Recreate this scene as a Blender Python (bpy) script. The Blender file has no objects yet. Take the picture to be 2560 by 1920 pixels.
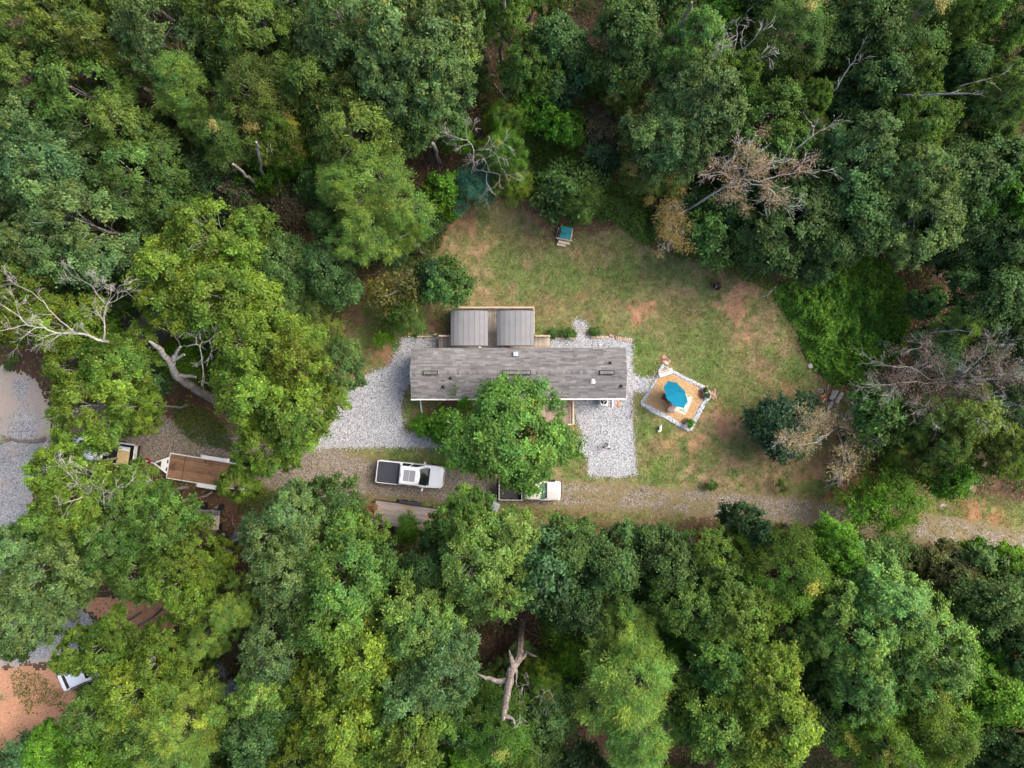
import bpy, bmesh, math, random
import numpy as np
from mathutils import Vector, Matrix

# ------------------------------------------------------------------ camera, world, sun, exposure
CAMH = 63.0            # flying height in metres
FPX = 1770.0           # focal length in photograph pixels (photo is 2560 x 1920)
SC = bpy.context.scene
COL = SC.collection

cam_data = bpy.data.cameras.new("camera")
cam = bpy.data.objects.new("camera", cam_data)
COL.objects.link(cam)
cam.location = (0.0, 0.0, CAMH)
cam.rotation_euler = (0.0, 0.0, 0.0)
cam_data.sensor_fit = 'HORIZONTAL'
cam_data.angle = 2 * math.atan(1280.0 / FPX)
cam_data.clip_start = 0.5
cam_data.clip_end = 2000.0
SC.camera = cam

SUN_EL, SUN_AZ = math.radians(46), math.radians(68)      # azimuth clockwise from +Y (picture up)
world = bpy.data.worlds.new("World")
SC.world = world
world.use_nodes = True
wn = world.node_tree.nodes
wl = world.node_tree.links
for n in list(wn):
    wn.remove(n)
w_out = wn.new("ShaderNodeOutputWorld")
w_bg = wn.new("ShaderNodeBackground")
w_sky = wn.new("ShaderNodeTexSky")
w_sky.sky_type = 'NISHITA'
w_sky.sun_disc = False
w_sky.sun_elevation = SUN_EL
w_sky.sun_rotation = SUN_AZ
w_sky.air_density = 1.0
w_sky.dust_density = 6.0
w_sky.ozone_density = 1.0
w_bg.inputs[1].default_value = 0.15
wl.new(w_sky.outputs[0], w_bg.inputs[0])
wl.new(w_bg.outputs[0], w_out.inputs[0])

sun_data = bpy.data.lights.new("sun", 'SUN')
sun_data.energy = 0.8
sun_data.angle = math.radians(38)
sun_data.color = (1.0, 0.95, 0.87)
sun = bpy.data.objects.new("sun", sun_data)
COL.objects.link(sun)
sdir = Vector((math.sin(SUN_AZ) * math.cos(SUN_EL), math.cos(SUN_AZ) * math.cos(SUN_EL), math.sin(SUN_EL)))
sun.rotation_euler = (-sdir).to_track_quat('-Z', 'Y').to_euler()
sun.location = sdir * 120

SC.view_settings.view_transform = 'Standard'
SC.view_settings.look = 'None'
SC.view_settings.exposure = 1.42
SC.view_settings.gamma = 1.0
SC.view_settings.use_curve_mapping = False
SC.cycles.max_bounces = 9
SC.cycles.diffuse_bounces = 5
SC.cycles.transmission_bounces = 6
SC.cycles.caustics_reflective = False
SC.cycles.caustics_refractive = False

# ------------------------------------------------------------------ helpers
RNG = np.random.default_rng(7)
random.seed(7)
VS = 2560.0 / 2212.0


def P(px, py, z=0.0):
    """place in the world of the point that the drone sees at photo pixel (px, py), at height z"""
    k = (CAMH - z) / FPX
    return Vector(((px - 1280.0) * k, (960.0 - py) * k, z))


def Vp(vx, vy, z=0.0):
    return P(vx * VS, vy * VS, z)


def tag(o, label=None, cat=None, group=None, kind=None):
    if label:
        o['label'] = label
    if cat:
        o['category'] = cat
    if group:
        o['group'] = group
    if kind:
        o['kind'] = kind
    return o


def empty(name, loc=(0, 0, 0), rz=0.0, label=None, cat=None, group=None, scale=None):
    o = bpy.data.objects.new(name, None)
    COL.objects.link(o)
    o.location = loc
    o.rotation_euler = (0, 0, rz)
    o.empty_display_size = 0.2
    if scale is not None:
        o.scale = scale
    return tag(o, label, cat, group)


def link_mesh(name, me, parent=None, loc=None, rot=None):
    o = bpy.data.objects.new(name, me)
    COL.objects.link(o)
    if parent is not None:
        o.parent = parent
    if loc is not None:
        o.location = loc
    if rot is not None:
        o.rotation_euler = rot
    return o


def copy_tree(o, parent=None):
    c = o.copy()
    COL.objects.link(c)
    c.parent = parent
    for ch in list(o.children):
        copy_tree(ch, c)
    return c


class MB:
    """collects shapes, builds ONE mesh object"""

    def __init__(self):
        self.v = []
        self.f = []
        self.m = []
        self.cur = 0

    def add(self, vs, fs):
        b = len(self.v)
        self.v.extend([tuple(p) for p in vs])
        for f in fs:
            self.f.append(tuple(i + b for i in f))
            self.m.append(self.cur)
        return self

    def box(self, c, s, rz=0.0, M=None):
        hx, hy, hz = s[0] / 2, s[1] / 2, s[2] / 2
        vs = [Vector((x, y, z)) for x in (-hx, hx) for y in (-hy, hy) for z in (-hz, hz)]
        R = M if M is not None else Matrix.Rotation(rz, 3, 'Z')
        c = Vector(c)
        return self.add([R @ p + c for p in vs],
                        [(0, 1, 3, 2), (4, 6, 7, 5), (0, 4, 5, 1), (2, 3, 7, 6), (0, 2, 6, 4), (1, 5, 7, 3)])

    def bar(self, a, b, w, h=None):
        """square bar from a to b"""
        a, b = Vector(a), Vector(b)
        d = b - a
        q = d.to_track_quat('X', 'Z').to_matrix()
        return self.box((a + b) / 2, (d.length, w, h or w), M=q)

    def tube(self, pts, rad, k=6, cap=True):
        pts = [Vector(p) for p in pts]
        n = len(pts)
        if not hasattr(rad, '__len__'):
            rad = [rad] * n
        vs, fs = [], []
        up = Vector((0.13, 0.31, 0.94)).normalized()
        for i, p in enumerate(pts):
            d = (pts[min(i + 1, n - 1)] - pts[max(i - 1, 0)])
            if d.length < 1e-6:
                d = Vector((0, 0, 1))
            d.normalize()
            s = d.cross(up)
            if s.length < 1e-3:
                s = d.cross(Vector((1, 0, 0)))
            s.normalize()
            t = s.cross(d)
            up = t
            for j in range(k):
                a = 2 * math.pi * j / k
                vs.append(p + (s * math.cos(a) + t * math.sin(a)) * rad[i])
        for i in range(n - 1):
            for j in range(k):
                fs.append((i * k + j, i * k + (j + 1) % k, (i + 1) * k + (j + 1) % k, (i + 1) * k + j))
        if cap:
            fs.append(tuple(range(k))[::-1])
            fs.append(tuple((n - 1) * k + j for j in range(k)))
        return self.add(vs, fs)

    def lathe(self, prof, c=(0, 0, 0), k=16, M=None):
        """prof: list of (r, z)"""
        vs, fs = [], []
        c = Vector(c)
        for r, z in prof:
            for j in range(k):
                a = 2 * math.pi * j / k
                p = Vector((r * math.cos(a), r * math.sin(a), z))
                vs.append((M @ p if M is not None else p) + c)
        n = len(prof)
        for i in range(n - 1):
            for j in range(k):
                fs.append((i * k + j, i * k + (j + 1) % k, (i + 1) * k + (j + 1) % k, (i + 1) * k + j))
        if prof[0][0] > 1e-4:
            fs.append(tuple(range(k))[::-1])
        if prof[-1][0] > 1e-4:
            fs.append(tuple((n - 1) * k + j for j in range(k)))
        return self.add(vs, fs)

    def prism(self, poly, z0, z1):
        n = len(poly)
        vs = [(x, y, z0) for x, y in poly] + [(x, y, z1) for x, y in poly]
        fs = [tuple(range(n))[::-1], tuple(range(n, 2 * n))]
        for i in range(n):
            j = (i + 1) % n
            fs.append((i, j, n + j, n + i))
        return self.add(vs, fs)

    def loft(self, rings, cap=True):
        k = len(rings[0])
        vs = [p for r in rings for p in r]
        fs = []
        for i in range(len(rings) - 1):
            for j in range(k):
                fs.append((i * k + j, i * k + (j + 1) % k, (i + 1) * k + (j + 1) % k, (i + 1) * k + j))
        if cap:
            fs.append(tuple(range(k))[::-1])
            fs.append(tuple((len(rings) - 1) * k + j for j in range(k)))
        return self.add(vs, fs)

    def mesh(self, name, mats, smooth=False, bevel=0.0):
        me = bpy.data.meshes.new(name)
        me.from_pydata(self.v, [], self.f)
        if not isinstance(mats, (list, tuple)):
            mats = [mats]
        for m in mats:
            me.materials.append(m)
        me.polygons.foreach_set('material_index', self.m)
        bm = bmesh.new()
        bm.from_mesh(me)
        if bevel > 0:
            bmesh.ops.remove_doubles(bm, verts=bm.verts, dist=1e-5)
            es = [e for e in bm.edges if len(e.link_faces) == 2 and e.calc_face_angle(0) > 0.5]
            bmesh.ops.bevel(bm, geom=es, offset=bevel, segments=2, affect='EDGES', profile=0.6, clamp_overlap=True)
        bmesh.ops.recalc_face_normals(bm, faces=bm.faces)
        bm.to_mesh(me)
        bm.free()
        if smooth:
            me.polygons.foreach_set('use_smooth', [True] * len(me.polygons))
            try:
                me.set_sharp_from_angle(angle=math.radians(42))
            except Exception:
                pass
        me.update()
        return me

    def build(self, name, mats, parent=None, smooth=False, bevel=0.0, loc=None, rot=None):
        return link_mesh(name, self.mesh(name, mats, smooth, bevel), parent, loc, rot)


def hash2(ix, iy, seed):
    h = np.sin(ix * 127.1 + iy * 311.7 + seed * 74.7) * 43758.5453
    return h - np.floor(h)


def vnoise(x, y, seed):
    ix, iy = np.floor(x), np.floor(y)
    fx, fy = x - ix, y - iy
    fx, fy = fx * fx * (3 - 2 * fx), fy * fy * (3 - 2 * fy)
    a, b = hash2(ix, iy, seed), hash2(ix + 1, iy, seed)
    c, d = hash2(ix, iy + 1, seed), hash2(ix + 1, iy + 1, seed)
    return (a * (1 - fx) + b * fx) * (1 - fy) + (c * (1 - fx) + d * fx) * fy


def fbm(x, y, scale, seed=0, octv=4):
    s, amp, tot = 0.0, 1.0, 0.0
    for o in range(octv):
        s = s + amp * vnoise(x / scale * 2 ** o + 13.7 * o, y / scale * 2 ** o - 7.1 * o, seed + o)
        tot += amp
        amp *= 0.55
    return s / tot


def sdf(px, py, poly):
    """signed distance to polygon, positive inside"""
    poly = np.asarray(poly, float)
    d = np.full(px.shape, 1e9)
    ins = np.zeros(px.shape, bool)
    n = len(poly)
    for i in range(n):
        ax, ay = poly[i]
        bx, by = poly[(i + 1) % n]
        ex, ey = bx - ax, by - ay
        t = np.clip(((px - ax) * ex + (py - ay) * ey) / (ex * ex + ey * ey + 1e-12), 0, 1)
        d = np.minimum(d, np.hypot(px - ax - t * ex, py - ay - t * ey))
        cond = (ay > py) != (by > py)
        xx = (bx - ax) * (py - ay) / (by - ay + 1e-12) + ax
        ins ^= cond & (px < xx)
    return np.where(ins, d, -d)


def polyV(pts):
    return [tuple(Vp(x, y)[:2]) for x, y in pts]


def polyP(pts):
    return [tuple(P(x, y)[:2]) for x, y in pts]


def smooth01(x, a, b):
    t = np.clip((x - a) / (b - a), 0, 1)
    return t * t * (3 - 2 * t)


# ------------------------------------------------------------------ materials
MATS = {}


def mat(name):
    m = bpy.data.materials.new(name)
    m.use_nodes = True
    nt = m.node_tree
    for n in list(nt.nodes):
        nt.nodes.remove(n)
    out = nt.nodes.new("ShaderNodeOutputMaterial")
    b = nt.nodes.new("ShaderNodeBsdfPrincipled")
    nt.links.new(b.outputs[0], out.inputs[0])
    MATS[name] = m
    return m, nt, b, out


def setp(b, rough=0.6, spec=0.3, metal=0.0, coat=0.0):
    b.inputs['Roughness'].default_value = rough
    b.inputs['Specular IOR Level'].default_value = spec
    b.inputs['Metallic'].default_value = metal
    b.inputs['Coat Weight'].default_value = coat


def N(nt, typ, **kw):
    n = nt.nodes.new(typ)
    for k, v in kw.items():
        setattr(n, k, v)
    return n


def ramp(nt, fac, stops, interp='LINEAR'):
    r = N(nt, "ShaderNodeValToRGB")
    r.color_ramp.interpolation = interp
    els = r.color_ramp.elements
    while len(els) < len(stops):
        els.new(0.5)
    for e, (p, c) in zip(els, stops):
        e.position = p
        e.color = (*c, 1.0)
    nt.links.new(fac, r.inputs[0])
    return r.outputs[0]


def mixc(nt, fac, a, b, blend='MIX'):
    m = N(nt, "ShaderNodeMix", data_type='RGBA', blend_type=blend)
    for sock, val in ((m.inputs['Factor'], fac), (m.inputs['A'], a), (m.inputs['B'], b)):
        pass
    socks = [s for s in m.inputs if s.enabled]
    for s, val in zip(socks, (fac, a, b)):
        if hasattr(val, 'is_linked'):
            nt.links.new(val, s)
        elif isinstance(val, (int, float)):
            s.default_value = val
        else:
            s.default_value = (*val, 1.0)
    return [o for o in m.outputs if o.enabled][0]


def coords(nt, kind='Object'):
    return N(nt, "ShaderNodeTexCoord").outputs[kind]


def noise(nt, vec, scale, detail=4.0, rough=0.55, out='Fac'):
    n = N(nt, "ShaderNodeTexNoise")
    n.inputs['Scale'].default_value = scale
    n.inputs['Detail'].default_value = detail
    n.inputs['Roughness'].default_value = rough
    nt.links.new(vec, n.inputs['Vector'])
    return n.outputs[out]


def voro(nt, vec, scale, feature='F1', out='Color', rnd=1.0):
    n = N(nt, "ShaderNodeTexVoronoi", feature=feature)
    n.inputs['Scale'].default_value = scale
    n.inputs['Randomness'].default_value = rnd
    nt.links.new(vec, n.inputs['Vector'])
    return n.outputs[out]


def bump(nt, b, height, strength=0.4, dist=0.03):
    n = N(nt, "ShaderNodeBump")
    n.inputs['Strength'].default_value = strength
    n.inputs['Distance'].default_value = dist
    nt.links.new(height, n.inputs['Height'])
    nt.links.new(n.outputs[0], b.inputs['Normal'])


def simple(name, col, rough=0.6, spec=0.3, metal=0.0, coat=0.0, var=0.12, scale=3.0, bmp=0.0):
    """plain material with a little cloudy grain"""
    m, nt, b, out = mat(name)
    setp(b, rough, spec, metal, coat)
    f = noise(nt, coords(nt), scale, 5.0, 0.6)
    lo = tuple(max(0, c * (1 - var)) for c in col)
    hi = tuple(min(1, c * (1 + var)) for c in col)
    nt.links.new(ramp(nt, f, [(0.3, lo), (0.7, hi)]), b.inputs['Base Color'])
    if bmp > 0:
        bump(nt, b, noise(nt, coords(nt), scale * 8, 3.0), bmp, 0.01)
    return m


def sep_x(nt, col):
    s = N(nt, "ShaderNodeSeparateColor")
    nt.links.new(col, s.inputs[0])
    return s.outputs[0]


def leaf_mat(name, trans=0.3, rough=0.5, spec=0.35):
    m, nt, b, out = mat(name)
    setp(b, rough, spec)
    at = N(nt, "ShaderNodeAttribute", attribute_name='tint')
    oi = N(nt, "ShaderNodeObjectInfo")
    c = mixc(nt, 1.0, at.outputs['Color'], oi.outputs['Color'], 'MULTIPLY')
    nt.links.new(c, b.inputs['Base Color'])
    t = N(nt, "ShaderNodeBsdfTranslucent")
    tc = mixc(nt, 1.0, c, (1.15, 1.2, 0.55), 'MULTIPLY')
    nt.links.new(tc, t.inputs[0])
    mx = N(nt, "ShaderNodeMixShader")
    mx.inputs[0].default_value = trans
    nt.links.new(b.outputs[0], mx.inputs[1])
    nt.links.new(t.outputs[0], mx.inputs[2])
    nt.links.new(mx.outputs[0], out.inputs[0])
    return m


LEAF = leaf_mat('leaf', 0.42, 0.55, 0.28)
NEEDLE = leaf_mat('needle', 0.32, 0.6, 0.2)


def bark_mat(name, lo, hi, scale=6.0):
    m, nt, b, out = mat(name)
    setp(b, 0.85, 0.2)
    co = coords(nt)
    f = noise(nt, co, scale, 6.0, 0.7)
    nt.links.new(ramp(nt, f, [(0.32, lo), (0.5, tuple((a + c) / 2 for a, c in zip(lo, hi))), (0.68, hi)]), b.inputs['Base Color'])
    bump(nt, b, f, 0.6, 0.03)
    return m


BARK = bark_mat('bark', (0.075, 0.06, 0.048), (0.24, 0.21, 0.18))
BARK_PALE = bark_mat('pale_bark', (0.10, 0.092, 0.08), (0.40, 0.375, 0.345), 5.0)
DEADWOOD = bark_mat('dead_wood', (0.19, 0.175, 0.16), (0.43, 0.40, 0.37), 5.0)
SNAGWOOD = bark_mat('snag_wood', (0.07, 0.055, 0.047), (0.31, 0.265, 0.235), 3.6)
TWIG_BROWN = bark_mat('brown_twig', (0.13, 0.09, 0.075), (0.33, 0.26, 0.23))


def gravel_mat(name, stops, scale=12.0, rough=0.8, dirt=(0.2, 0.17, 0.14), dirt_amt=0.0, edge_attr=True, bmp=0.7):
    m, nt, b, out = mat(name)
    setp(b, rough, 0.25)
    co = coords(nt)
    r1 = sep_x(nt, voro(nt, co, scale))
    d1 = voro(nt, co, scale, out='Distance')
    c = ramp(nt, r1, stops)
    r2 = sep_x(nt, voro(nt, co, scale * 2.3))
    c2 = ramp(nt, r2, stops)
    c = mixc(nt, 0.4, c, c2)
    # gaps between stones
    gap = ramp(nt, d1, [(0.38, (1, 1, 1)), (0.75, (0.5, 0.49, 0.48))])
    c = mixc(nt, 1.0, c, gap, 'MULTIPLY')
    # broad drift of tone
    f = noise(nt, co, 0.55, 4.0)
    c = mixc(nt, 1.0, c, ramp(nt, f, [(0.3, (0.88, 0.88, 0.88)), (0.7, (1.08, 1.07, 1.05))]), 'MULTIPLY')
    at = N(nt, "ShaderNodeAttribute", attribute_name='wear')
    fn = noise(nt, co, 7.0, 5.0, 0.7)
    mth = N(nt, "ShaderNodeMath", operation='ADD')
    nt.links.new(at.outputs['Fac'], mth.inputs[0])
    nt.links.new(fn, mth.inputs[1])
    th = ramp(nt, mth.outputs[0], [(0.86, (0, 0, 0)), (1.05, (1, 1, 1))])
    c = mixc(nt, th, c, dirt)
    nt.links.new(c, b.inputs['Base Color'])
    bump(nt, b, d1, bmp, -0.04)
    return m


GRAVEL = gravel_mat('grey_gravel', [(0.0, (0.17, 0.18, 0.20)), (0.35, (0.32, 0.34, 0.375)), (0.7, (0.44, 0.46, 0.495)), (1.0, (0.66, 0.685, 0.715))],
                    13.0, dirt=(0.30, 0.27, 0.23))
DRIVE = gravel_mat('driveway_gravel', [(0.0, (0.12, 0.10, 0.082)), (0.4, (0.235, 0.20, 0.165)), (0.8, (0.325, 0.285, 0.24)), (1.0, (0.43, 0.385, 0.335))],
                   11.0, dirt=(0.175, 0.142, 0.078))
ROADGREY = gravel_mat('pale_road_gravel', [(0.0, (0.20, 0.20, 0.205)), (0.5, (0.35, 0.345, 0.345)), (1.0, (0.52, 0.51, 0.51))],
                      11.0, dirt=(0.34, 0.285, 0.235))
MULCH = gravel_mat('wood_chip', [(0.0, (0.30, 0.17, 0.08)), (0.35, (0.49, 0.30, 0.145)), (0.75, (0.61, 0.41, 0.21)), (1.0, (0.72, 0.54, 0.33))],
                   23.0, dirt=(0.16, 0.07, 0.035))
WASHED = gravel_mat('washed_stone', [(0.0, (0.15, 0.145, 0.145)), (0.5, (0.33, 0.325, 0.33)), (1.0, (0.56, 0.56, 0.57))],
                    9.0, dirt=(0.15, 0.125, 0.055))
CLAY = gravel_mat('red_clay', [(0.0, (0.46, 0.20, 0.10)), (0.5, (0.56, 0.27, 0.145)), (1.0, (0.64, 0.41, 0.27))], 26.0, dirt=(0.13, 0.14, 0.05), bmp=0.25)


def attr_ground(name, grain=0.35, rough=0.95, sc=9.0):
    m, nt, b, out = mat(name)
    setp(b, rough, 0.1)
    at = N(nt, "ShaderNodeAttribute", attribute_name='tint')
    co = coords(nt)
    f = noise(nt, co, sc, 6.0, 0.75)
    g = ramp(nt, f, [(0.25, (1 - grain,) * 3), (0.75, (1 + grain,) * 3)])
    c = mixc(nt, 1.0, at.outputs['Color'], g, 'MULTIPLY')
    # scattered dry leaves and straw
    v = voro(nt, co, 5.5)
    s = N(nt, "ShaderNodeSeparateColor")
    nt.links.new(v, s.inputs[0])
    dd = voro(nt, co, 5.5, out='Distance')
    spot = ramp(nt, dd, [(0.10, (1, 1, 1)), (0.2, (0, 0, 0))])
    pick = ramp(nt, s.outputs[0], [(0.72, (0, 0, 0)), (0.74, (1, 1, 1))])
    k = mixc(nt, 1.0, spot, pick, 'MULTIPLY')
    c = mixc(nt, k, c, ramp(nt, s.outputs[1], [(0.0, (0.22, 0.12, 0.06)), (1.0, (0.46, 0.35, 0.22))]))
    nt.links.new(c, b.inputs['Base Color'])
    bump(nt, b, f, 0.5, 0.05)
    return m


LAWN = attr_ground('lawn_soil', 0.38)
LITTER = attr_ground('leaf_litter', 0.5, sc=4.0)


def wood_mat(name, lo, hi, along='Y', stain=None, rough=0.75):
    """board grain stretched along one local axis; each piece varies through its own random value"""
    m, nt, b, out = mat(name)
    setp(b, rough, 0.2)
    co = coords(nt)
    mp = N(nt, "ShaderNodeMapping")
    mp.inputs['Scale'].default_value = (18, 1.2, 18) if along == 'Y' else (1.2, 18, 18)
    nt.links.new(co, mp.inputs['Vector'])
    oi = N(nt, "ShaderNodeObjectInfo")
    ad = N(nt, "ShaderNodeVectorMath", operation='ADD')
    sc = N(nt, "ShaderNodeVectorMath", operation='SCALE')
    sc.inputs['Scale'].default_value = 50.0
    nt.links.new(oi.outputs['Random'], sc.inputs[0])
    nt.links.new(mp.outputs[0], ad.inputs[0])
    nt.links.new(sc.outputs[0], ad.inputs[1])
    f = noise(nt, ad.outputs[0], 1.0, 6.0, 0.7)
    c = ramp(nt, f, [(0.3, lo), (0.7, hi)])
    c = mixc(nt, 1.0, c, ramp(nt, oi.outputs['Random'], [(0.0, (0.78, 0.78, 0.78)), (1.0, (1.18, 1.16, 1.13))]), 'MULTIPLY')
    if stain:
        f2 = noise(nt, co, 0.9, 5.0, 0.65)
        c = mixc(nt, ramp(nt, f2, [(0.52, (0, 0, 0)), (0.66, (1, 1, 1))]), c, stain)
    nt.links.new(c, b.inputs['Base Color'])
    bump(nt, b, f, 0.3, 0.008)
    return m


DECKWOOD = wood_mat('deck_wood', (0.25, 0.215, 0.175), (0.45, 0.395, 0.335), 'Y', stain=(0.22, 0.18, 0.14))
RAILWOOD = wood_mat('rail_wood', (0.34, 0.27, 0.19), (0.50, 0.41, 0.30), 'X')
PORCHWOOD = wood_mat('porch_wood', (0.25, 0.18, 0.15), (0.44, 0.34, 0.30), 'Y')
GREYPLANK = wood_mat('grey_plank', (0.19, 0.16, 0.145), (0.42, 0.37, 0.34), 'X', stain=(0.36, 0.24, 0.145))
BROWNPLANK = wood_mat('brown_plank', (0.17, 0.09, 0.05), (0.36, 0.22, 0.135), 'X', stain=(0.13, 0.07, 0.045))
PALEWOOD = wood_mat('pale_wood', (0.44, 0.34, 0.25), (0.64, 0.53, 0.41), 'X')
PLYWOOD = simple('plywood', (0.62, 0.45, 0.22), 0.7, 0.2, var=0.1, scale=4)
WHITE = simple('white_paint', (0.80, 0.80, 0.79), 0.45, 0.4, var=0.04)
TRIMWHITE = simple('white_trim', (0.74, 0.73, 0.71), 0.5, 0.3, var=0.08)
CARWHITE = simple('white_car_paint', (0.86, 0.87, 0.88), 0.28, 0.5, coat=0.6, var=0.02, scale=0.8)
CARSILVER = simple('silver_car_paint', (0.45, 0.44, 0.435), 0.35, 0.5, coat=0.3, var=0.06, scale=1.2)
CARBEIGE = simple('beige_paint', (0.52, 0.47, 0.38), 0.4, 0.4, var=0.05)
BLACKPL = simple('black_plastic', (0.022, 0.022, 0.025), 0.55, 0.35, var=0.2)
RUBBER = simple('rubber', (0.02, 0.02, 0.021), 0.85, 0.2, var=0.25, scale=6)
VINYL = simple('black_vinyl_cover', (0.045, 0.050, 0.064), 0.7, 0.15, var=0.10, scale=2)
SEATGREY = simple('grey_vinyl', (0.17, 0.18, 0.20), 0.55, 0.35, var=0.1)
METALGREY = simple('grey_metal', (0.42, 0.43, 0.45), 0.4, 0.5, metal=0.6, var=0.08)
DARKMETAL = simple('dark_metal', (0.055, 0.052, 0.05), 0.5, 0.5, metal=0.5, var=0.2)
RUSTMETAL = simple('rusty_metal', (0.10, 0.045, 0.028), 0.75, 0.3, var=0.35, scale=5)
WALLMAT = simple('vinyl_siding', (0.62, 0.60, 0.55), 0.6, 0.3, var=0.05)
REDWALL = simple('red_wall_paint', (0.30, 0.06, 0.022), 0.65, 0.3, var=0.12)
ACWHITE = simple('ac_casing', (0.66, 0.67, 0.66), 0.5, 0.4, var=0.05)
TEAL = simple('teal_paint', (0.012, 0.19, 0.22), 0.5, 0.35, var=0.15)
TEALCLOTH = simple('teal_cloth', (0.003, 0.132, 0.215), 0.85, 0.15, var=0.06, scale=2)
BROWNWICKER = simple('brown_frame', (0.085, 0.05, 0.04), 0.6, 0.3, var=0.25, scale=14)
MAUVECUSH = simple('taupe_cushion', (0.24, 0.185, 0.19), 0.8, 0.15, var=0.08, scale=8)
TERRA = simple('terracotta', (0.43, 0.19, 0.13), 0.8, 0.2, var=0.2, scale=9, bmp=0.3)
REDBRICK = simple('red_brick', (0.42, 0.21, 0.18), 0.85, 0.2, var=0.2, scale=9, bmp=0.3)
TANBRICK = simple('tan_paver', (0.44, 0.345, 0.255), 0.85, 0.2, var=0.2, scale=7, bmp=0.3)
STONE = simple('pale_stone', (0.60, 0.59, 0.59), 0.85, 0.2, var=0.25, scale=9, bmp=0.4)
GREYSTONE = simple('grey_stone', (0.30, 0.28, 0.27), 0.9, 0.2, var=0.3, scale=9, bmp=0.4)
CREAM = simple('cream_weave', (0.72, 0.70, 0.60), 0.85, 0.1, var=0.06, scale=10)
LEAFPRINT = simple('olive_print', (0.13, 0.20, 0.085), 0.85, 0.1, var=0.4, scale=12)
REDPL = simple('red_plastic', (0.40, 0.02, 0.03), 0.45, 0.4, var=0.1)
BLUEPL = simple('blue_plastic', (0.05, 0.16, 0.34), 0.45, 0.4, var=0.1)
CARTGREEN = simple('grey_green_plastic', (0.22, 0.28, 0.27), 0.5, 0.35, var=0.08)
TARPGREY = simple('grey_tarp', (0.42, 0.43, 0.47), 0.5, 0.35, var=0.12)
ORANGEWOOD = simple('split_orange_wood', (0.52, 0.17, 0.06), 0.8, 0.2, var=0.25, scale=9)
SKIN = simple('skin', (0.50, 0.31, 0.23), 0.55, 0.35, var=0.05)
SHIRT = simple('grey_shirt', (0.26, 0.28, 0.31), 0.85, 0.1, var=0.1, scale=8)
JEANS = simple('blue_jeans', (0.16, 0.22, 0.32), 0.85, 0.1, var=0.12, scale=9)
HAIR = simple('dark_hair', (0.035, 0.022, 0.016), 0.7, 0.3, var=0.2)
FUR = simple('white_fur', (0.74, 0.71, 0.67), 0.85, 0.1, var=0.1, scale=9)
ROOFGREY = simple('grey_roof_felt', (0.085, 0.085, 0.095), 0.85, 0.2, var=0.15, scale=4)
ROOFMETAL = simple('blue_grey_roof_metal', (0.25, 0.28, 0.345), 0.45, 0.4, metal=0.25, var=0.05, scale=1.5)
BLACK_AND_SHADE = simple('black_and_painted_shade', (0.012, 0.012, 0.013), 0.8, 0.1, var=0.1)  # plain black of eyes, seams and ash; also painted shade at vents and openings

mg, ntg, bg, _ = mat('tinted_glass')
bg.inputs['Base Color'].default_value = (0.012, 0.02, 0.02, 1)
setp(bg, 0.06, 0.5)
GLASS = mg
mg, ntg, bg, _ = mat('green_glass')
bg.inputs['Base Color'].default_value = (0.03, 0.075, 0.068, 1)
setp(bg, 0.08, 0.5)
GREENGLASS = mg
mg, ntg, bg, _ = mat('sunroof_glass_painted_sky')
bg.inputs['Base Color'].default_value = (0.30, 0.30, 0.315, 1)  # grey base paints in the pale cloud reflected by the panes
setp(bg, 0.12, 0.5)
SUNGLASS_PAINTED_SKY = mg
mg, ntg, bg, _ = mat('lamp_glass')
bg.inputs['Base Color'].default_value = (0.75, 0.77, 0.78, 1)
setp(bg, 0.1, 0.5)
LAMPGLASS = mg
mg, ntg, bg, _ = mat('polycarbonate')
setp(bg, 0.75, 0.12)
nv = noise(ntg, coords(ntg), 0.9, 4.0)
ntg.links.new(ramp(ntg, nv, [(0.3, (0.155, 0.157, 0.162)), (0.7, (0.195, 0.197, 0.203))]), bg.inputs['Base Color'])
POLYC = mg

SHINGLE = []
for i, g in enumerate((0.088, 0.108, 0.130, 0.150, 0.175, 0.208)):
    SHINGLE.append(simple('shingle_tone', (g * 1.01, g * 0.99, g * 0.98), 0.9, 0.15, var=0.12, scale=14, bmp=0.3))

# ------------------------------------------------------------------ ground sheets
def sheet(name, poly, z, m, res=0.15, amp=0.15, nscale=0.6, colour=None, wear=None, holes=(), bbox=None):
    """flat sheet cut from a fine grid along a ragged outline; optional per-vertex colour / wear"""
    poly = np.asarray(poly, float)
    x0, y0 = poly.min(0) - 0.4
    x1, y1 = poly.max(0) + 0.4
    nx, ny = int((x1 - x0) / res) + 2, int((y1 - y0) / res) + 2
    gx, gy = np.meshgrid(x0 + np.arange(nx) * res, y0 + np.arange(ny) * res, indexing='ij')
    X, Y = gx.ravel(), gy.ravel()
    d = sdf(X, Y, poly)
    dn = d + (fbm(X, Y, nscale, 3) - 0.5) * 2 * amp + (hash2(np.round(X / res), np.round(Y / res), 5) - 0.5) * amp * 0.9
    keep = (dn > 0).reshape(nx, ny)
    ck = keep[:-1, :-1] & keep[1:, :-1] & keep[:-1, 1:] & keep[1:, 1:]
    ii, jj = np.nonzero(ck)
    a = ii * ny + jj
    quads = np.stack([a, a + ny, a + ny + 1, a + 1], 1)
    used, inv = np.unique(quads.ravel(), return_inverse=True)
    quads = inv.reshape(-1, 4)
    vx, vy, vd = X[used], Y[used], dn[used]
    co = np.stack([vx, vy, np.full_like(vx, z)], 1)
    me = raw_mesh(name, co, quads)
    me.materials.append(m)
    if colour is not None:
        set_attr(me, 'tint', colour(vx, vy, vd))
    if wear is not None:
        w = wear(vx, vy, vd)
        at = me.attributes.new('wear', 'FLOAT', 'POINT')
        at.data.foreach_set('value', w.astype(np.float32))
    o = link_mesh(name, me)
    o['kind'] = 'structure'
    return o


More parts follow.
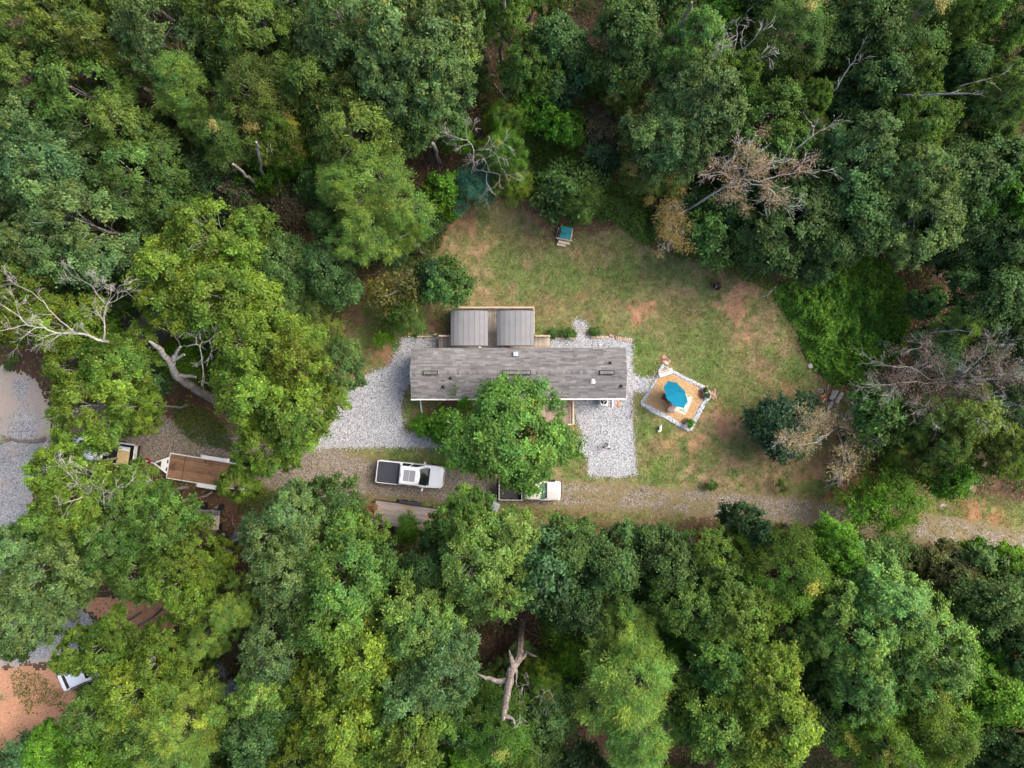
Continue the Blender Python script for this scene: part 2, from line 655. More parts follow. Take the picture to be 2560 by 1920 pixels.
def raw_mesh(name, co, faces):
    """co (N,3) float, faces (M,k) int -> mesh, fast"""
    me = bpy.data.meshes.new(name)
    co = np.ascontiguousarray(co, np.float32)
    faces = np.ascontiguousarray(faces, np.int32)
    k = faces.shape[1]
    me.vertices.add(len(co))
    me.vertices.foreach_set('co', co.ravel())
    me.loops.add(faces.size)
    me.loops.foreach_set('vertex_index', faces.ravel())
    me.polygons.add(len(faces))
    me.polygons.foreach_set('loop_start', np.arange(0, faces.size, k, dtype=np.int32))
    try:
        me.polygons.foreach_set('loop_total', np.full(len(faces), k, np.int32))
    except Exception:
        pass
    me.update(calc_edges=True)
    return me


def set_attr(me, name, rgb):
    at = me.attributes.new(name, 'FLOAT_COLOR', 'POINT')
    rgba = np.ones((len(rgb), 4), np.float32)
    rgba[:, :3] = rgb
    at.data.foreach_set('color', rgba.ravel())


# soil and litter of the wood floor: one sheet out to the horizon
def floor_colour(x, y, d=None):
    n = fbm(x, y, 2.2, 21)
    n2 = fbm(x, y, 7.0, 31)
    a = np.array((0.055, 0.034, 0.024))
    b = np.array((0.125, 0.075, 0.05))
    g = np.array((0.045, 0.055, 0.02))
    c = a + (b - a) * n[:, None]
    w = smooth01(n2, 0.55, 0.75)[:, None] * 0.7
    return c * (1 - w) + g * w


g1 = np.linspace(-60, 60, 161)
ext = np.concatenate([[-900, -300, -120], g1, [120, 300, 900]])
gx, gy = np.meshgrid(ext, ext, indexing='ij')
n1 = len(ext)
co = np.stack([gx.ravel(), gy.ravel(), np.zeros(n1 * n1) - 0.012], 1)
a = (np.arange(n1 - 1)[:, None] * n1 + np.arange(n1 - 1)[None, :]).ravel()
me = raw_mesh('forest_floor', co, np.stack([a, a + n1, a + n1 + 1, a + 1], 1))
set_attr(me, 'tint', floor_colour(co[:, 0], co[:, 1]))
me.materials.append(LITTER)
tag(link_mesh('forest_floor', me), kind='structure')

LAWN_V = [(925, 480), (985, 452), (1030, 440), (1100, 428), (1165, 450), (1215, 505), (1250, 500), (1330, 488), (1400, 528), (1500, 558), (1600, 588), (1680, 620),
          (1712, 690), (1750, 780), (1790, 830), (1835, 845), (1835, 900), (1830, 985), (1900, 1010), (1990, 1030), (2110, 1060), (2260, 1090),
          (2260, 1215), (2050, 1180), (1900, 1160), (1800, 1140), (1700, 1130), (1620, 1110), (1500, 1125), (1400, 1165), (1290, 1175),
          (1180, 1160), (1090, 1165), (1060, 1120), (900, 1150), (700, 1110), (560, 1090), (400, 1050), (240, 1000), (340, 900), (560, 900),
          (700, 850), (735, 770), (730, 690), (745, 600), (800, 600), (900, 560)]
# (vx, vy, radius, kind, strength)
BLOBS = [(1010, 490, 40, 'c', .6), (1045, 520, 32, 'c', .6), (990, 540, 40, 'd', .7), (1060, 650, 36, 'd', .8), (1030, 580, 40, 'd', .5), (960, 500, 30, 'c', .5),
         (1580, 640, 45, 'd', .8), (1600, 660, 40, 'c', .7), (1640, 690, 55, 'd', .8), (1690, 750, 40, 'd', .7), (1600, 690, 35, 'c', .6), (1621, 612, 26, 'c', .6),
         (1375, 672, 24, 'c', .9), (1372, 690, 16, 'c', .8), (1408, 660, 14, 'c', .8), (1415, 690, 10, 'c', .7), (1308, 555, 28, 'b', .6), (1250, 560, 24, 'c', .5), (1173, 480, 24, 'b', .8),
         (1160, 455, 22, 'c', .6), (1385, 600, 26, 'b', .4), (1330, 660, 26, 'b', .5), (1260, 645, 22, 'c', .5), (1480, 690, 34, 'b', .5),
         (1545, 900, 40, 'c', .9), (1570, 915, 40, 'c', .8), (1520, 925, 30, 'd', .7), (1505, 960, 30, 'c', .7), (1455, 955, 26, 'c', .6), (1450, 885, 14, 'c', .6), (1415, 975, 22, 'b', .5),
         (1660, 840, 36, 'd', .6), (1700, 850, 40, 'c', .5), (1790, 860, 34, 'b', .9), (1640, 880, 20, 'b', .8), (1600, 1000, 50, 'd', .8), (1690, 1000, 60, 'd', .8), (1760, 960, 50, 'c', .5),
         (1770, 1010, 60, 'c', .6), (1840, 1010, 50, 'r', .9), (1890, 1020, 40, 'r', .9), (1960, 1040, 40, 'r', .8), (1560, 1050, 60, 'd', .8), (1660, 1060, 60, 'd', .8), (1840, 1080, 40, 'r', .8),
         (1820, 1060, 40, 'r', .6), (2060, 1080, 40, 'r', .6), (2150, 1125, 40, 'r', .7), (2100, 1120, 34, 'r', .6), (2200, 1110, 40, 'g', .6), (2050, 1105, 30, 'g', .7),
         (1310, 590, 46, 'g', .9), (1350, 605, 40, 'g', .8), (1240, 610, 34, 'g', .7), (1372, 745, 30, 'g', .9), (1390, 800, 40, 'g', .9), (1395, 760, 30, 'g', .8), (1240, 580, 26, 'g', .6),
         (1490, 730, 40, 'g', .6), (1530, 790, 50, 'g', .6), (1720, 800, 32, 'g', .9), (1420, 1010, 30, 'g', .8), (1395, 920, 22, 'g', .8), (1440, 930, 20, 'g', .6), (1530, 985, 22, 'g', .5), (1420, 1040, 26, 'g', .6),
         (1580, 870, 30, 'g', .6), (1640, 800, 36, 'b', .3), (640, 1060, 60, 'g', 1.), (760, 1055, 40, 'g', .8), (560, 1065, 60, 'g', .9), (870, 990, 34, 'g', .8), (960, 990, 40, 'g', .7), (905, 970, 20, 'd', .4),
         (1130, 1095, 40, 'g', 1.), (1190, 1100, 40, 'g', .8), (1250, 1120, 40, 'b', .6), (1110, 1140, 30, 'b', .9), (1300, 1140, 50, 'b', .6), (1180, 1140, 40, 'b', .7), (1210, 960, 20, 'b', .7), (1250, 935, 20, 'c', .7),
         (890, 905, 20, 'd', .5), (930, 890, 24, 'b', .8), (970, 880, 20, 'b', .9), (800, 770, 50, 'b', .9), (770, 690, 60, 'b', 1.), (770, 620, 50, 'b', 1.), (830, 775, 26, 'c', .6), (940, 700, 40, 'b', 1.), (900, 520, 40, 'b', .8),
         (440, 880, 60, 'b', .8), (420, 920, 60, 'b', .5), (1190, 1080, 30, 'b', .4), (1650, 955, 40, 'b', .5), (1700, 910, 60, 'b', .6), (2000, 1020, 40, 'r', .7), (1160, 520, 40, 'b', .5), (1090, 470, 40, 'd', .4), (1270, 690, 30, 'b', .6), (1180, 670, 40, 'b', .6)]
KCOL = {'c': (0.30, 0.165, 0.098), 'd': (0.225, 0.170, 0.098), 'b': (0.155, 0.095, 0.062), 'r': (0.25, 0.12, 0.065), 'g': (0.080, 0.132, 0.034)}


def lawn_colour(x, y, d):
    n1 = fbm(x, y, 3.4, 41)
    n2 = fbm(x, y, 0.7, 51)
    n3 = fbm(x, y, 1.6, 61)
    n4 = fbm(x, y, 0.3, 67, 3)
    green = np.array((0.112, 0.142, 0.050))
    olive = np.array((0.165, 0.158, 0.070))
    dry = np.array((0.230, 0.178, 0.104))
    w = smooth01(n1 * 0.6 + n2 * 0.4, 0.36, 0.62)[:, None]
    c = green * (1 - w) + olive * w
    w = (smooth01(n3 * 0.5 + n2 * 0.5, 0.53, 0.68) * 0.75)[:, None]
    c = c * (1 - w) + dry * w
    for bx, by, br, k, s in BLOBS:
        p = Vp(bx, by)
        r = br / (FPX / CAMH / VS)
        q = np.hypot(x - p.x, y - p.y) / r
        m_ = np.nonzero(q < 1.7)[0]
        if len(m_) == 0:
            continue
        ww = np.clip(1.1 - q[m_] + (n2[m_] - 0.5) * 2.2 + (n3[m_] - 0.5) * 1.6 + (n4[m_] - 0.5) * 1.8, 0, 1)
        ww = (smooth01(ww, 0.0, 0.9) * s)[:, None]
        c[m_] = c[m_] * (1 - ww) + np.array(KCOL[k]) * ww
    fine = np.exp((fbm(x, y, 0.45, 65, 3) - 0.5) * 0.85)[:, None]
    c = c * fine
    # towards the trees the turf thins out into litter
    e = smooth01(d + (n2 - 0.5) * 1.0, 1.3, 0.0)[:, None] * 0.75
    c = c * (1 - e) + floor_colour(x, y) * e
    return c


LAWN_P = polyV(LAWN_V)
sheet('lawn', LAWN_P, 0.0, LAWN, res=0.13, amp=0.7, nscale=1.8, colour=lawn_colour)

# the track: a gravel strip with worn edges and a greener middle
TRACK_C = [(150, 915), (330, 950), (470, 985), (640, 1010), (760, 1028), (880, 1042), (1060, 1058), (1200, 1066), (1400, 1078), (1600, 1092), (1760, 1108), (1900, 1135), (2050, 1150), (2260, 1190)]
TRACK_W = [75, 62, 58, 60, 52, 44, 38, 36, 34, 34, 32, 34, 36, 38]


def ribbon(cl, w):
    L, R = [], []
    for i, (x, y) in enumerate(cl):
        ax, ay = cl[max(i - 1, 0)]
        bx, by = cl[min(i + 1, len(cl) - 1)]
        dx, dy = bx - ax, by - ay
        l_ = math.hypot(dx, dy)
        L.append((x - dy / l_ * w[i], y + dx / l_ * w[i]))
        R.append((x + dy / l_ * w[i], y - dx / l_ * w[i]))
    return L + R[::-1]


def track_wear(x, y, d):
    pts = np.array([tuple(Vp(*p)[:2]) for p in TRACK_C])
    dd = np.full(x.shape, 1e9)
    for i in range(len(pts) - 1):
        ax, ay = pts[i]
        ex, ey = pts[i + 1] - pts[i]
        t = np.clip(((x - ax) * ex + (y - ay) * ey) / (ex * ex + ey * ey), 0, 1)
        dd = np.minimum(dd, np.hypot(x - ax - t * ex, y - ay - t * ey))
    n = fbm(x, y, 1.3, 71)
    east = smooth01(x, -3.0, 8.0)
    w = 0.55 * smooth01(d, 0.9, 0.0) + east * (0.16 * smooth01(dd, 0.5, 0.15)) + (n - 0.5) * (0.55 + 0.45 * east) + 0.06 * east
    return np.clip(w + 0.20, 0, 1)


sheet('driveway', polyV(ribbon(TRACK_C, TRACK_W)), 0.004, DRIVE, res=0.14, amp=0.4, nscale=1.0, wear=track_wear)

# pale gravel lane along the far side, under the trees
LANE_V = [(-60, 780), (40, 792), (75, 810), (105, 870), (120, 940), (180, 935), (180, 1000), (120, 1010), (80, 1060), (60, 1120), (70, 1180), (110, 1260),
          (200, 1330), (230, 1400), (140, 1420), (60, 1440), (-60, 1440)]


def lane_wear(x, y, d):
    p = Vp(30, 880)
    q = np.hypot(x - p.x, y - p.y)
    return np.clip(0.25 + 0.5 * smooth01(d, 1.0, 0.0) + (fbm(x, y, 1.5, 81) - 0.5) * 0.8 + 0.25 * smooth01(q, 5.0, 0.5), 0, 1)


sheet('gravel_lane', polyV(LANE_V), 0.008, ROADGREY, res=0.09, amp=0.6, nscale=1.2, wear=lane_wear)
sheet('clay_bank', polyV([(-60, 1425), (60, 1432), (140, 1440), (170, 1500), (140, 1560), (160, 1640), (150, 1720), (-60, 1720)]), 0.0, CLAY, res=0.2, amp=0.6, nscale=1.4,
      wear=lambda x, y, d: np.clip(0.06 + 0.3 * smooth01(d, 0.9, 0.0) + (fbm(x, y, 1.1, 83) - 0.5) * 1.1, 0, 1))
sheet('clay_bank', polyV([(150, 1270), (230, 1290), (300, 1285), (360, 1290), (420, 1310), (400, 1350), (330, 1380), (280, 1440), (250, 1420), (240, 1350), (180, 1310)]), 0.012, CLAY, res=0.16, amp=0.4,
      wear=lambda x, y, d: np.clip(0.1 + (fbm(x, y, 2.0, 84) - 0.5) * 0.9, 0, 1))
sheet('clay_bank', polyV([(270, 1460), (330, 1440), (380, 1480), (340, 1560), (300, 1600), (230, 1640), (150, 1660), (170, 1580)]), 0.012, CLAY, res=0.2, amp=0.5,
      wear=lambda x, y, d: np.clip(0.3 + (fbm(x, y, 2.0, 85) - 0.5) * 0.9, 0, 1))


def pad_wear(x, y, d):
    return np.clip(0.20 + 0.42 * smooth01(d, 0.35, 0.0) + (fbm(x, y, 1.2, 91) - 0.5) * 0.35, 0, 1)


WPAD = [(1004, 842), (1099, 841), (1099, 876), (1050, 876), (1050, 950), (1026, 955), (1012, 985), (1006, 1010), (1009, 1060), (1014, 1083), (1060, 1081), (1100, 1086), (1150, 1090),
        (1150, 1118), (1090, 1121), (1000, 1119), (930, 1121), (870, 1121), (780, 1124), (800, 1090), (826, 1062), (846, 1010), (868, 975), (914, 937), (972, 912), (985, 885), (1000, 860)]
EPAD = [(1374, 845), (1412, 845), (1432, 842), (1437, 826), (1431, 812), (1436, 802), (1450, 799), (1465, 806), (1469, 818), (1465, 838), (1480, 844), (1522, 842), (1580, 849),
        (1583, 880), (1581, 910), (1584, 930), (1600, 942), (1625, 946), (1640, 936), (1622, 985), (1605, 981), (1584, 980), (1580, 1000), (1583, 1050), (1587, 1100), (1589, 1150), (1590, 1184), (1562, 1195),
        (1474, 1191), (1469, 1183), (1469, 1148), (1449, 1136), (1425, 1116), (1420, 1106), (1457, 1091), (1440, 1060), (1436, 1029), (1433, 985), (1500, 960), (1550, 900), (1540, 880), (1374, 880)]
sheet('gravel_pad', polyP(WPAD), 0.016, GRAVEL, res=0.11, amp=0.16, nscale=0.5, wear=pad_wear)
sheet('gravel_pad', polyP(EPAD), 0.016, GRAVEL, res=0.11, amp=0.12, nscale=0.5, wear=pad_wear)
# stone washed over the far end of the track
for pl in ([(2010, 1078), (2035, 1078), (2065, 1092), (2062, 1108), (2035, 1105), (2012, 1092)], [(2030, 1108), (2060, 1130), (2100, 1148), (2140, 1156), (2150, 1164), (2110, 1162), (2060, 1150), (2035, 1130)],
           [(2085, 1010), (2120, 985), (2135, 1000), (2125, 1040), (2095, 1070), (2070, 1072), (2085, 1040)], [(2150, 1150), (2260, 1180), (2260, 1200), (2170, 1178)]):
    sheet('washed_gravel', polyV(pl), 0.012, WASHED, res=0.12, amp=0.45, nscale=0.7,
          wear=lambda x, y, d: np.clip(0.45 + 0.2 * smooth01(d, 0.5, 0.0) + (fbm(x, y, 0.6, 95) - 0.5) * 0.9, 0, 1))

PATIO_OUT = [(1655, 911), (1683, 926), (1719, 945), (1762, 965.5), (1777, 983), (1775, 995), (1762, 1013), (1728, 1078), (1717, 1077), (1690, 1062), (1661, 1045), (1632, 1032), (1602, 1012), (1603, 1003),
             (1618, 983), (1641, 945), (1647, 925)]
PATIO_IN = [(1646, 942), (1653, 926), (1660, 917), (1670, 924), (1683, 934), (1719, 953), (1752, 969), (1758, 980), (1762, 996), (1750, 1015), (1731, 1049), (1722, 1058), (1706, 1061), (1660, 1034), (1609, 1006),
            (1622, 984)]
sheet('stone_border', polyP(PATIO_OUT), 0.024, GRAVEL, res=0.08, amp=0.06, nscale=0.3, wear=lambda x, y, d: np.full(x.shape, 0.1))
sheet('wood_chip_bed', polyP(PATIO_IN), 0.030, MULCH, res=0.08, amp=0.05, nscale=0.3,
      wear=lambda x, y, d: np.clip(0.12 + 0.75 * smooth01(np.hypot(x - P(1757, 985).x, y - P(1757, 985).y), 0.7, 0.15) + 0.7 * smooth01(np.hypot(x - P(1714, 1056).x, y - P(1714, 1056).y), 0.6, 0.2), 0, 1))


# loose stones: real pebbles along the edges and over the pads
def pebbles(name, pts, size, mats):
    ico = np.array([(1, 0, -.3), (-.5, .87, -.3), (-.5, -.87, -.3), (.55, .8, .3), (-1, .05, .35), (.5, -.85, .3), (0, 0, .75)], float)
    fc = np.array([(0, 3, 5), (3, 1, 4), (5, 4, 2), (0, 1, 3), (1, 2, 4), (2, 0, 5), (3, 4, 6), (4, 5, 6), (5, 3, 6)])
    n = len(pts)
    s = size * RNG.uniform(0.6, 1.5, (n, 1, 1)) * RNG.uniform(0.7, 1.3, (n, 1, 3))
    an = RNG.uniform(0, 6.28, n)
    ca, sa = np.cos(an), np.sin(an)
    v = np.repeat(ico[None], n, 0) * s
    x = v[:, :, 0] * ca[:, None] - v[:, :, 1] * sa[:, None]
    y = v[:, :, 0] * sa[:, None] + v[:, :, 1] * ca[:, None]
    v = np.stack([x + pts[:, None, 0], y + pts[:, None, 1], v[:, :, 2] + pts[:, None, 2]], 2)
    f = (np.arange(n)[:, None, None] * 7 + fc[None]).reshape(-1, 3)
    me = raw_mesh(name, v.reshape(-1, 3), f)
    for m in mats:
        me.materials.append(m)
    me.polygons.foreach_set('material_index', np.repeat(RNG.integers(0, len(mats), n), 9).astype(np.int32))
    o = link_mesh(name, me)
    o['kind'] = 'stuff'
    return o


def edge_points(poly, n, spread, z):
    poly = np.asarray(poly)
    seg = np.roll(poly, -1, 0) - poly
    L = np.hypot(seg[:, 0], seg[:, 1])
    i = RNG.choice(len(poly), n, p=L / L.sum())
    t = RNG.random(n)[:, None]
    p = poly[i] + seg[i] * t + RNG.normal(0, spread, (n, 2))
    return np.concatenate([p, np.full((n, 1), z)], 1)


def area_points(poly, n, z):
    poly = np.asarray(poly)
    lo, hi = poly.min(0), poly.max(0)
    p = RNG.uniform(lo, hi, (n * 3, 2))
    p = p[sdf(p[:, 0], p[:, 1], poly) > 0][:n]
    return np.concatenate([p, np.full((len(p), 1), z)], 1)


STONES = [simple('pebble_%s' % w, c, 0.85, 0.2, var=0.1, scale=8) for w, c in (('white', (0.58, 0.60, 0.625)), ('pale', (0.44, 0.46, 0.49)), ('mid', (0.33, 0.35, 0.39)), ('dark', (0.17, 0.18, 0.20)))]
pts = np.concatenate([edge_points(polyP(WPAD), 1700, 0.20, 0.02), edge_points(polyP(EPAD), 2000, 0.15, 0.02), area_points(polyP(WPAD), 5000, 0.022), area_points(polyP(EPAD), 5000, 0.022)])
pebbles('gravel', pts, 0.034, STONES)
ring = np.concatenate([area_points(polyP(PATIO_OUT), 9000, 0.05)])
ring = ring[sdf(ring[:, 0], ring[:, 1], polyP(PATIO_IN)) < -0.02]
pebbles('border_stones', ring, 0.055, STONES[:3])
pebbles('road_gravel', np.concatenate([area_points(polyV(ribbon(TRACK_C, TRACK_W)), 4500, 0.008), area_points(polyV(LANE_V), 1500, 0.01)]), 0.032,
        [simple('road_stone_pale', (0.37, 0.335, 0.295), 0.85), simple('road_stone_mid', (0.25, 0.22, 0.2), 0.85), simple('road_stone_dark', (0.12, 0.105, 0.095), 0.85)])

# grass: short tufts over the lawn
GRASS = leaf_mat('grass_blade', 0.2, 0.7, 0.15)


def grass_tufts(n):
    p = area_points(LAWN_P, n, 0.0)
    bad = np.zeros(len(p), bool)
    for pl in (polyP(WPAD), polyP(EPAD), polyP(PATIO_OUT)):
        bad |= sdf(p[:, 0], p[:, 1], pl) > -0.03
    dtrack = sdf(p[:, 0], p[:, 1], polyV(ribbon(TRACK_C, TRACK_W)))
    bad |= (dtrack > 0) & (RNG.random(len(p)) < 0.75 + 0.2 * (p[:, 0] < -4))
    bad |= (np.abs(p[:, 0] - 0.6) < 9.1) & (np.abs(p[:, 1] - 0.9) < 2.0)
    p = p[~bad]
    base = lawn_colour(p[:, 0], p[:, 1], np.full(len(p), 5.0))
    greenish = base[:, 1] / (base[:, 0] + 1e-6)
    keepp = RNG.random(len(p)) < np.clip((greenish - 0.55) * 2.2, 0.10, 1.0)
    p, base, greenish = p[keepp], base[keepp], greenish[keepp]
    n = len(p)
    k = 4
    an = RNG.uniform(0, 6.28, (n, k))
    h = RNG.uniform(0.03, 0.12, (n, k))
    r = RNG.uniform(0.05, 0.15, (n, k))
    w = 0.018
    q = p[:, None, :] + np.concatenate([RNG.normal(0, 0.04, (n, k, 2)), np.zeros((n, k, 1))], 2)
    ca, sa = np.cos(an), np.sin(an)
    z0 = np.zeros_like(ca)
    a = q + np.stack([-sa * w, ca * w, z0], 2)
    b = q + np.stack([sa * w, -ca * w, z0], 2)
    t = q + np.stack([ca * r, sa * r, h], 2)
    co = np.stack([a, b, t], 2).reshape(-1, 3)
    me = raw_mesh('grass', co, np.arange(len(co)).reshape(-1, 3))
    c = base * RNG.uniform(0.6, 1.55, (n, 1)) * np.where(RNG.random((n, 1)) < 0.7, np.array([[1.15, 1.35, 1.0]]), np.array([[1.7, 1.45, 1.15]]))
    set_attr(me, 'tint', np.repeat(c, 3 * k, 0))
    me.materials.append(GRASS)
    tag(link_mesh('grass', me), kind='stuff')


grass_tufts(85000)


# dropped leaves over the turf and the bare litter
def dropped_leaves(n_lawn, n_wood):
    a = area_points(LAWN_P, n_lawn, 0.02)
    ok = np.ones(len(a), bool)
    for pl in (polyP(WPAD), polyP(EPAD), polyP(PATIO_OUT)):
        ok &= sdf(a[:, 0], a[:, 1], pl) < 0
    a = a[ok]
    b = np.stack([RNG.uniform(-47, 47, n_wood), RNG.uniform(-36, 36, n_wood), np.full(n_wood, 0.01)], 1)
    b = b[(sdf(b[:, 0], b[:, 1], LAWN_P) < 0) & (sdf(b[:, 0], b[:, 1], polyV(LANE_V)) < 0) & ((sdf(b[:, 0], b[:, 1], polyV([(-80, 1420), (420, 1260), (440, 1330), (180, 1500), (170, 1720), (-80, 1720)])) < 0) | (RNG.random(len(b)) < .08))]
    p = np.concatenate([a, b])
    n = len(p)
    an = RNG.uniform(0, 6.28, n)
    L, W = RNG.uniform(.05, .10, n), RNG.uniform(.025, .05, n)
    L[len(a):] *= 1.7
    W[len(a):] *= 1.7
    d = np.stack([np.cos(an), np.sin(an), RNG.normal(0, .25, n)], 1)
    s_ = np.stack([-np.sin(an), np.cos(an), RNG.normal(0, .25, n)], 1)
    v = np.stack([p - d * L[:, None], p + s_ * W[:, None] + (0, 0, .012), p + d * L[:, None], p - s_ * W[:, None] + (0, 0, .012)], 1)
    me = raw_mesh('fallen_leaves', v.reshape(-1, 3), np.arange(4 * n).reshape(-1, 4))
    pal = np.array([(0.30, 0.19, 0.09), (0.20, 0.115, 0.06), (0.42, 0.31, 0.17), (0.14, 0.08, 0.05), (0.36, 0.29, 0.08)])
    c = pal[RNG.integers(0, 5, n)] * RNG.uniform(.7, 1.25, (n, 1))
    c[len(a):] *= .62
    set_attr(me, 'tint', np.repeat(c, 4, 0))
    me.materials.append(GRASS)
    tag(link_mesh('fallen_leaves', me), kind='stuff')


dropped_leaves(9000, 60000)

# ------------------------------------------------------------------ foliage
def leaves_mesh(name, c, nrm, dirs, L, W, tint, m, extra=None):
    n = len(c)
    nrm = nrm / (np.linalg.norm(nrm, axis=1, keepdims=True) + 1e-9)
    d = dirs - (dirs * nrm).sum(1, keepdims=True) * nrm
    d = d / (np.linalg.norm(d, axis=1, keepdims=True) + 1e-9)
    s = np.cross(nrm, d)
    L, W = L[:, None], W[:, None]
    v = np.stack([c - d * L * 0.5, c + s * W * 0.5 + nrm * W * 0.18 + d * L * 0.06, c + d * L * 0.5 - nrm * L * 0.12, c - s * W * 0.5 + nrm * W * 0.18 + d * L * 0.06], 1)
    me = raw_mesh(name, v.reshape(-1, 3), np.arange(4 * n).reshape(-1, 4))
    set_attr(me, 'tint', np.repeat(tint, 4, 0))
    me.materials.append(m)
    return me


def rand_dirs(rng, n):
    v = rng.normal(0, 1, (n, 3))
    return v / np.linalg.norm(v, axis=1, keepdims=True)


def lobes(rng, R, z0, z1, n, top=0.5):
    """main masses of a crown: (centre, radii)"""
    H = z1 - z0
    out = []
    a0 = rng.uniform(0, 6.28)
    for i in range(n):
        a = a0 + i * 2.399 + rng.normal(0, 0.25)
        rr = R * math.sqrt((i + 0.4) / n) * rng.uniform(0.55, 0.8)
        zc = z1 - H * (0.24 + 0.42 * (rr / R) ** 1.3 + rng.uniform(-0.07, 0.14))
        rad = R * rng.uniform(0.30, 0.46)
        rad *= rng.uniform(.75, 1.15)
        out.append((np.array((math.cos(a) * rr, math.sin(a) * rr, zc)), np.array((rad, rad, rad * rng.uniform(0.7, 1.0) * min(1.25, H / (1.6 * R))))))
    out.append((np.array((rng.normal(0, .08 * R), rng.normal(0, .08 * R), z1 - H * 0.3)), np.array((R * 0.45, R * 0.45, H * 0.28))))
    return out


def clump_centres(rng, lb, ncl, gap, holes=6):
    w = np.array([l[1][0] ** 2 for l in lb])
    i = rng.choice(len(lb), ncl * 4, p=w / w.sum())
    d = rand_dirs(rng, ncl * 4)
    d[:, 2] = np.where(d[:, 2] < -0.35, -d[:, 2], d[:, 2])
    c = np.array([lb[k][0] for k in i]) + d * np.array([lb[k][1] for k in i]) * rng.uniform(0.72, 1.16, (ncl * 4, 1))
    keep, out = [], []
    cen = np.mean([l[0] for l in lb], 0)
    hol = rand_dirs(rng, max(1, holes))
    hol[:, 2] = np.abs(hol[:, 2]) if holes else -9.0
    for k in range(len(c)):
        inside = False
        v = (c[k] - cen) / (np.linalg.norm(c[k] - cen) + 1e-6)
        if (hol @ v).max() > .955:
            continue
        for q, (lc, lr) in enumerate(lb):
            if q != i[k] and (((c[k] - lc) / lr) ** 2).sum() < 0.62:
                inside = True
                break
        if inside:
            continue
        if out and min(((c[k] - o) ** 2).sum() for o in out) < gap * gap:
            continue
        out.append(c[k])
        keep.append(d[k])
        if len(out) >= ncl:
            break
    return np.array(out), np.array(keep)


STYLES = {
    # L, W leaf size; rc clump radius; dens leaves per clump; up = leaves lie flat; hang = tips droop; tv tone spread; spr = spread about the twig
    'oak': dict(L=.25, W=.125, rc=(.55, 1.05), dens=310, up=.8, hang=.25, tv=.17, gap=.74, ncl=108, warm=.07, spr=.15),
    'lanky': dict(L=.31, W=.085, rc=(.55, 1.0), dens=345, up=.5, hang=.75, tv=.18, gap=.70, ncl=108, warm=.09, spr=.15),
    'maple': dict(L=.23, W=.165, rc=(.5, .95), dens=310, up=1.0, hang=.2, tv=.16, gap=.64, ncl=118, warm=.06, spr=.16),
    'fine': dict(L=.16, W=.07, rc=(.6, 1.15), dens=400, up=.6, hang=.45, tv=.16, gap=.70, ncl=95, warm=.10, spr=.17),
    'pine': dict(L=.28, W=.038, rc=(.42, .8), dens=500, up=0.0, hang=-.35, tv=.14, gap=.58, ncl=125, warm=.10, spr=.14),
}


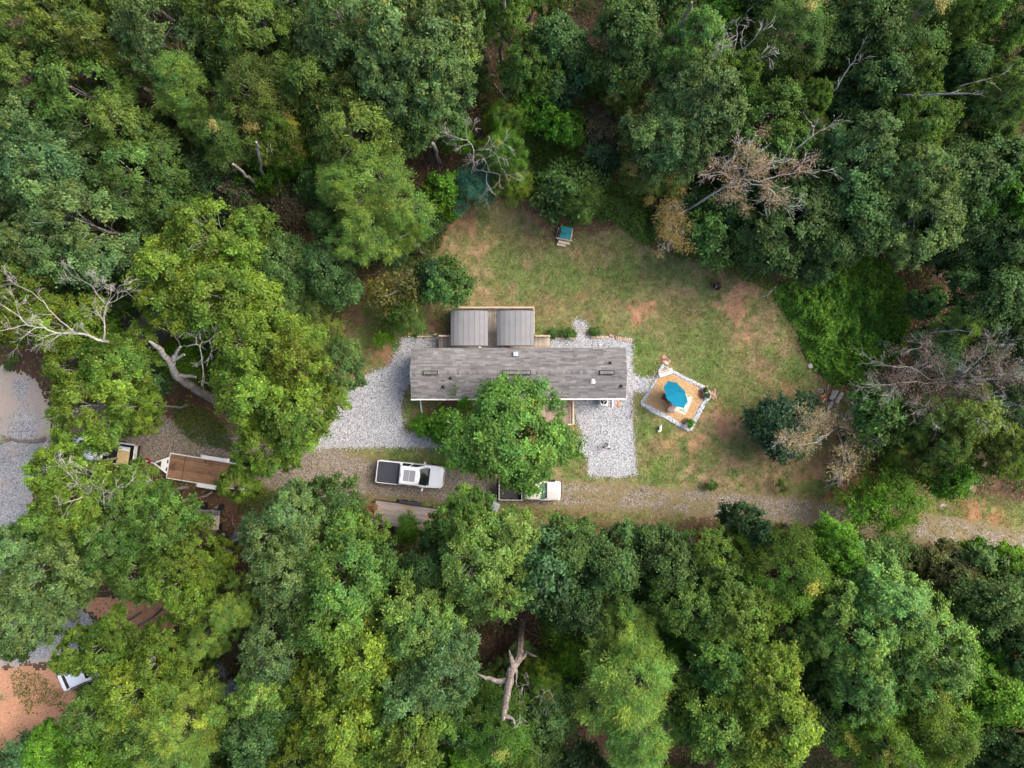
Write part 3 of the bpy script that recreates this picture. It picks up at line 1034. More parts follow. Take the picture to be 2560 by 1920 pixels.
def crown_mesh(name, seed, style, R, z0, z1, nl, ncl=None, web=0.0, m=None, holes=6):
    rng = np.random.default_rng(seed)
    S = STYLES[style]
    lb = lobes(rng, R, z0, z1, nl)
    cc, cd = clump_centres(rng, lb, ncl or S['ncl'], S['gap'], holes)
    ltone = np.exp(rng.normal(0, .13, len(lb)))
    lwarm = rng.normal(0, S['warm'] * .9, len(lb))
    lcen = np.array([l[0] for l in lb])
    C, Nn, D, T, Ls, Ws = [], [], [], [], [], []
    zmin, zmax = cc[:, 2].min(), cc[:, 2].max()
    for k, c in enumerate(cc):
        rc = rng.uniform(*S['rc'])
        n = int(S['dens'] * (rc / 0.75) ** 2)
        # leaves sit along a handful of twigs that fan out of the clump
        ns_ = rng.integers(6, 11)
        sp = rand_dirs(rng, ns_) * np.array((1, 1, .55)) + np.array((0, 0, .28)) + cd[k] * .35
        sp /= np.linalg.norm(sp, axis=1, keepdims=True)
        sl = rc * rng.uniform(.65, 1.25, ns_)
        si = rng.integers(0, ns_, n)
        tt = rng.uniform(.12, 1.0, n) ** .8
        off = sp[si] * (sl[si] * tt)[:, None] + rng.normal(0, 1, (n, 3)) * (S['spr'] * (0.6 + .6 * tt))[:, None] * np.array((1, 1, .6))
        off[:, 2] -= .18 * tt ** 2 * rc
        d = sp[si] + rng.normal(0, .45, (n, 3))
        d /= np.linalg.norm(d, axis=1, keepdims=True)
        pos = c + off
        if style == 'pine':
            nr = rand_dirs(rng, n)
            dr = d + cd[k] * 0.5 + rng.normal(0, .25, (n, 3))
            dr[:, 2] -= S['hang']
        else:
            nr = d * 0.55 + np.array((0, 0, S['up'])) + cd[k] * 0.25 + rng.normal(0, .38, (n, 3))
            dr = d * np.array((1, 1, 0.3)) + rng.normal(0, .35, (n, 3))
            dr[:, 2] -= S['hang']
        li = int(np.argmin(((lcen - c) ** 2).sum(1)))
        tone = math.exp(rng.normal(0, S['tv'])) * ltone[li]
        leaf_t = np.exp(rng.normal(0, .22, n))
        warm = np.clip(rng.normal(0, S['warm'], n) + rng.normal(0, S['warm'] * .8) + lwarm[li], -.25, .7)
        t = np.stack([tone * leaf_t * (1 + 1.1 * warm), tone * leaf_t * (1 + .22 * warm), tone * leaf_t * (1 - .6 * warm)], 1)
        if web and rng.random() < web:
            t = np.array([[3.2, 1.75, 2.9]]) * leaf_t[:, None] * rng.uniform(.8, 1.2)
        else:
            odd = rng.random(n) < 0.012
            t[odd] = t[odd] * np.array((2.4, 1.2, .6))
        C.append(pos); Nn.append(nr); D.append(dr); T.append(t)
        Ls.append(S['L'] * rng.uniform(.7, 1.3, n)); Ws.append(S['W'] * rng.uniform(.7, 1.25, n))
    C = np.concatenate(C); Nn = np.concatenate(Nn); D = np.concatenate(D)
    T = np.clip(np.concatenate(T), 0.05, 6)
    # straggling leaves inside the crown
    me = leaves_mesh(name, C, Nn, D, np.concatenate(Ls), np.concatenate(Ws), T, m or (NEEDLE if style == 'pine' else LEAF))
    return me, cc, cd


def curve_pts(a, b, sag, rng, n=5, wob=0.12):
    a, b = Vector(a), Vector(b)
    out = []
    L = (b - a).length
    for i in range(n):
        t = i / (n - 1)
        p = a.lerp(b, t)
        p.z += sag * math.sin(math.pi * t) * L
        if 0 < i < n - 1:
            p += Vector((rng.normal(0, wob), rng.normal(0, wob), rng.normal(0, wob))) * L * 0.25
        out.append(p)
    return out


def trunk_mesh(name, seed, h, r0, cc, cd, nlimb, zfork, m, twigs=40, tw=0.022):
    rng = np.random.default_rng(seed)
    mb = MB()
    top = Vector((rng.normal(0, .3), rng.normal(0, .3), h * 0.93))
    pts = curve_pts((0, 0, -0.15), top, 0, rng, 8, 0.07)
    rad = [r0 * (1.35 if i == 0 else 1.0) * (1 - 0.85 * (i / 7) ** 1.1) for i in range(8)]
    mb.tube(pts, rad, 7)
    order = np.argsort(rng.random(len(cc)))
    for k in order[:nlimb]:
        c = Vector(cc[k])
        zf = min(zfork + rng.uniform(0, 0.5) * (h - zfork), c.z - 0.3)
        i = max(0.0, min(1.0, zf / (h * 0.93))) * 7
        a = pts[int(i)].lerp(pts[min(int(i) + 1, 7)], i - int(i))
        rl = max(0.03, r0 * 0.45 * (1 - zf / (h * 1.15)))
        cv = curve_pts(a, c, 0.10, rng, 5)
        mb.tube(cv, [rl, rl * .75, rl * .55, rl * .35, tw * .8], 5)
        for t in range(2):
            j = order[rng.integers(0, len(order))]
            e = c + Vector(rand_dirs(rng, 1)[0]) * rng.uniform(.6, 1.4)
            mb.tube(curve_pts(cv[3], e, 0.05, rng, 4), [rl * .35, tw, tw * .7, tw * .4], 4)
    for k in order[nlimb:nlimb + twigs]:
        c = Vector(cc[k])
        inn = Vector((c.x * .55, c.y * .55, c.z - 0.9))
        mb.tube(curve_pts(inn, c + Vector(cd[k]) * 0.35, 0.04, rng, 4), [tw * 1.6, tw * 1.2, tw * .8, tw * .35], 4)
    return mb.mesh(name, m, smooth=True)


VAR = {}


def add_variant(key, seed, style, R, z0, h, nl, ncl=None, web=0.0, r0=0.24, nlimb=12, bark=None, twigs=46, holes=6):
    me, cc, cd = crown_mesh('crown', seed, style, R, z0, h, nl, ncl, web, holes=holes)
    tr = trunk_mesh('trunk', seed + 500, h, r0, cc, cd, nlimb, z0 * 0.9, bark or BARK, twigs)
    VAR.setdefault(key, []).append((me, tr, R, h))


for s_ in range(6):
    add_variant('oak', 100 + s_, 'oak', 4.0 + .3 * (s_ % 3), 4.6, 13.0, 7 + s_, bark=BARK_PALE)
for s_ in range(4):
    add_variant('lanky', 120 + s_, 'lanky', 4.0 + .3 * (s_ % 2), 4.6, 13.0, 7 + s_ * 2, bark=BARK_PALE)
for s_ in range(3):
    add_variant('maple', 140 + s_, 'maple', 3.8, 3.4, 11.0, 7 + 2 * s_, bark=BARK)
for s_ in range(3):
    add_variant('pine', 150 + s_, 'pine', 3.6, 5.0, 14.0, 8 + 2 * s_, bark=BARK, nlimb=18)
for s_ in range(3):
    add_variant('fine', 160 + s_, 'fine', 3.7, 4.0, 12.0, 7 + 2 * s_, web=0.06, bark=BARK_PALE, nlimb=16)
for s_ in range(3):
    add_variant('small', 170 + s_, ('maple', 'oak', 'fine')[s_], 2.1, 1.0, 5.0, 5, ncl=46, r0=0.09, nlimb=8, twigs=12, holes=2)
for s_ in range(3):
    add_variant('shrub', 180 + s_, ('maple', 'oak', 'fine')[s_], 1.2, 0.35, 1.9, 4, ncl=24, r0=0.045, nlimb=8, twigs=4, holes=0)
add_variant('round', 190, 'maple', 2.6, 0.5, 5.0, 7, ncl=90, r0=0.12, nlimb=8, twigs=6, holes=0)
add_variant('round', 191, 'oak', 4.2, 2.5, 11.0, 11, ncl=150, r0=0.25, nlimb=14, twigs=40, holes=2)

# species: (variants, tree name, category, leaf colour)
SPEC = {
    'A': ('oak', 'oak_tree', 'tree', (0.092, 0.162, 0.052)),
    'B': ('lanky', 'broadleaf_tree', 'tree', (0.088, 0.148, 0.030)),
    'C': ('oak', 'oak_tree', 'tree', (0.112, 0.182, 0.022)),
    'D': ('pine', 'pine_tree', 'tree', (0.148, 0.245, 0.050)),
    'E': ('maple', 'broadleaf_tree', 'tree', (0.058, 0.118, 0.030)),
    'F': ('maple', 'broadleaf_tree', 'tree', (0.085, 0.200, 0.016)),
    'M': ('oak', 'broadleaf_tree', 'tree', (0.086, 0.162, 0.028)),
    'L': ('oak', 'oak_tree', 'tree', (0.125, 0.230, 0.055)),
    'G': ('maple', 'broadleaf_tree', 'tree', (0.098, 0.110, 0.036)),
    'H': ('pine', 'spruce_tree', 'tree', (0.038, 0.128, 0.092)),
    'I': ('fine', 'locust_tree', 'tree', (0.090, 0.142, 0.028)),
    'K': ('fine', 'feathery_tree', 'tree', (0.085, 0.165, 0.018)),
    'S': ('small', 'small_tree', 'tree', (0.060, 0.122, 0.026)),
    'SF': ('small', 'small_tree', 'tree', (0.080, 0.190, 0.015)),
    'T': ('round', 'broadleaf_tree', 'tree', (0.098, 0.190, 0.030)),
    'R': ('round', 'small_tree', 'tree', (0.036, 0.085, 0.034)),
    'SG': ('small', 'small_tree', 'tree', (0.080, 0.070, 0.038)),
    'SD': ('small', 'small_tree', 'tree', (0.045, 0.100, 0.036)),
    'U': ('shrub', 'shrub', 'shrub', (0.058, 0.125, 0.024)),
    'UF': ('shrub', 'shrub', 'shrub', (0.072, 0.185, 0.014)),
    'UB': ('shrub', 'shrub', 'shrub', (0.110, 0.120, 0.035)),
}
TREE_N = [0]
PLACED = []


def tree_at(px, py, rpx, sp, h, label, group=None, crown_z=None, lean=(0, 0), varn=None, colour=None, name=None, trunk=True, rot=None):
    vk, nm, cat, colr = SPEC[sp]
    vs = VAR[vk]
    i = TREE_N[0]
    TREE_N[0] += 1
    varn = {'T': 1, 'R': 0}.get(sp, varn)
    me, tr, R0, h0 = vs[varn if varn is not None else (i * 7 + int(px)) % len(vs)]
    zc = crown_z if crown_z is not None else h * 0.74
    base = P(px, py, zc)
    R = rpx * (CAMH - zc) / FPX
    base.z = 0.0
    rz = (i * 2.39996) % 6.283 if rot is None else rot
    s = R / R0
    o = empty(name or nm, base, rz, label, cat, group, scale=(s, s, h / h0))
    if lean != (0, 0):
        o.location.x -= lean[0] * 0.7
        o.location.y -= lean[1] * 0.7
        v = Vector((lean[0], lean[1], h)).normalized()
        q = Vector((0, 0, 1)).rotation_difference(v) @ Matrix.Rotation(rz, 3, 'Z').to_quaternion()
        o.rotation_euler = q.to_euler()
    c = link_mesh('crown', me, o)
    r_ = random.Random(i * 31 + 5)
    k = colour or colr
    b = r_.uniform(.92, 1.18) * 1.12
    wv = r_.uniform(-.08, .10)
    c.color = (k[0] * b * (1 + wv), k[1] * b, k[2] * b * (1 - wv), 1)
    if trunk:
        link_mesh('trunk', tr, o)
    PLACED.append((px, py, rpx * 0.92))
    return o

# ------------------------------------------------------------------ the wood: every crown in view. vx vy r species height | label
TREES = """
60 40 95 B 14 | olive broadleaf tree filling the top left corner of the wood
165 75 95 B 14 | olive tree just inside the corner one, bare grey twigs showing through
345 70 95 A 15 | pale blue-green oak, the palest crown along the upper left edge
255 25 70 B 13 | small-topped olive tree between the corner olive and the pale blue-green oak
470 30 85 B 14 | olive-brown tree touching the top edge, right of the pale blue-green oak
555 85 105 B 15 | broad olive-brown tree above the white-webbed locusts
650 35 80 A 14 | grey-green oak at the top edge beside the broad olive-brown tree
185 190 105 M 13 | mid-green tree with rounded tufts, left of the bright feathery pine
60 175 80 B 12 | olive tree on the left edge below the corner crown
410 190 72 D 14 | bright feathery pine standing among the darker oaks, upper of its two tops
430 268 48 D 11 | short bright pine top just below the taller feathery pine
283 285 85 B 13 | light olive oak with drooping leaves below the mid-green tufted tree
310 385 85 B 13 | second light olive oak, directly below the first and above the blue-green mass
40 275 80 A 13 | blue-green oak cut off by the left edge, above another like it
95 365 95 A 14 | blue-green oak of many lobes, left of the light olive pair
20 400 70 A 13 | blue-green oak at the left edge, lower of the two there
205 495 110 A 14 | large blue-green oak above the bare white branches of the dead tree
90 520 80 A 13 | blue-green oak between the left edge and the large blue-green oak
330 470 60 E 10 | dark green tree in the gap left of the yellow-green oak's top
575 215 92 I 14 | olive locust with pale webs at its tips, over the twin leaning trunks
500 300 66 I 12 | smaller webbed locust left of the twin leaning trunks
615 300 55 K 12 | bright green feathery tree tucked under the webbed locust
690 190 80 B 14 | olive tree right of the big webbed locust, up the slope
775 275 105 B 14 | shiny olive oak just above the big light pine by the yard
640 335 45 SF 8 | small bright green tree right of the twin leaning trunks
755 75 95 A 16 | big blue-green oak at the top edge, left half of the great pale crown
870 90 110 A 17 | great pale oak with ragged leafy tips, highest in the upper middle
935 175 85 A 16 | pale oak with yellowing tips overhanging the brushy clearing
835 195 80 A 15 | pale oak below the great ragged one, left side of its skirt
980 60 65 A 15 | pale oak right of the great ragged one, nearest the tall bare trunk
900 262 78 E 12 | dark bluish tree in the shade right of the shiny olive oak
820 420 90 D 14 | big light pine overlooking the yard, its main rounded top
745 405 60 D 13 | left shoulder of light pine beside the big one by the yard
800 505 72 D 13 | lower light pine with pale trunk and snapped branches, above the holly-like trees
885 505 40 D 11 | small pine top reaching towards the lawn from the big light pine
510 425 44 SF 6 | small vivid green tree at the foot of the twin leaning trunks
640 440 62 SG 6 | brownish dark shrub-tree on bare litter right of the twin trunk bases
705 480 50 E 9 | dark tree in the shade beneath the left pine
710 590 70 E 10 | dense dark green tree on the edge of the bare brown litter strip
605 575 70 E 10 | deep green tree hemmed in between the yellow-green oak and the litter strip
470 510 92 C 14 | yellow-green oak, topmost of the big yellow group, loose bright tip
395 600 92 C 14 | yellow-green oak left of the topmost one, over the hidden shed
480 640 95 C 14 | yellow-green oak in the middle of the big yellow group
372 655 58 C 13 | yellow-green oak drooping over the grey shed roof
560 740 90 C 14 | yellow-green oak right of the shed, below the webbed grey-brown tree
655 730 62 I 9 | grey-brown webbed tree between yellow oaks and the bare litter strip
625 660 60 I 9 | thin webbed tree with pink-grey tufts, upper of two by the litter strip
640 790 82 C 14 | yellow-green oak reaching out towards the gravel parking pad
555 850 76 C 14 | yellow-green oak right of the thick leaning pale trunk
640 900 85 C 13 | yellow-green oak hanging over the corner of the gravel pad
575 965 58 C 12 | yellow-green oak above the end of the brown planked trailer
526 1040 47 C 11 | yellow oak boughs over the tail of the brown planked trailer
735 785 58 E 8 | dark round tree against the left side of the gravel pad
60 610 72 C 12 | yellow-green crown at the left edge above the white dead branches
58 700 58 C 12 | yellow-green crown crossed by the white dead branches at the left edge
150 700 66 C 12 | yellow-green crown behind the fork of the white dead branches
255 790 80 C 12 | yellow-green crown just below the fork of the white dead tree
168 790 62 C 12 | yellow-green crown below the white dead branches, left of the fork
210 880 88 C 12 | broad yellow crown over the gravel lane, above the white work truck
300 880 52 C 11 | yellow crown beside the base of the thick leaning trunk
128 1020 56 C 12 | yellow crown with a bare grey fan of twigs, left of the white truck
180 1075 84 C 12 | yellow crown full of bare grey twigs below the white work truck
128 1122 56 M 12 | green crown between twiggy yellow oak and the gravel lane
300 1085 66 M 11 | fresh green crown right below the white work truck
362 1098 50 M 11 | fresh green crown at the lower edge of the brown planked trailer
365 1140 70 M 12 | fresh green crown left of the two-seat utility cart
430 1210 66 C 12 | brightest yellow oak, just below the utility cart
395 1250 80 C 12 | bright yellow oak next below the brightest one, over grey chippings
255 1175 70 M 12 | green crown deep in the yellow oaks above the red clay patch
60 1180 62 A 12 | grey-green oak over the gravel lane, upper of three at the left edge
120 1240 84 A 13 | grey-green oak over the gravel lane, middle of the three
55 1330 80 A 13 | grey-green oak over the gravel lane, lowest of the three
150 1262 54 M 12 | green crown at the upper end of the red clay patch
310 1235 66 M 12 | green crown with bits of white rubbish showing beneath
240 1385 56 C 12 | yellow-green crown in front of the red clay patch
360 1405 66 C 12 | yellow-green crown right of the red clay patch
172 1405 54 C 12 | yellow-green crown hiding the upper end of the white car
300 1470 82 C 12 | yellow-green crown right of the hidden white car
220 1530 70 M 12 | green crown below the hidden white car, beside bare clay
330 1570 80 M 12 | green crown low on the clay slope, beneath the metal shed's left side
40 1390 46 E 9 | dark tree edge over the clay at the left border
120 1600 56 F 10 | light green sapling crown on the bare orange clay
210 1630 74 F 11 | light green crown on the bottom edge over orange clay
512 1305 54 D 13 | yellowish pine above the blue-grey metal shed
450 1375 50 D 13 | yellowish pine partly covering the blue-grey metal shed
405 1560 78 D 14 | large yellowish pine below the blue-grey metal shed
380 1620 76 D 13 | yellowish pine on the bottom edge beneath the large one
600 1150 72 A 14 | frosty blue-green oak right of the utility cart, upper part of a tall pair
640 1110 60 A 13 | frosty blue-green oak touching the lower edge of the track
625 1225 88 A 14 | frosty blue-green oak, lower and larger of the pair beside the cart
715 1095 60 E 10 | dark low tree at the track edge left of the grey trailer
765 1160 58 M 12 | green tree with a rust-brown patch left of the grey trailer
745 1245 98 M 14 | full olive-green oak below the grey weathered trailer
700 1330 84 M 14 | olive-green oak next below the full one, pale twigs inside
600 1390 78 A 14 | grey-green oak right of the blue-grey metal shed
580 1470 58 L 13 | pale leafy oak against the right side of the metal shed
770 1420 95 C 14 | golden-green oak in the middle of the lower left wood
700 1470 70 C 13 | golden-green oak left of the dark hole in the canopy
745 1570 86 C 14 | golden-green oak near the bottom edge with a pale crooked stem
880 1590 96 C 14 | golden-green oak at the bottom edge, right of the crooked stem
560 1580 84 E 12 | dark green tree between yellowish pine and golden oaks at the bottom
640 1620 66 C 12 | small golden crown on the bottom edge left of the crooked stem
905 1340 82 L 14 | light green oak with bare twigs sticking out of its top
960 1440 92 A 14 | blue-green oak left of the broken grey snag
890 1490 70 A 13 | blue-green oak below the twiggy light oak
990 1545 62 E 11 | dark green tree at the foot of the broken snag, left
1012 1124 66 M 13 | rounded green tree at the track edge between trailer and bin
1035 1200 98 L 14 | large light green oak below the rounded tree by the bin
1085 1250 66 L 13 | right-hand boughs of light green oak over the dark gap
930 1230 60 E 11 | dark green tree between grey trailer and large light oak
882 1144 28 SF 5 | vivid green sapling leaning over the grey weathered trailer
1118 944 114 T 10 | big green shade tree in front of the mobile home
1190 1240 76 SD 11 | dark teal tree beside the dark gap, right of the large light oak
1230 1180 60 E 10 | dark green tree at the bottom of the grassy track verge
1320 1225 74 E 11 | dark green tree with bright tips, second along the lower track edge
1240 1300 56 SD 10 | dark teal tree below the one beside the dark gap
1250 1420 52 SF 8 | yellow-green young tree right of the broken snag
1360 1380 66 D 13 | light pine, upper top of the big pale pine right of the snag
1355 1470 104 D 14 | big pale pine standing right of the broken grey snag
1380 1580 80 D 13 | pale pine reaching the bottom edge below the big one
1080 1580 84 K 12 | feathery green tree on the bottom edge below the snag
1180 1540 66 E 10 | dark undergrown tree between the snag and the pale pine
1180 1480 50 K 9 | thin feathery sapling between the snag and the pale pine
1440 1215 74 E 11 | dark green tree third along the lower track edge
1610 1142 48 SD 9 | dark grey-green tree pushing out over the lower track edge
1530 1202 66 M 11 | mid-green tree left of the feathery cedar-like crown
1480 1300 80 M 12 | olive mid-green tree above the golden-green crowns, lower right wood
1580 1310 90 M 13 | yellow-tipped green oak left of the feathery cedar-like crown
1710 1240 92 K 13 | feathery cedar-like crown with thin curved sprays
1795 1186 60 F 12 | fresh green tree at the track edge above the pale frosted oak
1900 1285 92 L 14 | pale frosted oak, tallest of the lower right wood
1840 1350 84 L 14 | pale frosted oak below the tallest, left lobe
1860 1460 74 L 13 | round pale oak below the frosted pair
1995 1390 100 L 14 | large light green oak with silky foliage right of the frosted oaks
1940 1480 60 M 12 | green tree beneath the silky light oak
1640 1440 96 C 14 | golden-green oak in the middle of the lower right wood
1560 1420 74 M 13 | olive-green oak between pale pine and golden-green oak
1660 1560 94 C 14 | golden-green oak near the bottom edge of the lower right wood
1540 1550 86 M 13 | dark olive oak right of the pale pine at the bottom edge
1770 1540 60 E 10 | dark tree in the black gap near the bottom right
1740 1360 64 M 12 | green oak between golden-green crown and frosted oak
1930 1215 46 UB 5 | yellowish bush on the track verge above the silky oak
2050 1240 60 G 9 | brownish-green tree by the lower end of the track
2140 1300 82 E 12 | dark blue-green tree near the right edge below the track
2180 1225 54 F 9 | yellow-green tree at the right edge where the track leaves
2120 1210 46 SF 7 | small bright tree on the verge where the track leaves
2000 1560 100 K 13 | feathery bright green tree in the bottom right corner area
1900 1600 84 K 13 | feathery tree on the bottom edge left of the corner one
2130 1500 78 F 12 | yellow-green tree by the dark right edge of the lower wood
2190 1400 66 E 11 | dark tree cut by the right edge of the lower wood
2170 1620 74 E 12 | very dark tree in the bottom right corner
2070 1450 60 F 11 | yellow-green crown right of the silky light oak
1028 410 56 H 6 | blue-teal spruce at the top of the lawn
1080 330 52 K 9 | feathery yellow-green tree above the teal spruce
1090 255 46 K 8 | thin feathery sapling on the brushy clearing
1105 395 40 K 7 | feathery sapling right of the teal spruce
960 425 44 SF 6 | bright green sapling at the upper left corner of the lawn
905 470 46 S 6 | dark green sapling between big light pine and the lawn
990 300 34 SF 6 | small bright sapling under the ragged pale oak
1140 150 60 M 11 | green tree right of the tall bare trunk
1200 95 72 E 12 | dark green tree at the top edge, right of the tall bare trunk
1100 30 55 M 13 | green tree behind the tall bare trunk at the top edge
1030 30 45 I 13 | yellowish feathery tree left of the tall bare trunk
1228 165 58 SD 8 | dark teal broadleaf with big leaves in the shade of the upper wood
1160 220 50 SF 7 | bright green low tree above the leafy undergrowth
1222 275 44 SF 6 | vivid round young tree in the middle of the undergrowth
1310 285 54 SG 6 | brown-leaved low tree right of the vivid round young tree
1295 345 42 SD 5 | dark bluish bush-tree just below the brown-leaved one
1237 422 70 S 6 | rounded olive-green tree over the teal-topped timber stand
1345 205 46 I 10 | webbed ragged tree with grey tufts left of the tall pale oak
1355 85 86 E 14 | tall dark green tree at the top edge left of the leaning dark trunk
1500 105 66 L 15 | tall pale oak beside dead white twigs at the upper right
1515 215 98 A 15 | pale blue-green oak below the dead white twigs
1440 300 78 A 13 | shaded blue-green oak left below the pale one
1400 370 60 I 9 | webbed low tree with grey tufts above the lawn's upper edge
1580 170 56 M 13 | green tree right of the dead white twigs
1705 75 84 I 14 | olive tree with rusty webs at the top edge
1860 60 90 E 14 | dark green tree at the top edge right of the bare slope
1963 65 98 I 14 | olive-green tree with pale webs near the top right
2080 60 60 M 14 | yellow-tipped green tree in the top right corner group
2170 40 70 M 14 | green tree filling the top right corner
1670 265 84 M 13 | glossy green oak left of the dead white spear
1745 225 50 M 13 | rounded green oak top at the foot of the dead white spear
1760 310 50 I 11 | rusty webbed tree under the crooked dead branch
1880 190 80 E 13 | dark green tree above the long pale fallen-looking trunk
1960 170 70 M 13 | green tree touching the long pale trunk from above
2145 230 82 B 14 | olive oak at the outer end of the long pale trunk
2060 160 60 E 12 | dark tree between olive oak and webbed tree, upper right
1960 280 74 M 14 | green oak below the long pale trunk
1870 330 84 A 14 | light blue-green oak below the dead branch, right wood
1960 380 76 A 14 | light blue-green oak right below its neighbour of the same colour
1860 445 92 E 12 | deep green tree below the light blue-green pair
1985 480 90 A 13 | frosted oak hanging over the vine-covered bank
1720 470 92 E 11 | deep green tree right of the tan half-dead hemlock
1790 530 60 E 10 | deep green tree just above the vine-covered bank
1650 520 60 E 9 | dark low tree at the lawn's upper right edge
1560 480 48 SD 6 | dark bluish low tree left of the tan half-dead hemlock
2105 370 92 E 13 | dark green tree at the right, below the olive oak
2190 420 74 F 13 | lighter green tree on the right edge
2085 490 66 SD 10 | dark blue-green tree in deep shade right of the frosted oak
2180 530 74 E 11 | dark tree on the right edge, above the bare litter
2165 640 78 E 11 | dark tree on the right edge, beside the small bluish pine
2066 705 52 D 9 | small bluish-green pine over the bare litter at the right
2000 650 36 S 7 | dark sapling on the right border of the vine-covered bank
2100 590 44 SF 6 | yellowish sapling in the shaded bare litter
2190 740 60 E 10 | dark tree on the right edge by the brown bare tree
2180 830 60 E 10 | dark tree on the right edge below the brown bare tree
1700 914 80 R 5 | round dark green tree alone at the corner of the yard
1650 912 34 SD 4 | low dark bush joined to the round dark tree's yard side
1905 900 70 S 8 | dark green tree between woodpile and the brown bare tree
1960 940 54 K 8 | dull green feathery tree right of the woodpile
1865 985 50 UB 4 | olive bush by the red soil, below the pale dead boughs
1850 930 42 SG 5 | blackish-brown low tree behind the woodpile
2085 900 88 B 11 | greyed olive tree above the white washed gravel
2030 960 62 B 10 | greyed olive tree next to the feathery dull green one
2150 960 64 B 11 | greyed olive tree at the right edge over the washed gravel
2043 1020 52 SF 6 | yellow-green low tree at the edge of the red soil
2195 1005 38 D 7 | small light pine at the right edge by the washed gravel
1911 1085 72 SF 6 | lone bright green tree standing on the track's upper side
865 640 58 UB 5 | glossy brown-green tree behind the left canopy roof
965 612 52 S 6 | rounded dark green tree touching the left canopy roof
930 600 34 SD 6 | bluish tuft-leaved tree between the two trees behind the deck
845 715 34 UF 2.5 | bright green shrub at the back corner of the gravel pad
880 690 40 S 5 | dark green low tree above the bright corner shrub
960 915 34 UF 2.6 | bright green bush against the house front, left of shade tree
1000 850 30 UF 3 | bright bush reaching over the eave, left of the shade tree
910 920 20 UF 1.4 | low bush in the bare bed by the white downspout
965 945 26 UF 1.5 | bright creeping bush spilling onto the front gravel strip
"""
BIG = []
SHADE_ROT = 3.14
for line in TREES.strip().splitlines():
    a, lab = line.split(' | ')
    vx, vy, r, sp, h = a.split()
    vx, vy, r, h = float(vx), float(vy), float(r), float(h)
    if r >= 55 and h >= 9:
        r *= 1.12
    o = tree_at(vx * VS, vy * VS, r * VS, sp, h, lab.strip(), crown_z=h * (0.74 if h > 6 else 0.6), rot=SHADE_ROT if sp == 'T' else None)
    BIG.append([vx * VS, vy * VS, lab.strip(), False])

# little shrubs in the yard and around the house (photo pixels)
for px, py, r, sp, h, lab in [
        (1777, 1213, 12, 'U', 0.9, 'small round bush on the track verge, nearer the gravel drive'),
        (1951, 1215, 16, 'U', 1.2, 'small round bush on the grass near the lone bright tree'),
        (1382, 833, 11, 'U', 0.6, 'thin reddish-green shrub behind the deck step'),
        (1403, 829, 10, 'U', 0.6, 'dark shrub beside the rounded one behind the deck step'),
        (1424, 831, 14, 'U', 0.8, 'rounded green shrub left of the gravel bump'),
        (1487, 828, 11, 'U', 0.6, 'dark green shrub right of the gravel bump'),
        (1725, 1057, 10, 'UF', 0.9, 'round bright green plant in the lower corner of the patio bed'),
        (1764, 974, 6, 'U', 0.5, 'small potted plant at the right corner of the patio bed, upper of two'),
        (1768, 989, 7, 'U', 0.6, 'small potted plant at the right corner of the patio bed, lower of two'),
        (1660, 556, 20, 'UF', 2.0, 'yellow-green bush with bare twigs at the lawn edge below the tan hemlock'),
        (1640, 570, 16, 'U', 1.2, 'grey-green twiggy bush at the lawn edge'),
        (30, 905, 20, 'U', 0.8, 'dark low shrub beside the gravel lane at the left edge')]:
    tree_at(px, py, r, sp, h, lab, crown_z=h * 0.5)

# low trees and saplings filling the shade between the crowns
FLOOR_GAPS = [(455, 1115, 70), (490, 1190, 50), (340, 715, 70), (1800, 862, 45), (770, 690, 62), (775, 610, 40), (590, 450, 50), (650, 490, 60), (560, 420, 40), (1130, 1330, 50), (1130, 1390, 40), (1755, 90, 60), (1790, 20, 50), (1720, 180, 60), (2060, 640, 60), (2010, 700, 50),
              (1600, 290, 50), (1110, 220, 50), (1000, 250, 40), (930, 370, 40), (985, 360, 40), (60, 200, 30), (250, 1320, 90), (60, 1500, 120), (320, 1310, 60), (1270, 1380, 40), (1220, 1350, 40), (870, 690, 40),
              (60, 860, 110), (230, 960, 160), (480, 1110, 110), (400, 960, 120), (480, 1450, 50), (1850, 690, 140), (1740, 690, 60), (480, 1020, 120), (260, 970, 90), (540, 1110, 60), (485, 1440, 50), (1230, 330, 110), (1070, 300, 80), (2120, 1100, 120), (2000, 1110, 120), (2110, 1020, 70), (1170, 1400, 50), (350, 730, 60), (190, 1440, 60)]
def beside(px, py, front, most=16):
    """label that names the nearest big tree not yet used by another neighbour"""
    for t in sorted(BIG, key=lambda t: math.hypot(px - t[0], py - t[1])):
        lab = front + ' ' + t[2]
        if not t[3] and len(lab.split()) <= most and math.hypot(px - t[0], py - t[1]) < 700:
            t[3] = True
            return lab
    return None


ur = random.Random(11)
bo = random.Random(23)
# a few crowns just outside the frame so that the wood goes on
for px, py in [(-90, 210), (-80, 420), (-90, 640), (2660, 120), (2660, 400), (2650, 700), (2660, 960), (2650, 1560), (2640, 1800), (300, -90), (620, -90), (1000, -80), (1330, -80), (1650, -90), (1950, -80), (2280, -90),
               (600, 2000), (950, 2010), (1300, 2000), (1600, 2000), (1950, 2010), (2280, 2000), (-90, 1120)]:
    tree_at(px, py, bo.uniform(95, 125), bo.choice(['A', 'B', 'E', 'M']), 12.5, beside(px, py, 'border tree next to') or 'tree cut off by the border of the view', group='trees along the border of the view')


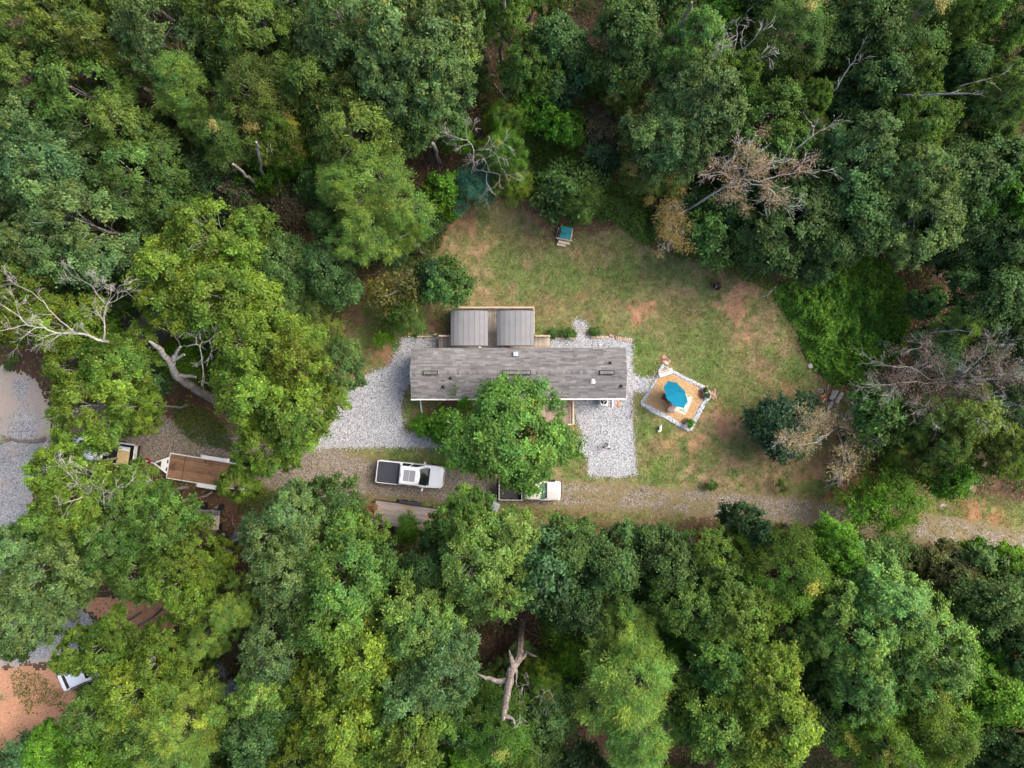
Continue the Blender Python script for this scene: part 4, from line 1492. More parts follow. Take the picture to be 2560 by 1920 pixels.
und = []
tries = 0
while len(und) < 170 and tries < 9000:
    tries += 1
    vx, vy = ur.uniform(-60, 2270), ur.uniform(-60, 1720)
    px, py = vx * VS, vy * VS
    pt = P(px, py, 3.0)
    x, y = np.array([pt.x]), np.array([pt.y])
    if sdf(x, y, LAWN_P)[0] > -1.2 or sdf(x, y, polyV(LANE_V))[0] > -1:
        continue
    if any(math.hypot(vx - gx_, vy - gy_) < gr_ for gx_, gy_, gr_ in FLOOR_GAPS):
        continue
    cover = sum(1 for a, b, r in PLACED if math.hypot(px - a, py - b) < r * 0.8)
    if ur.random() < 0.4 * cover:
        continue
    if any(math.hypot(px - a, py - b) < 62 for a, b in und):
        continue
    und.append((px, py))
for px, py in und:
    sp = ur.choice(['SD', 'SD', 'S', 'S', 'SF', 'E', 'SG'])
    h = ur.uniform(4.0, 7.5)
    tint = {'SD': 'dark', 'S': 'dull', 'SF': 'vivid', 'E': 'deep', 'SG': 'brown'}[sp]
    lab = beside(px, py, tint + ' sapling under')
    if lab is None:
        continue
    tree_at(px, py, ur.uniform(48, 78), sp, h, lab, group='understory trees in the shade of the wood',
            crown_z=h * .55, name='understory_tree')
# ------------------------------------------------------------------ leafy ground cover
def ground_cover(name, poly, n, hmax, col, seed, L=.20, W=.16, hs=1.1):
    rng = np.random.default_rng(seed)
    p = area_points(poly, n, 0.0)
    d = sdf(p[:, 0], p[:, 1], poly)
    nn = fbm(p[:, 0], p[:, 1], hs, seed)
    hh = hmax * smooth01(d, -.1, 1.2) * np.clip((nn - 0.25) * 2.0, 0.08, 1.2)
    p[:, 2] = hh * rng.uniform(0.35, 1.0, len(p)) ** .5 + rng.uniform(0.02, 0.1, len(p))
    keep = rng.random(len(p)) < np.clip(d / 0.8 + (nn - .35) * 2.5, 0.0, 1)
    p, nn = p[keep], nn[keep]
    n = len(p)
    nr = rng.normal(0, .5, (n, 3)) + np.array((0, 0, 1.0))
    nz = fbm(p[:, 0], p[:, 1], 2.5, seed + 9)
    t = np.exp(rng.normal(0, .28, n))[:, None] * np.stack([0.75 + nz * .8, 0.85 + nz * .35, np.ones(n)], 1)
    me = leaves_mesh(name, p, nr, rand_dirs(rng, n), L * rng.uniform(.6, 1.3, n), W * rng.uniform(.6, 1.3, n), t, LEAF)
    o = link_mesh(name, me)
    o.color = (*col, 1)
    return tag(o, kind='stuff')


KUDZU = polyV([(1658, 632), (1692, 606), (1740, 600), (1790, 560), (1850, 545), (1920, 560), (1955, 610), (1965, 690), (1955, 760), (1905, 800), (1850, 838), (1800, 838), (1752, 795), (1722, 735), (1698, 685)])
ground_cover('vine_cover', KUDZU, 30000, 1.9, (0.112, 0.275, 0.030), 5, hs=1.3)
ground_cover('undergrowth', polyV([(1120, 250), (1180, 240), (1260, 300), (1290, 380), (1400, 400), (1420, 520), (1390, 530), (1330, 490), (1290, 480), (1190, 470), (1130, 430), (1100, 400), (1090, 330)]), 15000, 0.9, (0.095, 0.205, 0.030), 6, L=.17, W=.12, hs=.8)
ground_cover('undergrowth', polyV([(1380, 520), (1420, 480), (1500, 520), (1600, 570), (1690, 600), (1700, 640), (1640, 620), (1560, 590), (1480, 560), (1420, 545)]), 5000, 0.55, (0.090, 0.185, 0.030), 7, L=.15, W=.10, hs=.6)
ground_cover('undergrowth', polyV([(900, 440), (960, 440), (985, 470), (965, 520), (930, 560), (890, 590), (850, 600), (830, 560), (880, 500)]), 6000, 0.6, (0.062, 0.115, 0.026), 8, L=.15, W=.10, hs=.7)
ground_cover('undergrowth', polyV([(1000, 150), (1060, 140), (1110, 230), (1090, 330), (1040, 400), (1000, 420), (960, 400), (1010, 300), (1030, 230)]), 3500, 0.4, (0.095, 0.150, 0.034), 9, L=.14, W=.09, hs=.7)
ground_cover('undergrowth', polyV([(490, 1060), (600, 1050), (760, 1055), (800, 1075), (760, 1110), (620, 1110), (520, 1110)]), 5000, 0.35, (0.060, 0.135, 0.022), 10, L=.13, W=.07, hs=.6)
ground_cover('undergrowth', polyV([(380, 860), (450, 880), (500, 930), (520, 980), (420, 960), (370, 920)]), 3500, 0.45, (0.075, 0.140, 0.022), 12, L=.15, W=.09, hs=.6)
ground_cover('undergrowth', polyV([(860, 1090), (1060, 1090), (1080, 1110), (1180, 1150), (1180, 1180), (1060, 1140), (880, 1110)]), 1800, 0.3, (0.065, 0.14, 0.022), 14, L=.13, W=.07, hs=.5)
ground_cover('undergrowth', polyV([(1820, 975), (1900, 990), (1990, 1005), (2080, 1000), (2090, 1030), (1990, 1040), (1900, 1015), (1830, 1000)]), 4500, 0.7, (0.065, 0.12, 0.025), 15, L=.15, W=.09, hs=.6)
ground_cover('undergrowth', polyV([(1600, 1115), (1700, 1130), (1800, 1150), (1900, 1175), (2050, 1195), (2230, 1230), (2230, 1260), (2000, 1240), (1800, 1190), (1600, 1150)]), 6500, 0.8, (0.062, 0.120, 0.024), 16, L=.15, W=.09, hs=.7)
ground_cover('undergrowth', polyV([(1150, 1420), (1260, 1400), (1290, 1460), (1240, 1540), (1120, 1580), (1090, 1500)]), 5500, 0.9, (0.045, 0.100, 0.020), 17, L=.16, W=.10, hs=.8)


ground_cover('undergrowth', polyV([(20, 1450), (60, 1440), (110, 1470), (150, 1500), (140, 1540), (90, 1520), (60, 1545), (30, 1500)]), 1500, .3, (0.085, 0.16, 0.030), 18, L=.13, W=.08, hs=.5)
ground_cover('undergrowth', polyV([(-20, 1590), (40, 1570), (110, 1590), (130, 1640), (90, 1680), (10, 1690)]), 1300, .3, (0.085, 0.16, 0.030), 19, L=.13, W=.08, hs=.5)


# thin brush over the whole wood floor
def wood_brush(n):
    rng = np.random.default_rng(99)
    x, y = rng.uniform(-48, 48, n), rng.uniform(-37, 37, n)
    ok = (sdf(x, y, LAWN_P) < -.3) & (sdf(x, y, polyV(LANE_V)) < -.5)
    for q in ([(-60, 1425), (60, 1432), (140, 1440), (170, 1500), (140, 1560), (160, 1640), (150, 1720), (-60, 1720)], [(150, 1270), (420, 1290), (420, 1360), (280, 1440), (180, 1310)]):
        ok &= sdf(x, y, polyV(q)) < -.2
    nn = fbm(x, y, 2.6, 15)
    dens = smooth01(nn, .36, .56)
    for gx_, gy_, gr_ in FLOOR_GAPS[:34]:
        g = Vp(gx_, gy_)
        q = np.hypot(x - g.x, y - g.y) / (gr_ / (FPX / CAMH / VS))
        dens = dens * np.where(q < 1, .12, 1)
    ok &= rng.random(n) < dens
    x, y, nn = x[ok], y[ok], nn[ok]
    n = len(x)
    p = np.stack([x, y, rng.uniform(.05, 1.0, n) * (.25 + 2.2 * np.clip(nn - .4, 0, 1))], 1)
    t = np.exp(rng.normal(0, .3, (n, 1))) * np.stack([.8 + fbm(x, y, 4.0, 8) * .6, np.ones(n), .9 * np.ones(n)], 1)
    me = leaves_mesh('brush', p, rng.normal(0, .5, (n, 3)) + (0, 0, 1), rand_dirs(rng, n), .26 * rng.uniform(.6, 1.3, n), .17 * rng.uniform(.6, 1.3, n), t, LEAF)
    o = link_mesh('brush', me)
    o.color = (.055, .115, .026, 1)
    tag(o, kind='stuff')


wood_brush(230000)


# dry twigs and small fallen branches on the bare litter
def twig_litter(n):
    rng = np.random.default_rng(77)
    mb = MB()
    k = 0
    while k < n:
        gx_, gy_, gr_ = FLOOR_GAPS[rng.integers(0, 24)]
        p = Vp(gx_ + rng.normal(0, gr_ * .7), gy_ + rng.normal(0, gr_ * .7), 0.03)
        if sdf(np.array([p.x]), np.array([p.y]), LAWN_P)[0] > -.5 and rng.random() < .85:
            k += 1
            continue
        a = rng.uniform(0, 6.28)
        l_ = rng.uniform(.4, 2.6)
        q = p + Vector((math.cos(a) * l_, math.sin(a) * l_, rng.uniform(0, .2)))
        mb.tube(curve_pts(p, q, .03, rng, 4, .2), [.03, .025, .018, .008], 4)
        k += 1
    tag(mb.build('twig_litter', TWIG_BROWN, smooth=True), kind='stuff')


twig_litter(260)


# ------------------------------------------------------------------ dead and special trees
def grow(mb, rng, p, d, L, r, depth, spread=.7, k=4, seg=4, droop=0.0, minr=.006, nb=(2, 4)):
    """recursive bare branches"""
    pts = [Vector(p)]
    dd = Vector(d).normalized()
    for i in range(seg):
        dd = (dd + Vector(rng.normal(0, .16, 3)) - Vector((0, 0, droop))).normalized()
        pts.append(pts[-1] + dd * L / seg)
    rad = [max(minr, r * (1 - .62 * i / seg)) for i in range(seg + 1)]
    mb.tube(pts, rad, k)
    if depth <= 0:
        return
    for j in range(rng.integers(nb[0], nb[1] + 1)):
        t = rng.uniform(.35, 1.0)
        i = min(int(t * seg), seg - 1)
        q = pts[i].lerp(pts[i + 1], t * seg - i)
        nd = (dd + Vector(rand_dirs(rng, 1)[0]) * spread).normalized()
        grow(mb, rng, q, nd, L * rng.uniform(.5, .72), max(minr, rad[i] * .6), depth - 1, spread, 4 if k > 4 else 3, 3, droop, minr, nb)


def limb_tree(name, label, stems, m, seed, branch=(3, .9, 1.6, .02), cat='dead tree'):
    """stems: list of [(px, py, z, radius), ...] polylines; bare branches grow from their outer halves"""
    rng = np.random.default_rng(seed)
    b0 = P(*stems[0][0][:3])
    root = empty(name, (b0.x, b0.y, 0), 0, label, cat)
    off = Vector((b0.x, b0.y, 0))
    mb = MB()
    tw = MB()
    for si, st in enumerate(stems):
        pts = [P(a, b, c) - off for a, b, c, r in st]
        thin = .62 if m is DEADWOOD else .88
        rad = [r * thin for *_, r in st]
        fine, fr = [], []
        for i in range(len(pts) - 1):
            for t in (0, .34, .67):
                q = pts[i].lerp(pts[i + 1], t)
                if i or t:
                    q = q + Vector(rng.normal(0, .035, 3)) * min(1.5, (pts[i + 1] - pts[i]).length)
                fine.append(q)
                fr.append((rad[i] * (1 - t) + rad[i + 1] * t) * rng.uniform(.92, 1.08))
        fine.append(pts[-1])
        fr.append(rad[-1])
        mb.tube(fine, fr, 8)
        dep, L0, L1, rr = branch
        if dep > 0:
            n = len(fine)
            for i in range(n // 3, n):
                if rng.random() < .62:
                    ax = (fine[i] - fine[i - 1]).normalized()
                    nd = (ax + Vector(rand_dirs(rng, 1)[0]) * .9).normalized()
                    grow(tw, rng, fine[i], nd, rng.uniform(L0, L1), min(fr[i] * .6, rr * 2.2), dep - 1, .75, 4, 4, 0, rr * .38)
            grow(tw, rng, fine[-1], fine[-1] - fine[-2], L1, fr[-1] * .8, dep - 1, .7, 4, 4, 0, rr * .38)
    mb.build('trunk', m, root, smooth=True)
    if tw.v:
        tw.build('branches', m, root, smooth=True)['kind'] = 'stuff'
    return root


limb_tree('dead_tree', 'bare white dead tree sprawling over the yellow crowns at the left edge',
          [[(322, 862, 3, .22), (290, 858, 9, .17), (256, 852, 12, .15), (223, 840, 12.5, .12), (187, 832, 13, .11), (142, 832, 13.2, .09), (109, 822, 13.5, .075), (68, 812, 13.6, .06), (51, 794, 13.8, .05), (10, 765, 14, .03)],
           [(258, 850, 12, .11), (263, 835, 12.5, .09), (258, 802, 13, .07), (268, 761, 13.5, .05), (280, 745, 13.8, .03)],
           [(262, 760, 12.8, .05), (240, 730, 13.3, .045), (226, 712, 13.6, .03)],
           [(187, 832, 13, .07), (150, 800, 13.2, .05), (110, 758, 13.6, .04), (75, 728, 14, .025)],
           [(68, 812, 13.6, .05), (30, 820, 13.8, .035), (0, 828, 14, .02)]], DEADWOOD, 31, (4, .7, 1.4, .017))
limb_tree('leaning_tree', 'thick pale lichened trunk leaning over the shed with broken forked tops',
          [[(534, 999, 0, .46), (501, 979, 2.6, .42), (471, 959, 5, .38), (443, 941, 7, .34), (427, 910, 8.5, .27), (402, 875, 10, .22), (384, 860, 11, .16), (373, 853, 11.4, .06)],
           [(430, 918, 8.3, .22), (434, 897, 9, .19), (441, 880, 9.6, .15), (451, 867, 10.2, .10)],
           [(432, 903, 8.8, .15), (448, 893, 9.4, .12), (462, 887, 9.8, .08)],
           [(446, 940, 6.9, .2), (470, 940, 7.4, .16), (490, 943, 8, .1)]], BARK_PALE, 33, (0, 0, 0, 0), cat='bare tree')
limb_tree('dead_tree', 'crooked white dead branches right of the grey shed roof',
          [[(452, 868, 8, .10), (476, 862, 10.5, .085), (500, 862, 11, .07), (522, 850, 11.4, .06), (545, 838, 11.8, .035)],
           [(500, 862, 11, .06), (504, 895, 11, .05), (508, 930, 10.8, .04)],
           [(490, 862, 10.8, .06), (492, 838, 11.3, .05), (505, 820, 11.8, .03)],
           [(524, 850, 11.4, .05), (530, 878, 11.6, .04), (550, 868, 12, .025)],
           [(452, 868, 9, .05), (442, 845, 10, .04), (428, 830, 10.5, .025)]], DEADWOOD, 35, (2, .5, 1.0, .03))
limb_tree('dead_tree', 'grey bare tree at the top of the lawn beside the teal spruce',
          [[(1200, 478, 0, .13), (1192, 440, 4, .11), (1184, 408, 7, .09), (1180, 361, 9, .06), (1168, 350, 9.6, .04), (1150, 347, 10, .02)],
           [(1186, 420, 6, .06), (1215, 432, 7, .045), (1250, 436, 8, .02)], [(1186, 415, 6.4, .05), (1210, 400, 8, .03), (1235, 380, 9, .02)]], DEADWOOD, 37, (3, .9, 1.7, .022))
limb_tree('dead_tree', 'straight dead white spear rising from the oaks at the upper right',
          [[(2060, 262, 9, .11), (2069, 251, 10, .10), (2100, 205, 12, .085), (2125, 165, 13.5, .06), (2146, 130, 15, .03)], [(2128, 162, 13.5, .04), (2150, 155, 14.2, .02)]], DEADWOOD, 39, (2, .5, .9, .022))
limb_tree('dead_tree', 'crooked pale dead branch above the rusty webbed tree at the right',
          [[(1970, 395, 10, .09), (1992, 371, 11, .08), (2030, 340, 12, .065), (2035, 318, 12.5, .05), (2022, 303, 13, .03)], [(2030, 338, 12, .05), (2060, 322, 12.6, .04), (2085, 310, 13, .02)]], DEADWOOD, 41, (2, .5, .9, .024))
limb_tree('dead_tree', 'long pale trunk lying level out of the wood at the upper right',
          [[(2117, 246, 3, .17), (2150, 244, 6, .15), (2199, 241, 9, .13), (2300, 238, 13, .10), (2416, 234, 16, .06)], [(2400, 215, 14, .05), (2440, 205, 15, .03), (2480, 195, 15.5, .02)]], BARK_PALE, 43, (2, .5, 1.1, .022))
limb_tree('bare_tree', 'dark leaning trunk in the gap left of the tall pale oak at the top',
          [[(1616, 231, 0, .26), (1650, 165, 6, .22), (1683, 101, 11, .19), (1710, 50, 14, .15), (1730, 5, 17, .10)]], BARK, 45, (0, 0, 0, 0), cat='bare tree')
limb_tree('bare_tree', 'twin pale trunks rising apart from one foot on the brown litter',
          [[(680, 499, 0, .24), (657, 478, 3, .17), (634, 456, 6, .15), (614, 438, 8.5, .13), (583, 410, 11, .10)], [(678, 496, .3, .19), (668, 465, 3.5, .16), (655, 425, 7.5, .14), (649, 390, 10.5, .11), (641, 355, 13, .08)]], BARK_PALE, 47, (0, 0, 0, 0), cat='bare tree')
limb_tree('bare_tree', 'tall bare grey trunk standing alone at the top edge above the brush',
          [[(1251, 162, 0, .17), (1252, 125, 4, .155), (1256, 78, 8, .14), (1259, 40, 11, .12), (1262, -8, 14, .10)]], BARK_PALE, 49, (0, 0, 0, 0), cat='bare tree')
limb_tree('bare_tree', 'short grey trunk between the ragged pale oak and the lawn',
          [[(1099, 406, 0, .23), (1091, 384, 4, .19), (1082, 358, 8, .15)]], BARK_PALE, 51, (0, 0, 0, 0), cat='bare tree')
limb_tree('bare_tree', 'pale pine trunk with snapped stubs behind the glossy tree by the deck',
          [[(983, 659, 0, .22), (969, 630, 4, .19), (957, 607, 7, .17), (946, 578, 10, .13)], [(972, 636, 3.5, .05), (985, 628, 4.6, .04), (1000, 624, 5, .02)], [(958, 590, 8.5, .05), (990, 596, 9.5, .045), (1020, 585, 10, .02)], [(972, 640, 3.3, .05), (990, 632, 3.6, .02)]], BARK_PALE, 53, (0, 0, 0, 0), cat='bare tree')
limb_tree('bare_tree', 'slender grey trunk leaning from the small bluish pine at the right',
          [[(2253, 850, 1, .11), (2290, 840, 4, .1), (2322, 834, 6, .09), (2365, 831, 8, .07), (2412, 828, 9.5, .04)]], BARK_PALE, 55, (2, .4, .8, .02), cat='bare tree')
limb_tree('dead_tree', 'fan of bare grey twigs in the yellow crown left of the white truck',
          [[(225, 1240, 7, .08), (205, 1220, 10, .06), (185, 1200, 11.5, .05), (165, 1178, 12.5, .03)], [(215, 1232, 9, .05), (205, 1245, 11, .045), (170, 1255, 12, .025)], [(222, 1235, 8, .05), (228, 1190, 11, .04), (235, 1165, 12, .02)]], DEADWOOD, 57, (3, .7, 1.3, .024))
limb_tree('dead_tree', 'loose bare grey twigs at the upper end of the red clay patch',
          [[(280, 1300, 8, .06), (262, 1270, 10, .045), (258, 1230, 11, .03)], [(275, 1295, 8, .05), (250, 1320, 10, .03)], [(280, 1280, 9, .05), (300, 1225, 11, .02)]], DEADWOOD, 58, (3, .7, 1.2, .022))
limb_tree('dead_tree', 'bare white treetop twigs above the pale blue-green oak',
          [[(1770, 165, 11, .09), (1794, 145, 12, .07), (1800, 110, 14, .045), (1812, 92, 15, .02)], [(1830, 150, 11, .08), (1840, 100, 13.5, .06), (1846, 60, 15.5, .03)], [(1835, 140, 12, .06), (1870, 110, 13.5, .045), (1890, 90, 14.5, .02)], [(1850, 165, 11, .05), (1885, 155, 13, .035), (1908, 140, 14, .02)]], DEADWOOD, 59, (3, .6, 1.1, .022))
limb_tree('broken_snag', 'broken grey snag with splintered arms rising from the dark gap',
          [[(1303, 1556, 0, .42), (1302, 1600, 4.4, .38), (1295, 1650, 8.5, .35), (1277, 1686, 11.2, .36), (1266, 1738, 14.5, .27), (1259, 1785, 17.2, .21), (1258, 1800, 17.8, .10)],
           [(1270, 1698, 11.8, .20), (1244, 1702, 12.4, .19), (1215, 1693, 12.4, .14), (1192, 1685, 12.3, .04)],
           [(1300, 1650, 7.8, .16), (1318, 1633, 8.2, .14), (1330, 1638, 9, .10), (1342, 1641, 9.4, .03)],
           [(1284, 1680, 10.6, .26), (1283, 1660, 10.6, .22), (1276, 1640, 10.2, .15), (1273, 1626, 9.8, .04)],
           [(1260, 1788, 17.2, .18), (1275, 1793, 17.4, .14), (1284, 1798, 17.6, .07), (1290, 1818, 18, .025)],
           [(1292, 1672, 9.6, .07), (1291, 1695, 9.4, .08), (1292, 1714, 9, .04)], [(1262, 1702, 12.2, .08), (1250, 1716, 12.2, .06)]], SNAGWOOD, 61, (0, 0, 0, 0), cat='snag')
limb_tree('dead_tree', 'grey bare twigs right of the broken snag',
          [[(1318, 1700, 5, .06), (1310, 1740, 8, .05), (1300, 1775, 10, .02)], [(1318, 1700, 5, .05), (1330, 1730, 8, .04), (1360, 1745, 9, .02)]], DEADWOOD, 62, (3, .7, 1.2, .02))


def leafy_dead(name, label, stems, m, seed, branch, cm, style, colour, nclump, spread, cat='tree', size=.8):
    """a half-dead tree: bare limbs plus thin sprays of withered leaves round their ends"""
    root = limb_tree(name, label, stems, m, seed, branch, cat)
    rng = np.random.default_rng(seed + 3)
    ends = []
    off = Vector(root.location)
    for st in stems:
        for a, b, c, r in st[len(st) // 2:]:
            ends.append(P(a, b, c) - off)
    C, Nn, D, T = [], [], [], []
    for i in range(nclump):
        e = ends[rng.integers(0, len(ends))] + Vector(rng.normal(0, spread, 3) * np.array((1, 1, .5)))
        n = rng.integers(60, 140)
        d = rand_dirs(rng, n)
        C.append(np.array(e) + d * rng.uniform(.1, size, (n, 1)) * np.array((1, 1, .5)))
        Nn.append(rng.normal(0, .6, (n, 3)) + (0, 0, .7))
        D.append(d)
        T.append(np.exp(rng.normal(0, .3, (n, 1))) * rng.uniform(.75, 1.25) * np.ones((1, 3)))
    C, Nn, D, T = map(np.concatenate, (C, Nn, D, T))
    n = len(C)
    me = leaves_mesh('crown', C, Nn, D, (.2 if style == 'leaf' else .24) * rng.uniform(.6, 1.3, n), (.09 if style == 'leaf' else .035) * rng.uniform(.7, 1.2, n), T, cm)
    c = link_mesh('crown', me, root)
    c.color = (*colour, 1)
    return root


leafy_dead('hemlock_tree', 'tan half-dead hemlock with white bare limbs leaning from the upper lawn edge',
           [[(1722, 524, 5, .15), (1745, 510, 7.5, .13), (1789, 482, 10, .12), (1857, 444, 12, .09), (1885, 430, 12.6, .07), (1912, 412, 13, .04)], [(1850, 447, 12, .08), (1900, 452, 12.6, .06), (1950, 440, 13, .045), (2005, 428, 13.4, .02)],
            [(1857, 444, 12, .07), (1868, 415, 12.6, .05), (1872, 392, 13, .04), (1866, 385, 13.2, .02)], [(1860, 446, 12, .07), (1930, 475, 12.6, .05), (1952, 500, 13, .03)], [(1840, 452, 11.8, .05), (1815, 435, 12.4, .04), (1796, 430, 12.8, .02)],
            [(1790, 485, 10, .05), (1815, 492, 10.5, .04), (1850, 495, 11, .02)]],
           DEADWOOD, 65, (3, .8, 1.5, .026), NEEDLE, 'needle', (0.30, 0.215, 0.145), 44, .5)
leafy_dead('hemlock_tree', 'small tan withered tree at the foot of the half-dead hemlock',
           [[(1726, 521, 4, .09), (1705, 530, 6, .07), (1690, 540, 7, .04), (1672, 550, 7.3, .02)], [(1705, 528, 6, .05), (1700, 560, 6.4, .04), (1690, 580, 6.6, .025), (1672, 596, 6.8, .015)], [(1708, 528, 6, .05), (1690, 515, 7, .02)]],
           DEADWOOD, 67, (3, .6, 1.1, .02), NEEDLE, 'needle', (0.26, 0.20, 0.07), 44, .5)
leafy_dead('dead_tree', 'wide brown-twigged bare tree at the right below the small pine',
           [[(2300, 962, 3, .13), (2358, 955, 7, .11), (2400, 935, 9, .085), (2440, 905, 10.5, .06), (2470, 880, 11.5, .03)], [(2370, 950, 7.6, .07), (2430, 950, 9.6, .055), (2490, 948, 10.6, .03), (2520, 935, 11, .02)], [(2350, 957, 6.6, .06), (2290, 955, 8, .045), (2240, 958, 9, .03), (2232, 960, 9.2, .02)],
            [(2345, 958, 6.2, .05), (2335, 985, 8, .04), (2320, 1008, 9, .02)], [(2390, 945, 8.4, .05), (2415, 985, 9.6, .035), (2440, 1000, 10, .02)], [(2340, 955, 6, .05), (2280, 920, 8.4, .04), (2230, 915, 9, .02)], [(2360, 950, 7, .05), (2345, 910, 9, .04), (2330, 895, 9.4, .02)]],
           BARK_PALE, 69, (4, 1.0, 2.0, .02), NEEDLE, 'needle', (0.140, 0.108, 0.094), 95, .85)
leafy_dead('dead_tree', 'pale straw-coloured dead boughs draped beside the round dark tree',
           [[(2120, 1070, 1, .10), (2095, 1070, 4, .09), (2068, 1085, 5.4, .07), (2040, 1105, 6, .05), (2005, 1112, 6.3, .03), (1985, 1108, 6.5, .015)], [(2092, 1072, 4.2, .07), (2105, 1110, 5.4, .05), (2110, 1145, 6, .03), (2105, 1165, 6.2, .015)], [(2098, 1070, 4, .06), (2115, 1050, 5.4, .04), (2130, 1035, 6, .02)],
            [(2080, 1080, 5, .05), (2060, 1062, 5.6, .035), (2030, 1055, 6, .02)], [(2100, 1080, 4.4, .05), (2130, 1095, 5.6, .035), (2150, 1095, 6, .02)]],
           DEADWOOD, 71, (3, .7, 1.3, .022), NEEDLE, 'needle', (0.32, 0.26, 0.15), 60, .5)
leafy_dead('dead_sapling', 'rust-brown withered sapling at the left end of the grey trailer',
           [[(925, 1305, 0, .03), (926, 1290, .8, .025), (924, 1275, 1.2, .01)], [(925, 1300, .3, .02), (915, 1285, 1, .01)]], TWIG_BROWN, 73, (1, .3, .5, .012), LEAF, 'leaf', (0.34, 0.20, 0.10), 10, .25, size=.35)

# ------------------------------------------------------------------ the mobile home
HX0, HX1 = P(1027.8, 931, 3.0).x, P(1564.6, 931, 3.0).x
HYN, HYS, HYR = P(1280, 870, 3.05).y, P(1280, 995.5, 3.05).y, P(1280, 931.5, 3.65).y
ZE, ZR = 3.05, 3.72
house = empty('mobile_home', ((HX0 + HX1) / 2, HYR, 0), math.radians(0.15), 'long narrow mobile home with patchwork grey shingle roof', 'house')
HW = (HX1 - HX0) / 2
yn, ys = HYN - HYR, HYS - HYR
wx, wn_, ws_ = HW - 0.22, yn - 0.28, ys + 0.28
mb = MB()
for (a, b, c, d) in ((-wx, ws_, wx, ws_), (-wx, wn_, wx, wn_)):
    mb.box(((a + c) / 2, b, 1.9), (c - a, 0.12, 2.3))
for x in (-wx, wx):
    mb.box((x, (wn_ + ws_) / 2, 1.9), (0.12, wn_ - ws_ - 0.124, 2.3))
    mb.add([(x - .05, ws_ + .07, 3.052), (x - .05, wn_ - .07, 3.052), (x - .05, 0, ZR - .14), (x + .05, ws_ + .07, 3.052), (x + .05, wn_ - .07, 3.052), (x + .05, 0, ZR - .14)],
           [(0, 1, 2), (5, 4, 3), (0, 3, 4, 1), (1, 4, 5, 2), (2, 5, 3, 0)])
mb.build('wall', WALLMAT, house)
mb = MB()
for (x, y, sx, sy) in ((0, ws_ + .05, 2 * wx - .1, .06), (0, wn_ - .05, 2 * wx - .1, .06), (-wx + .05, (wn_ + ws_) / 2, .06, wn_ - ws_ - .22), (wx - .05, (wn_ + ws_) / 2, .06, wn_ - ws_ - .22)):
    mb.box((x, y, .37), (sx, sy, .75))
mb.build('skirting', TRIMWHITE, house)


def window(x, y, face, w=.9, h=1.1, z=2.1):
    mb = MB()
    for dx in (-w / 2, w / 2):
        mb.box((x + dx, y + face * .07, z), (.06, .05, h + .06))
    for dz in (-h / 2, 0, h / 2):
        mb.box((x, y + face * .068, z + dz), (w - .06, .045, .06))
    f = mb.build('window', TRIMWHITE, house)
    link_mesh('pane', MB().box((x, y + face * .064, z), (w - .02, .01, h)).mesh('pane', GLASS), f)
    link_mesh('sill', MB().box((x, y + face * .10, z - h / 2 - .06), (w + .16, .10, .05)).mesh('sill', TRIMWHITE), f)


for x in (-7.4, -4.6, 3.2, 6.9):
    window(x, ws_, -1)
for x in (-6.5, 3.9, 7.4):
    window(x, wn_, 1)
for x, y, f in ((1.9, ws_, -1), (-2.2, wn_, 1)):
    d = MB().box((x, y + f * .075, 1.85), (.92, .05, 2.05)).build('door', TRIMWHITE, house)
    link_mesh('handle', MB().box((x + .36, y + f * .12, 1.8), (.05, .06, .12)).mesh('handle', DARKMETAL), d)

# roof deck
mb = MB()
mb.add([(-HW, ys, ZE), (HW, ys, ZE), (HW, 0, ZR), (-HW, 0, ZR), (HW, yn, ZE), (-HW, yn, ZE),
        (-HW, ys, ZE - .12), (HW, ys, ZE - .12), (HW, 0, ZR - .12), (-HW, 0, ZR - .12), (HW, yn, ZE - .12), (-HW, yn, ZE - .12)],
       [(0, 1, 2, 3), (3, 2, 4, 5), (6, 9, 8, 7), (9, 11, 10, 8), (0, 6, 7, 1), (5, 4, 10, 11), (1, 7, 8, 2), (2, 8, 10, 4), (3, 9, 6, 0), (5, 11, 9, 3)])
roof = mb.build('roof', SHINGLE[1], house)
# shingles, course by course: each tab its own piece (the 300 widest), the rest joined
rr = random.Random(3)
tabs = []
TH = .014
for side, ye in ((-1, ys), (1, yn)):
    n = 15
    slope = math.hypot(ye, ZR - ZE)
    for r in range(n):
        x = -HW - rr.uniform(0, .4)
        while x < HW:
            w = rr.choice((.3, .38, .46, .55, .62, .75, .9))
            x0, x1 = max(x, -HW), min(x + w, HW)
            if x1 - x0 > .04:
                tabs.append((side, ye, r, x0, x1, rr.random()))
            x += w
order = sorted(range(len(tabs)), key=lambda i: -(tabs[i][4] - tabs[i][3]) + rr.random() * .02)
single = set(order[:300])
stuffmb = MB()


def shingle_into(mb, t):
    side, ye, r, x0, x1, q = t
    n = 15
    u0, u1 = r / n, min(1.0, (r + 1.25) / n)
    y0, z0 = ye * (1 - u0), ZE + (ZR - ZE) * u0
    y1, z1 = ye * (1 - u1), ZE + (ZR - ZE) * u1
    up = Vector((0, -(ZR - ZE) * (-1 if side > 0 else 1), 0))
    nz = Vector((0, side * (ZR - ZE), abs(ye))).normalized()
    lift = TH * (1.0 + .5 * q) + .004
    a = [Vector((x0 + .006, y0 + side * .012, z0)), Vector((x1 - .006, y0 + side * .012, z0)), Vector((x1 - .006, y1, z1)), Vector((x0 + .006, y1, z1))]
    lo = [p + nz * .002 for p in a]
    hi = [p + nz * (lift if i < 2 else .004 + .001 * q) for i, p in enumerate(a)]
    mb.add(lo + hi, [(3, 2, 1, 0), (4, 5, 6, 7), (0, 1, 5, 4), (1, 2, 6, 5), (2, 3, 7, 6), (3, 0, 4, 7)])


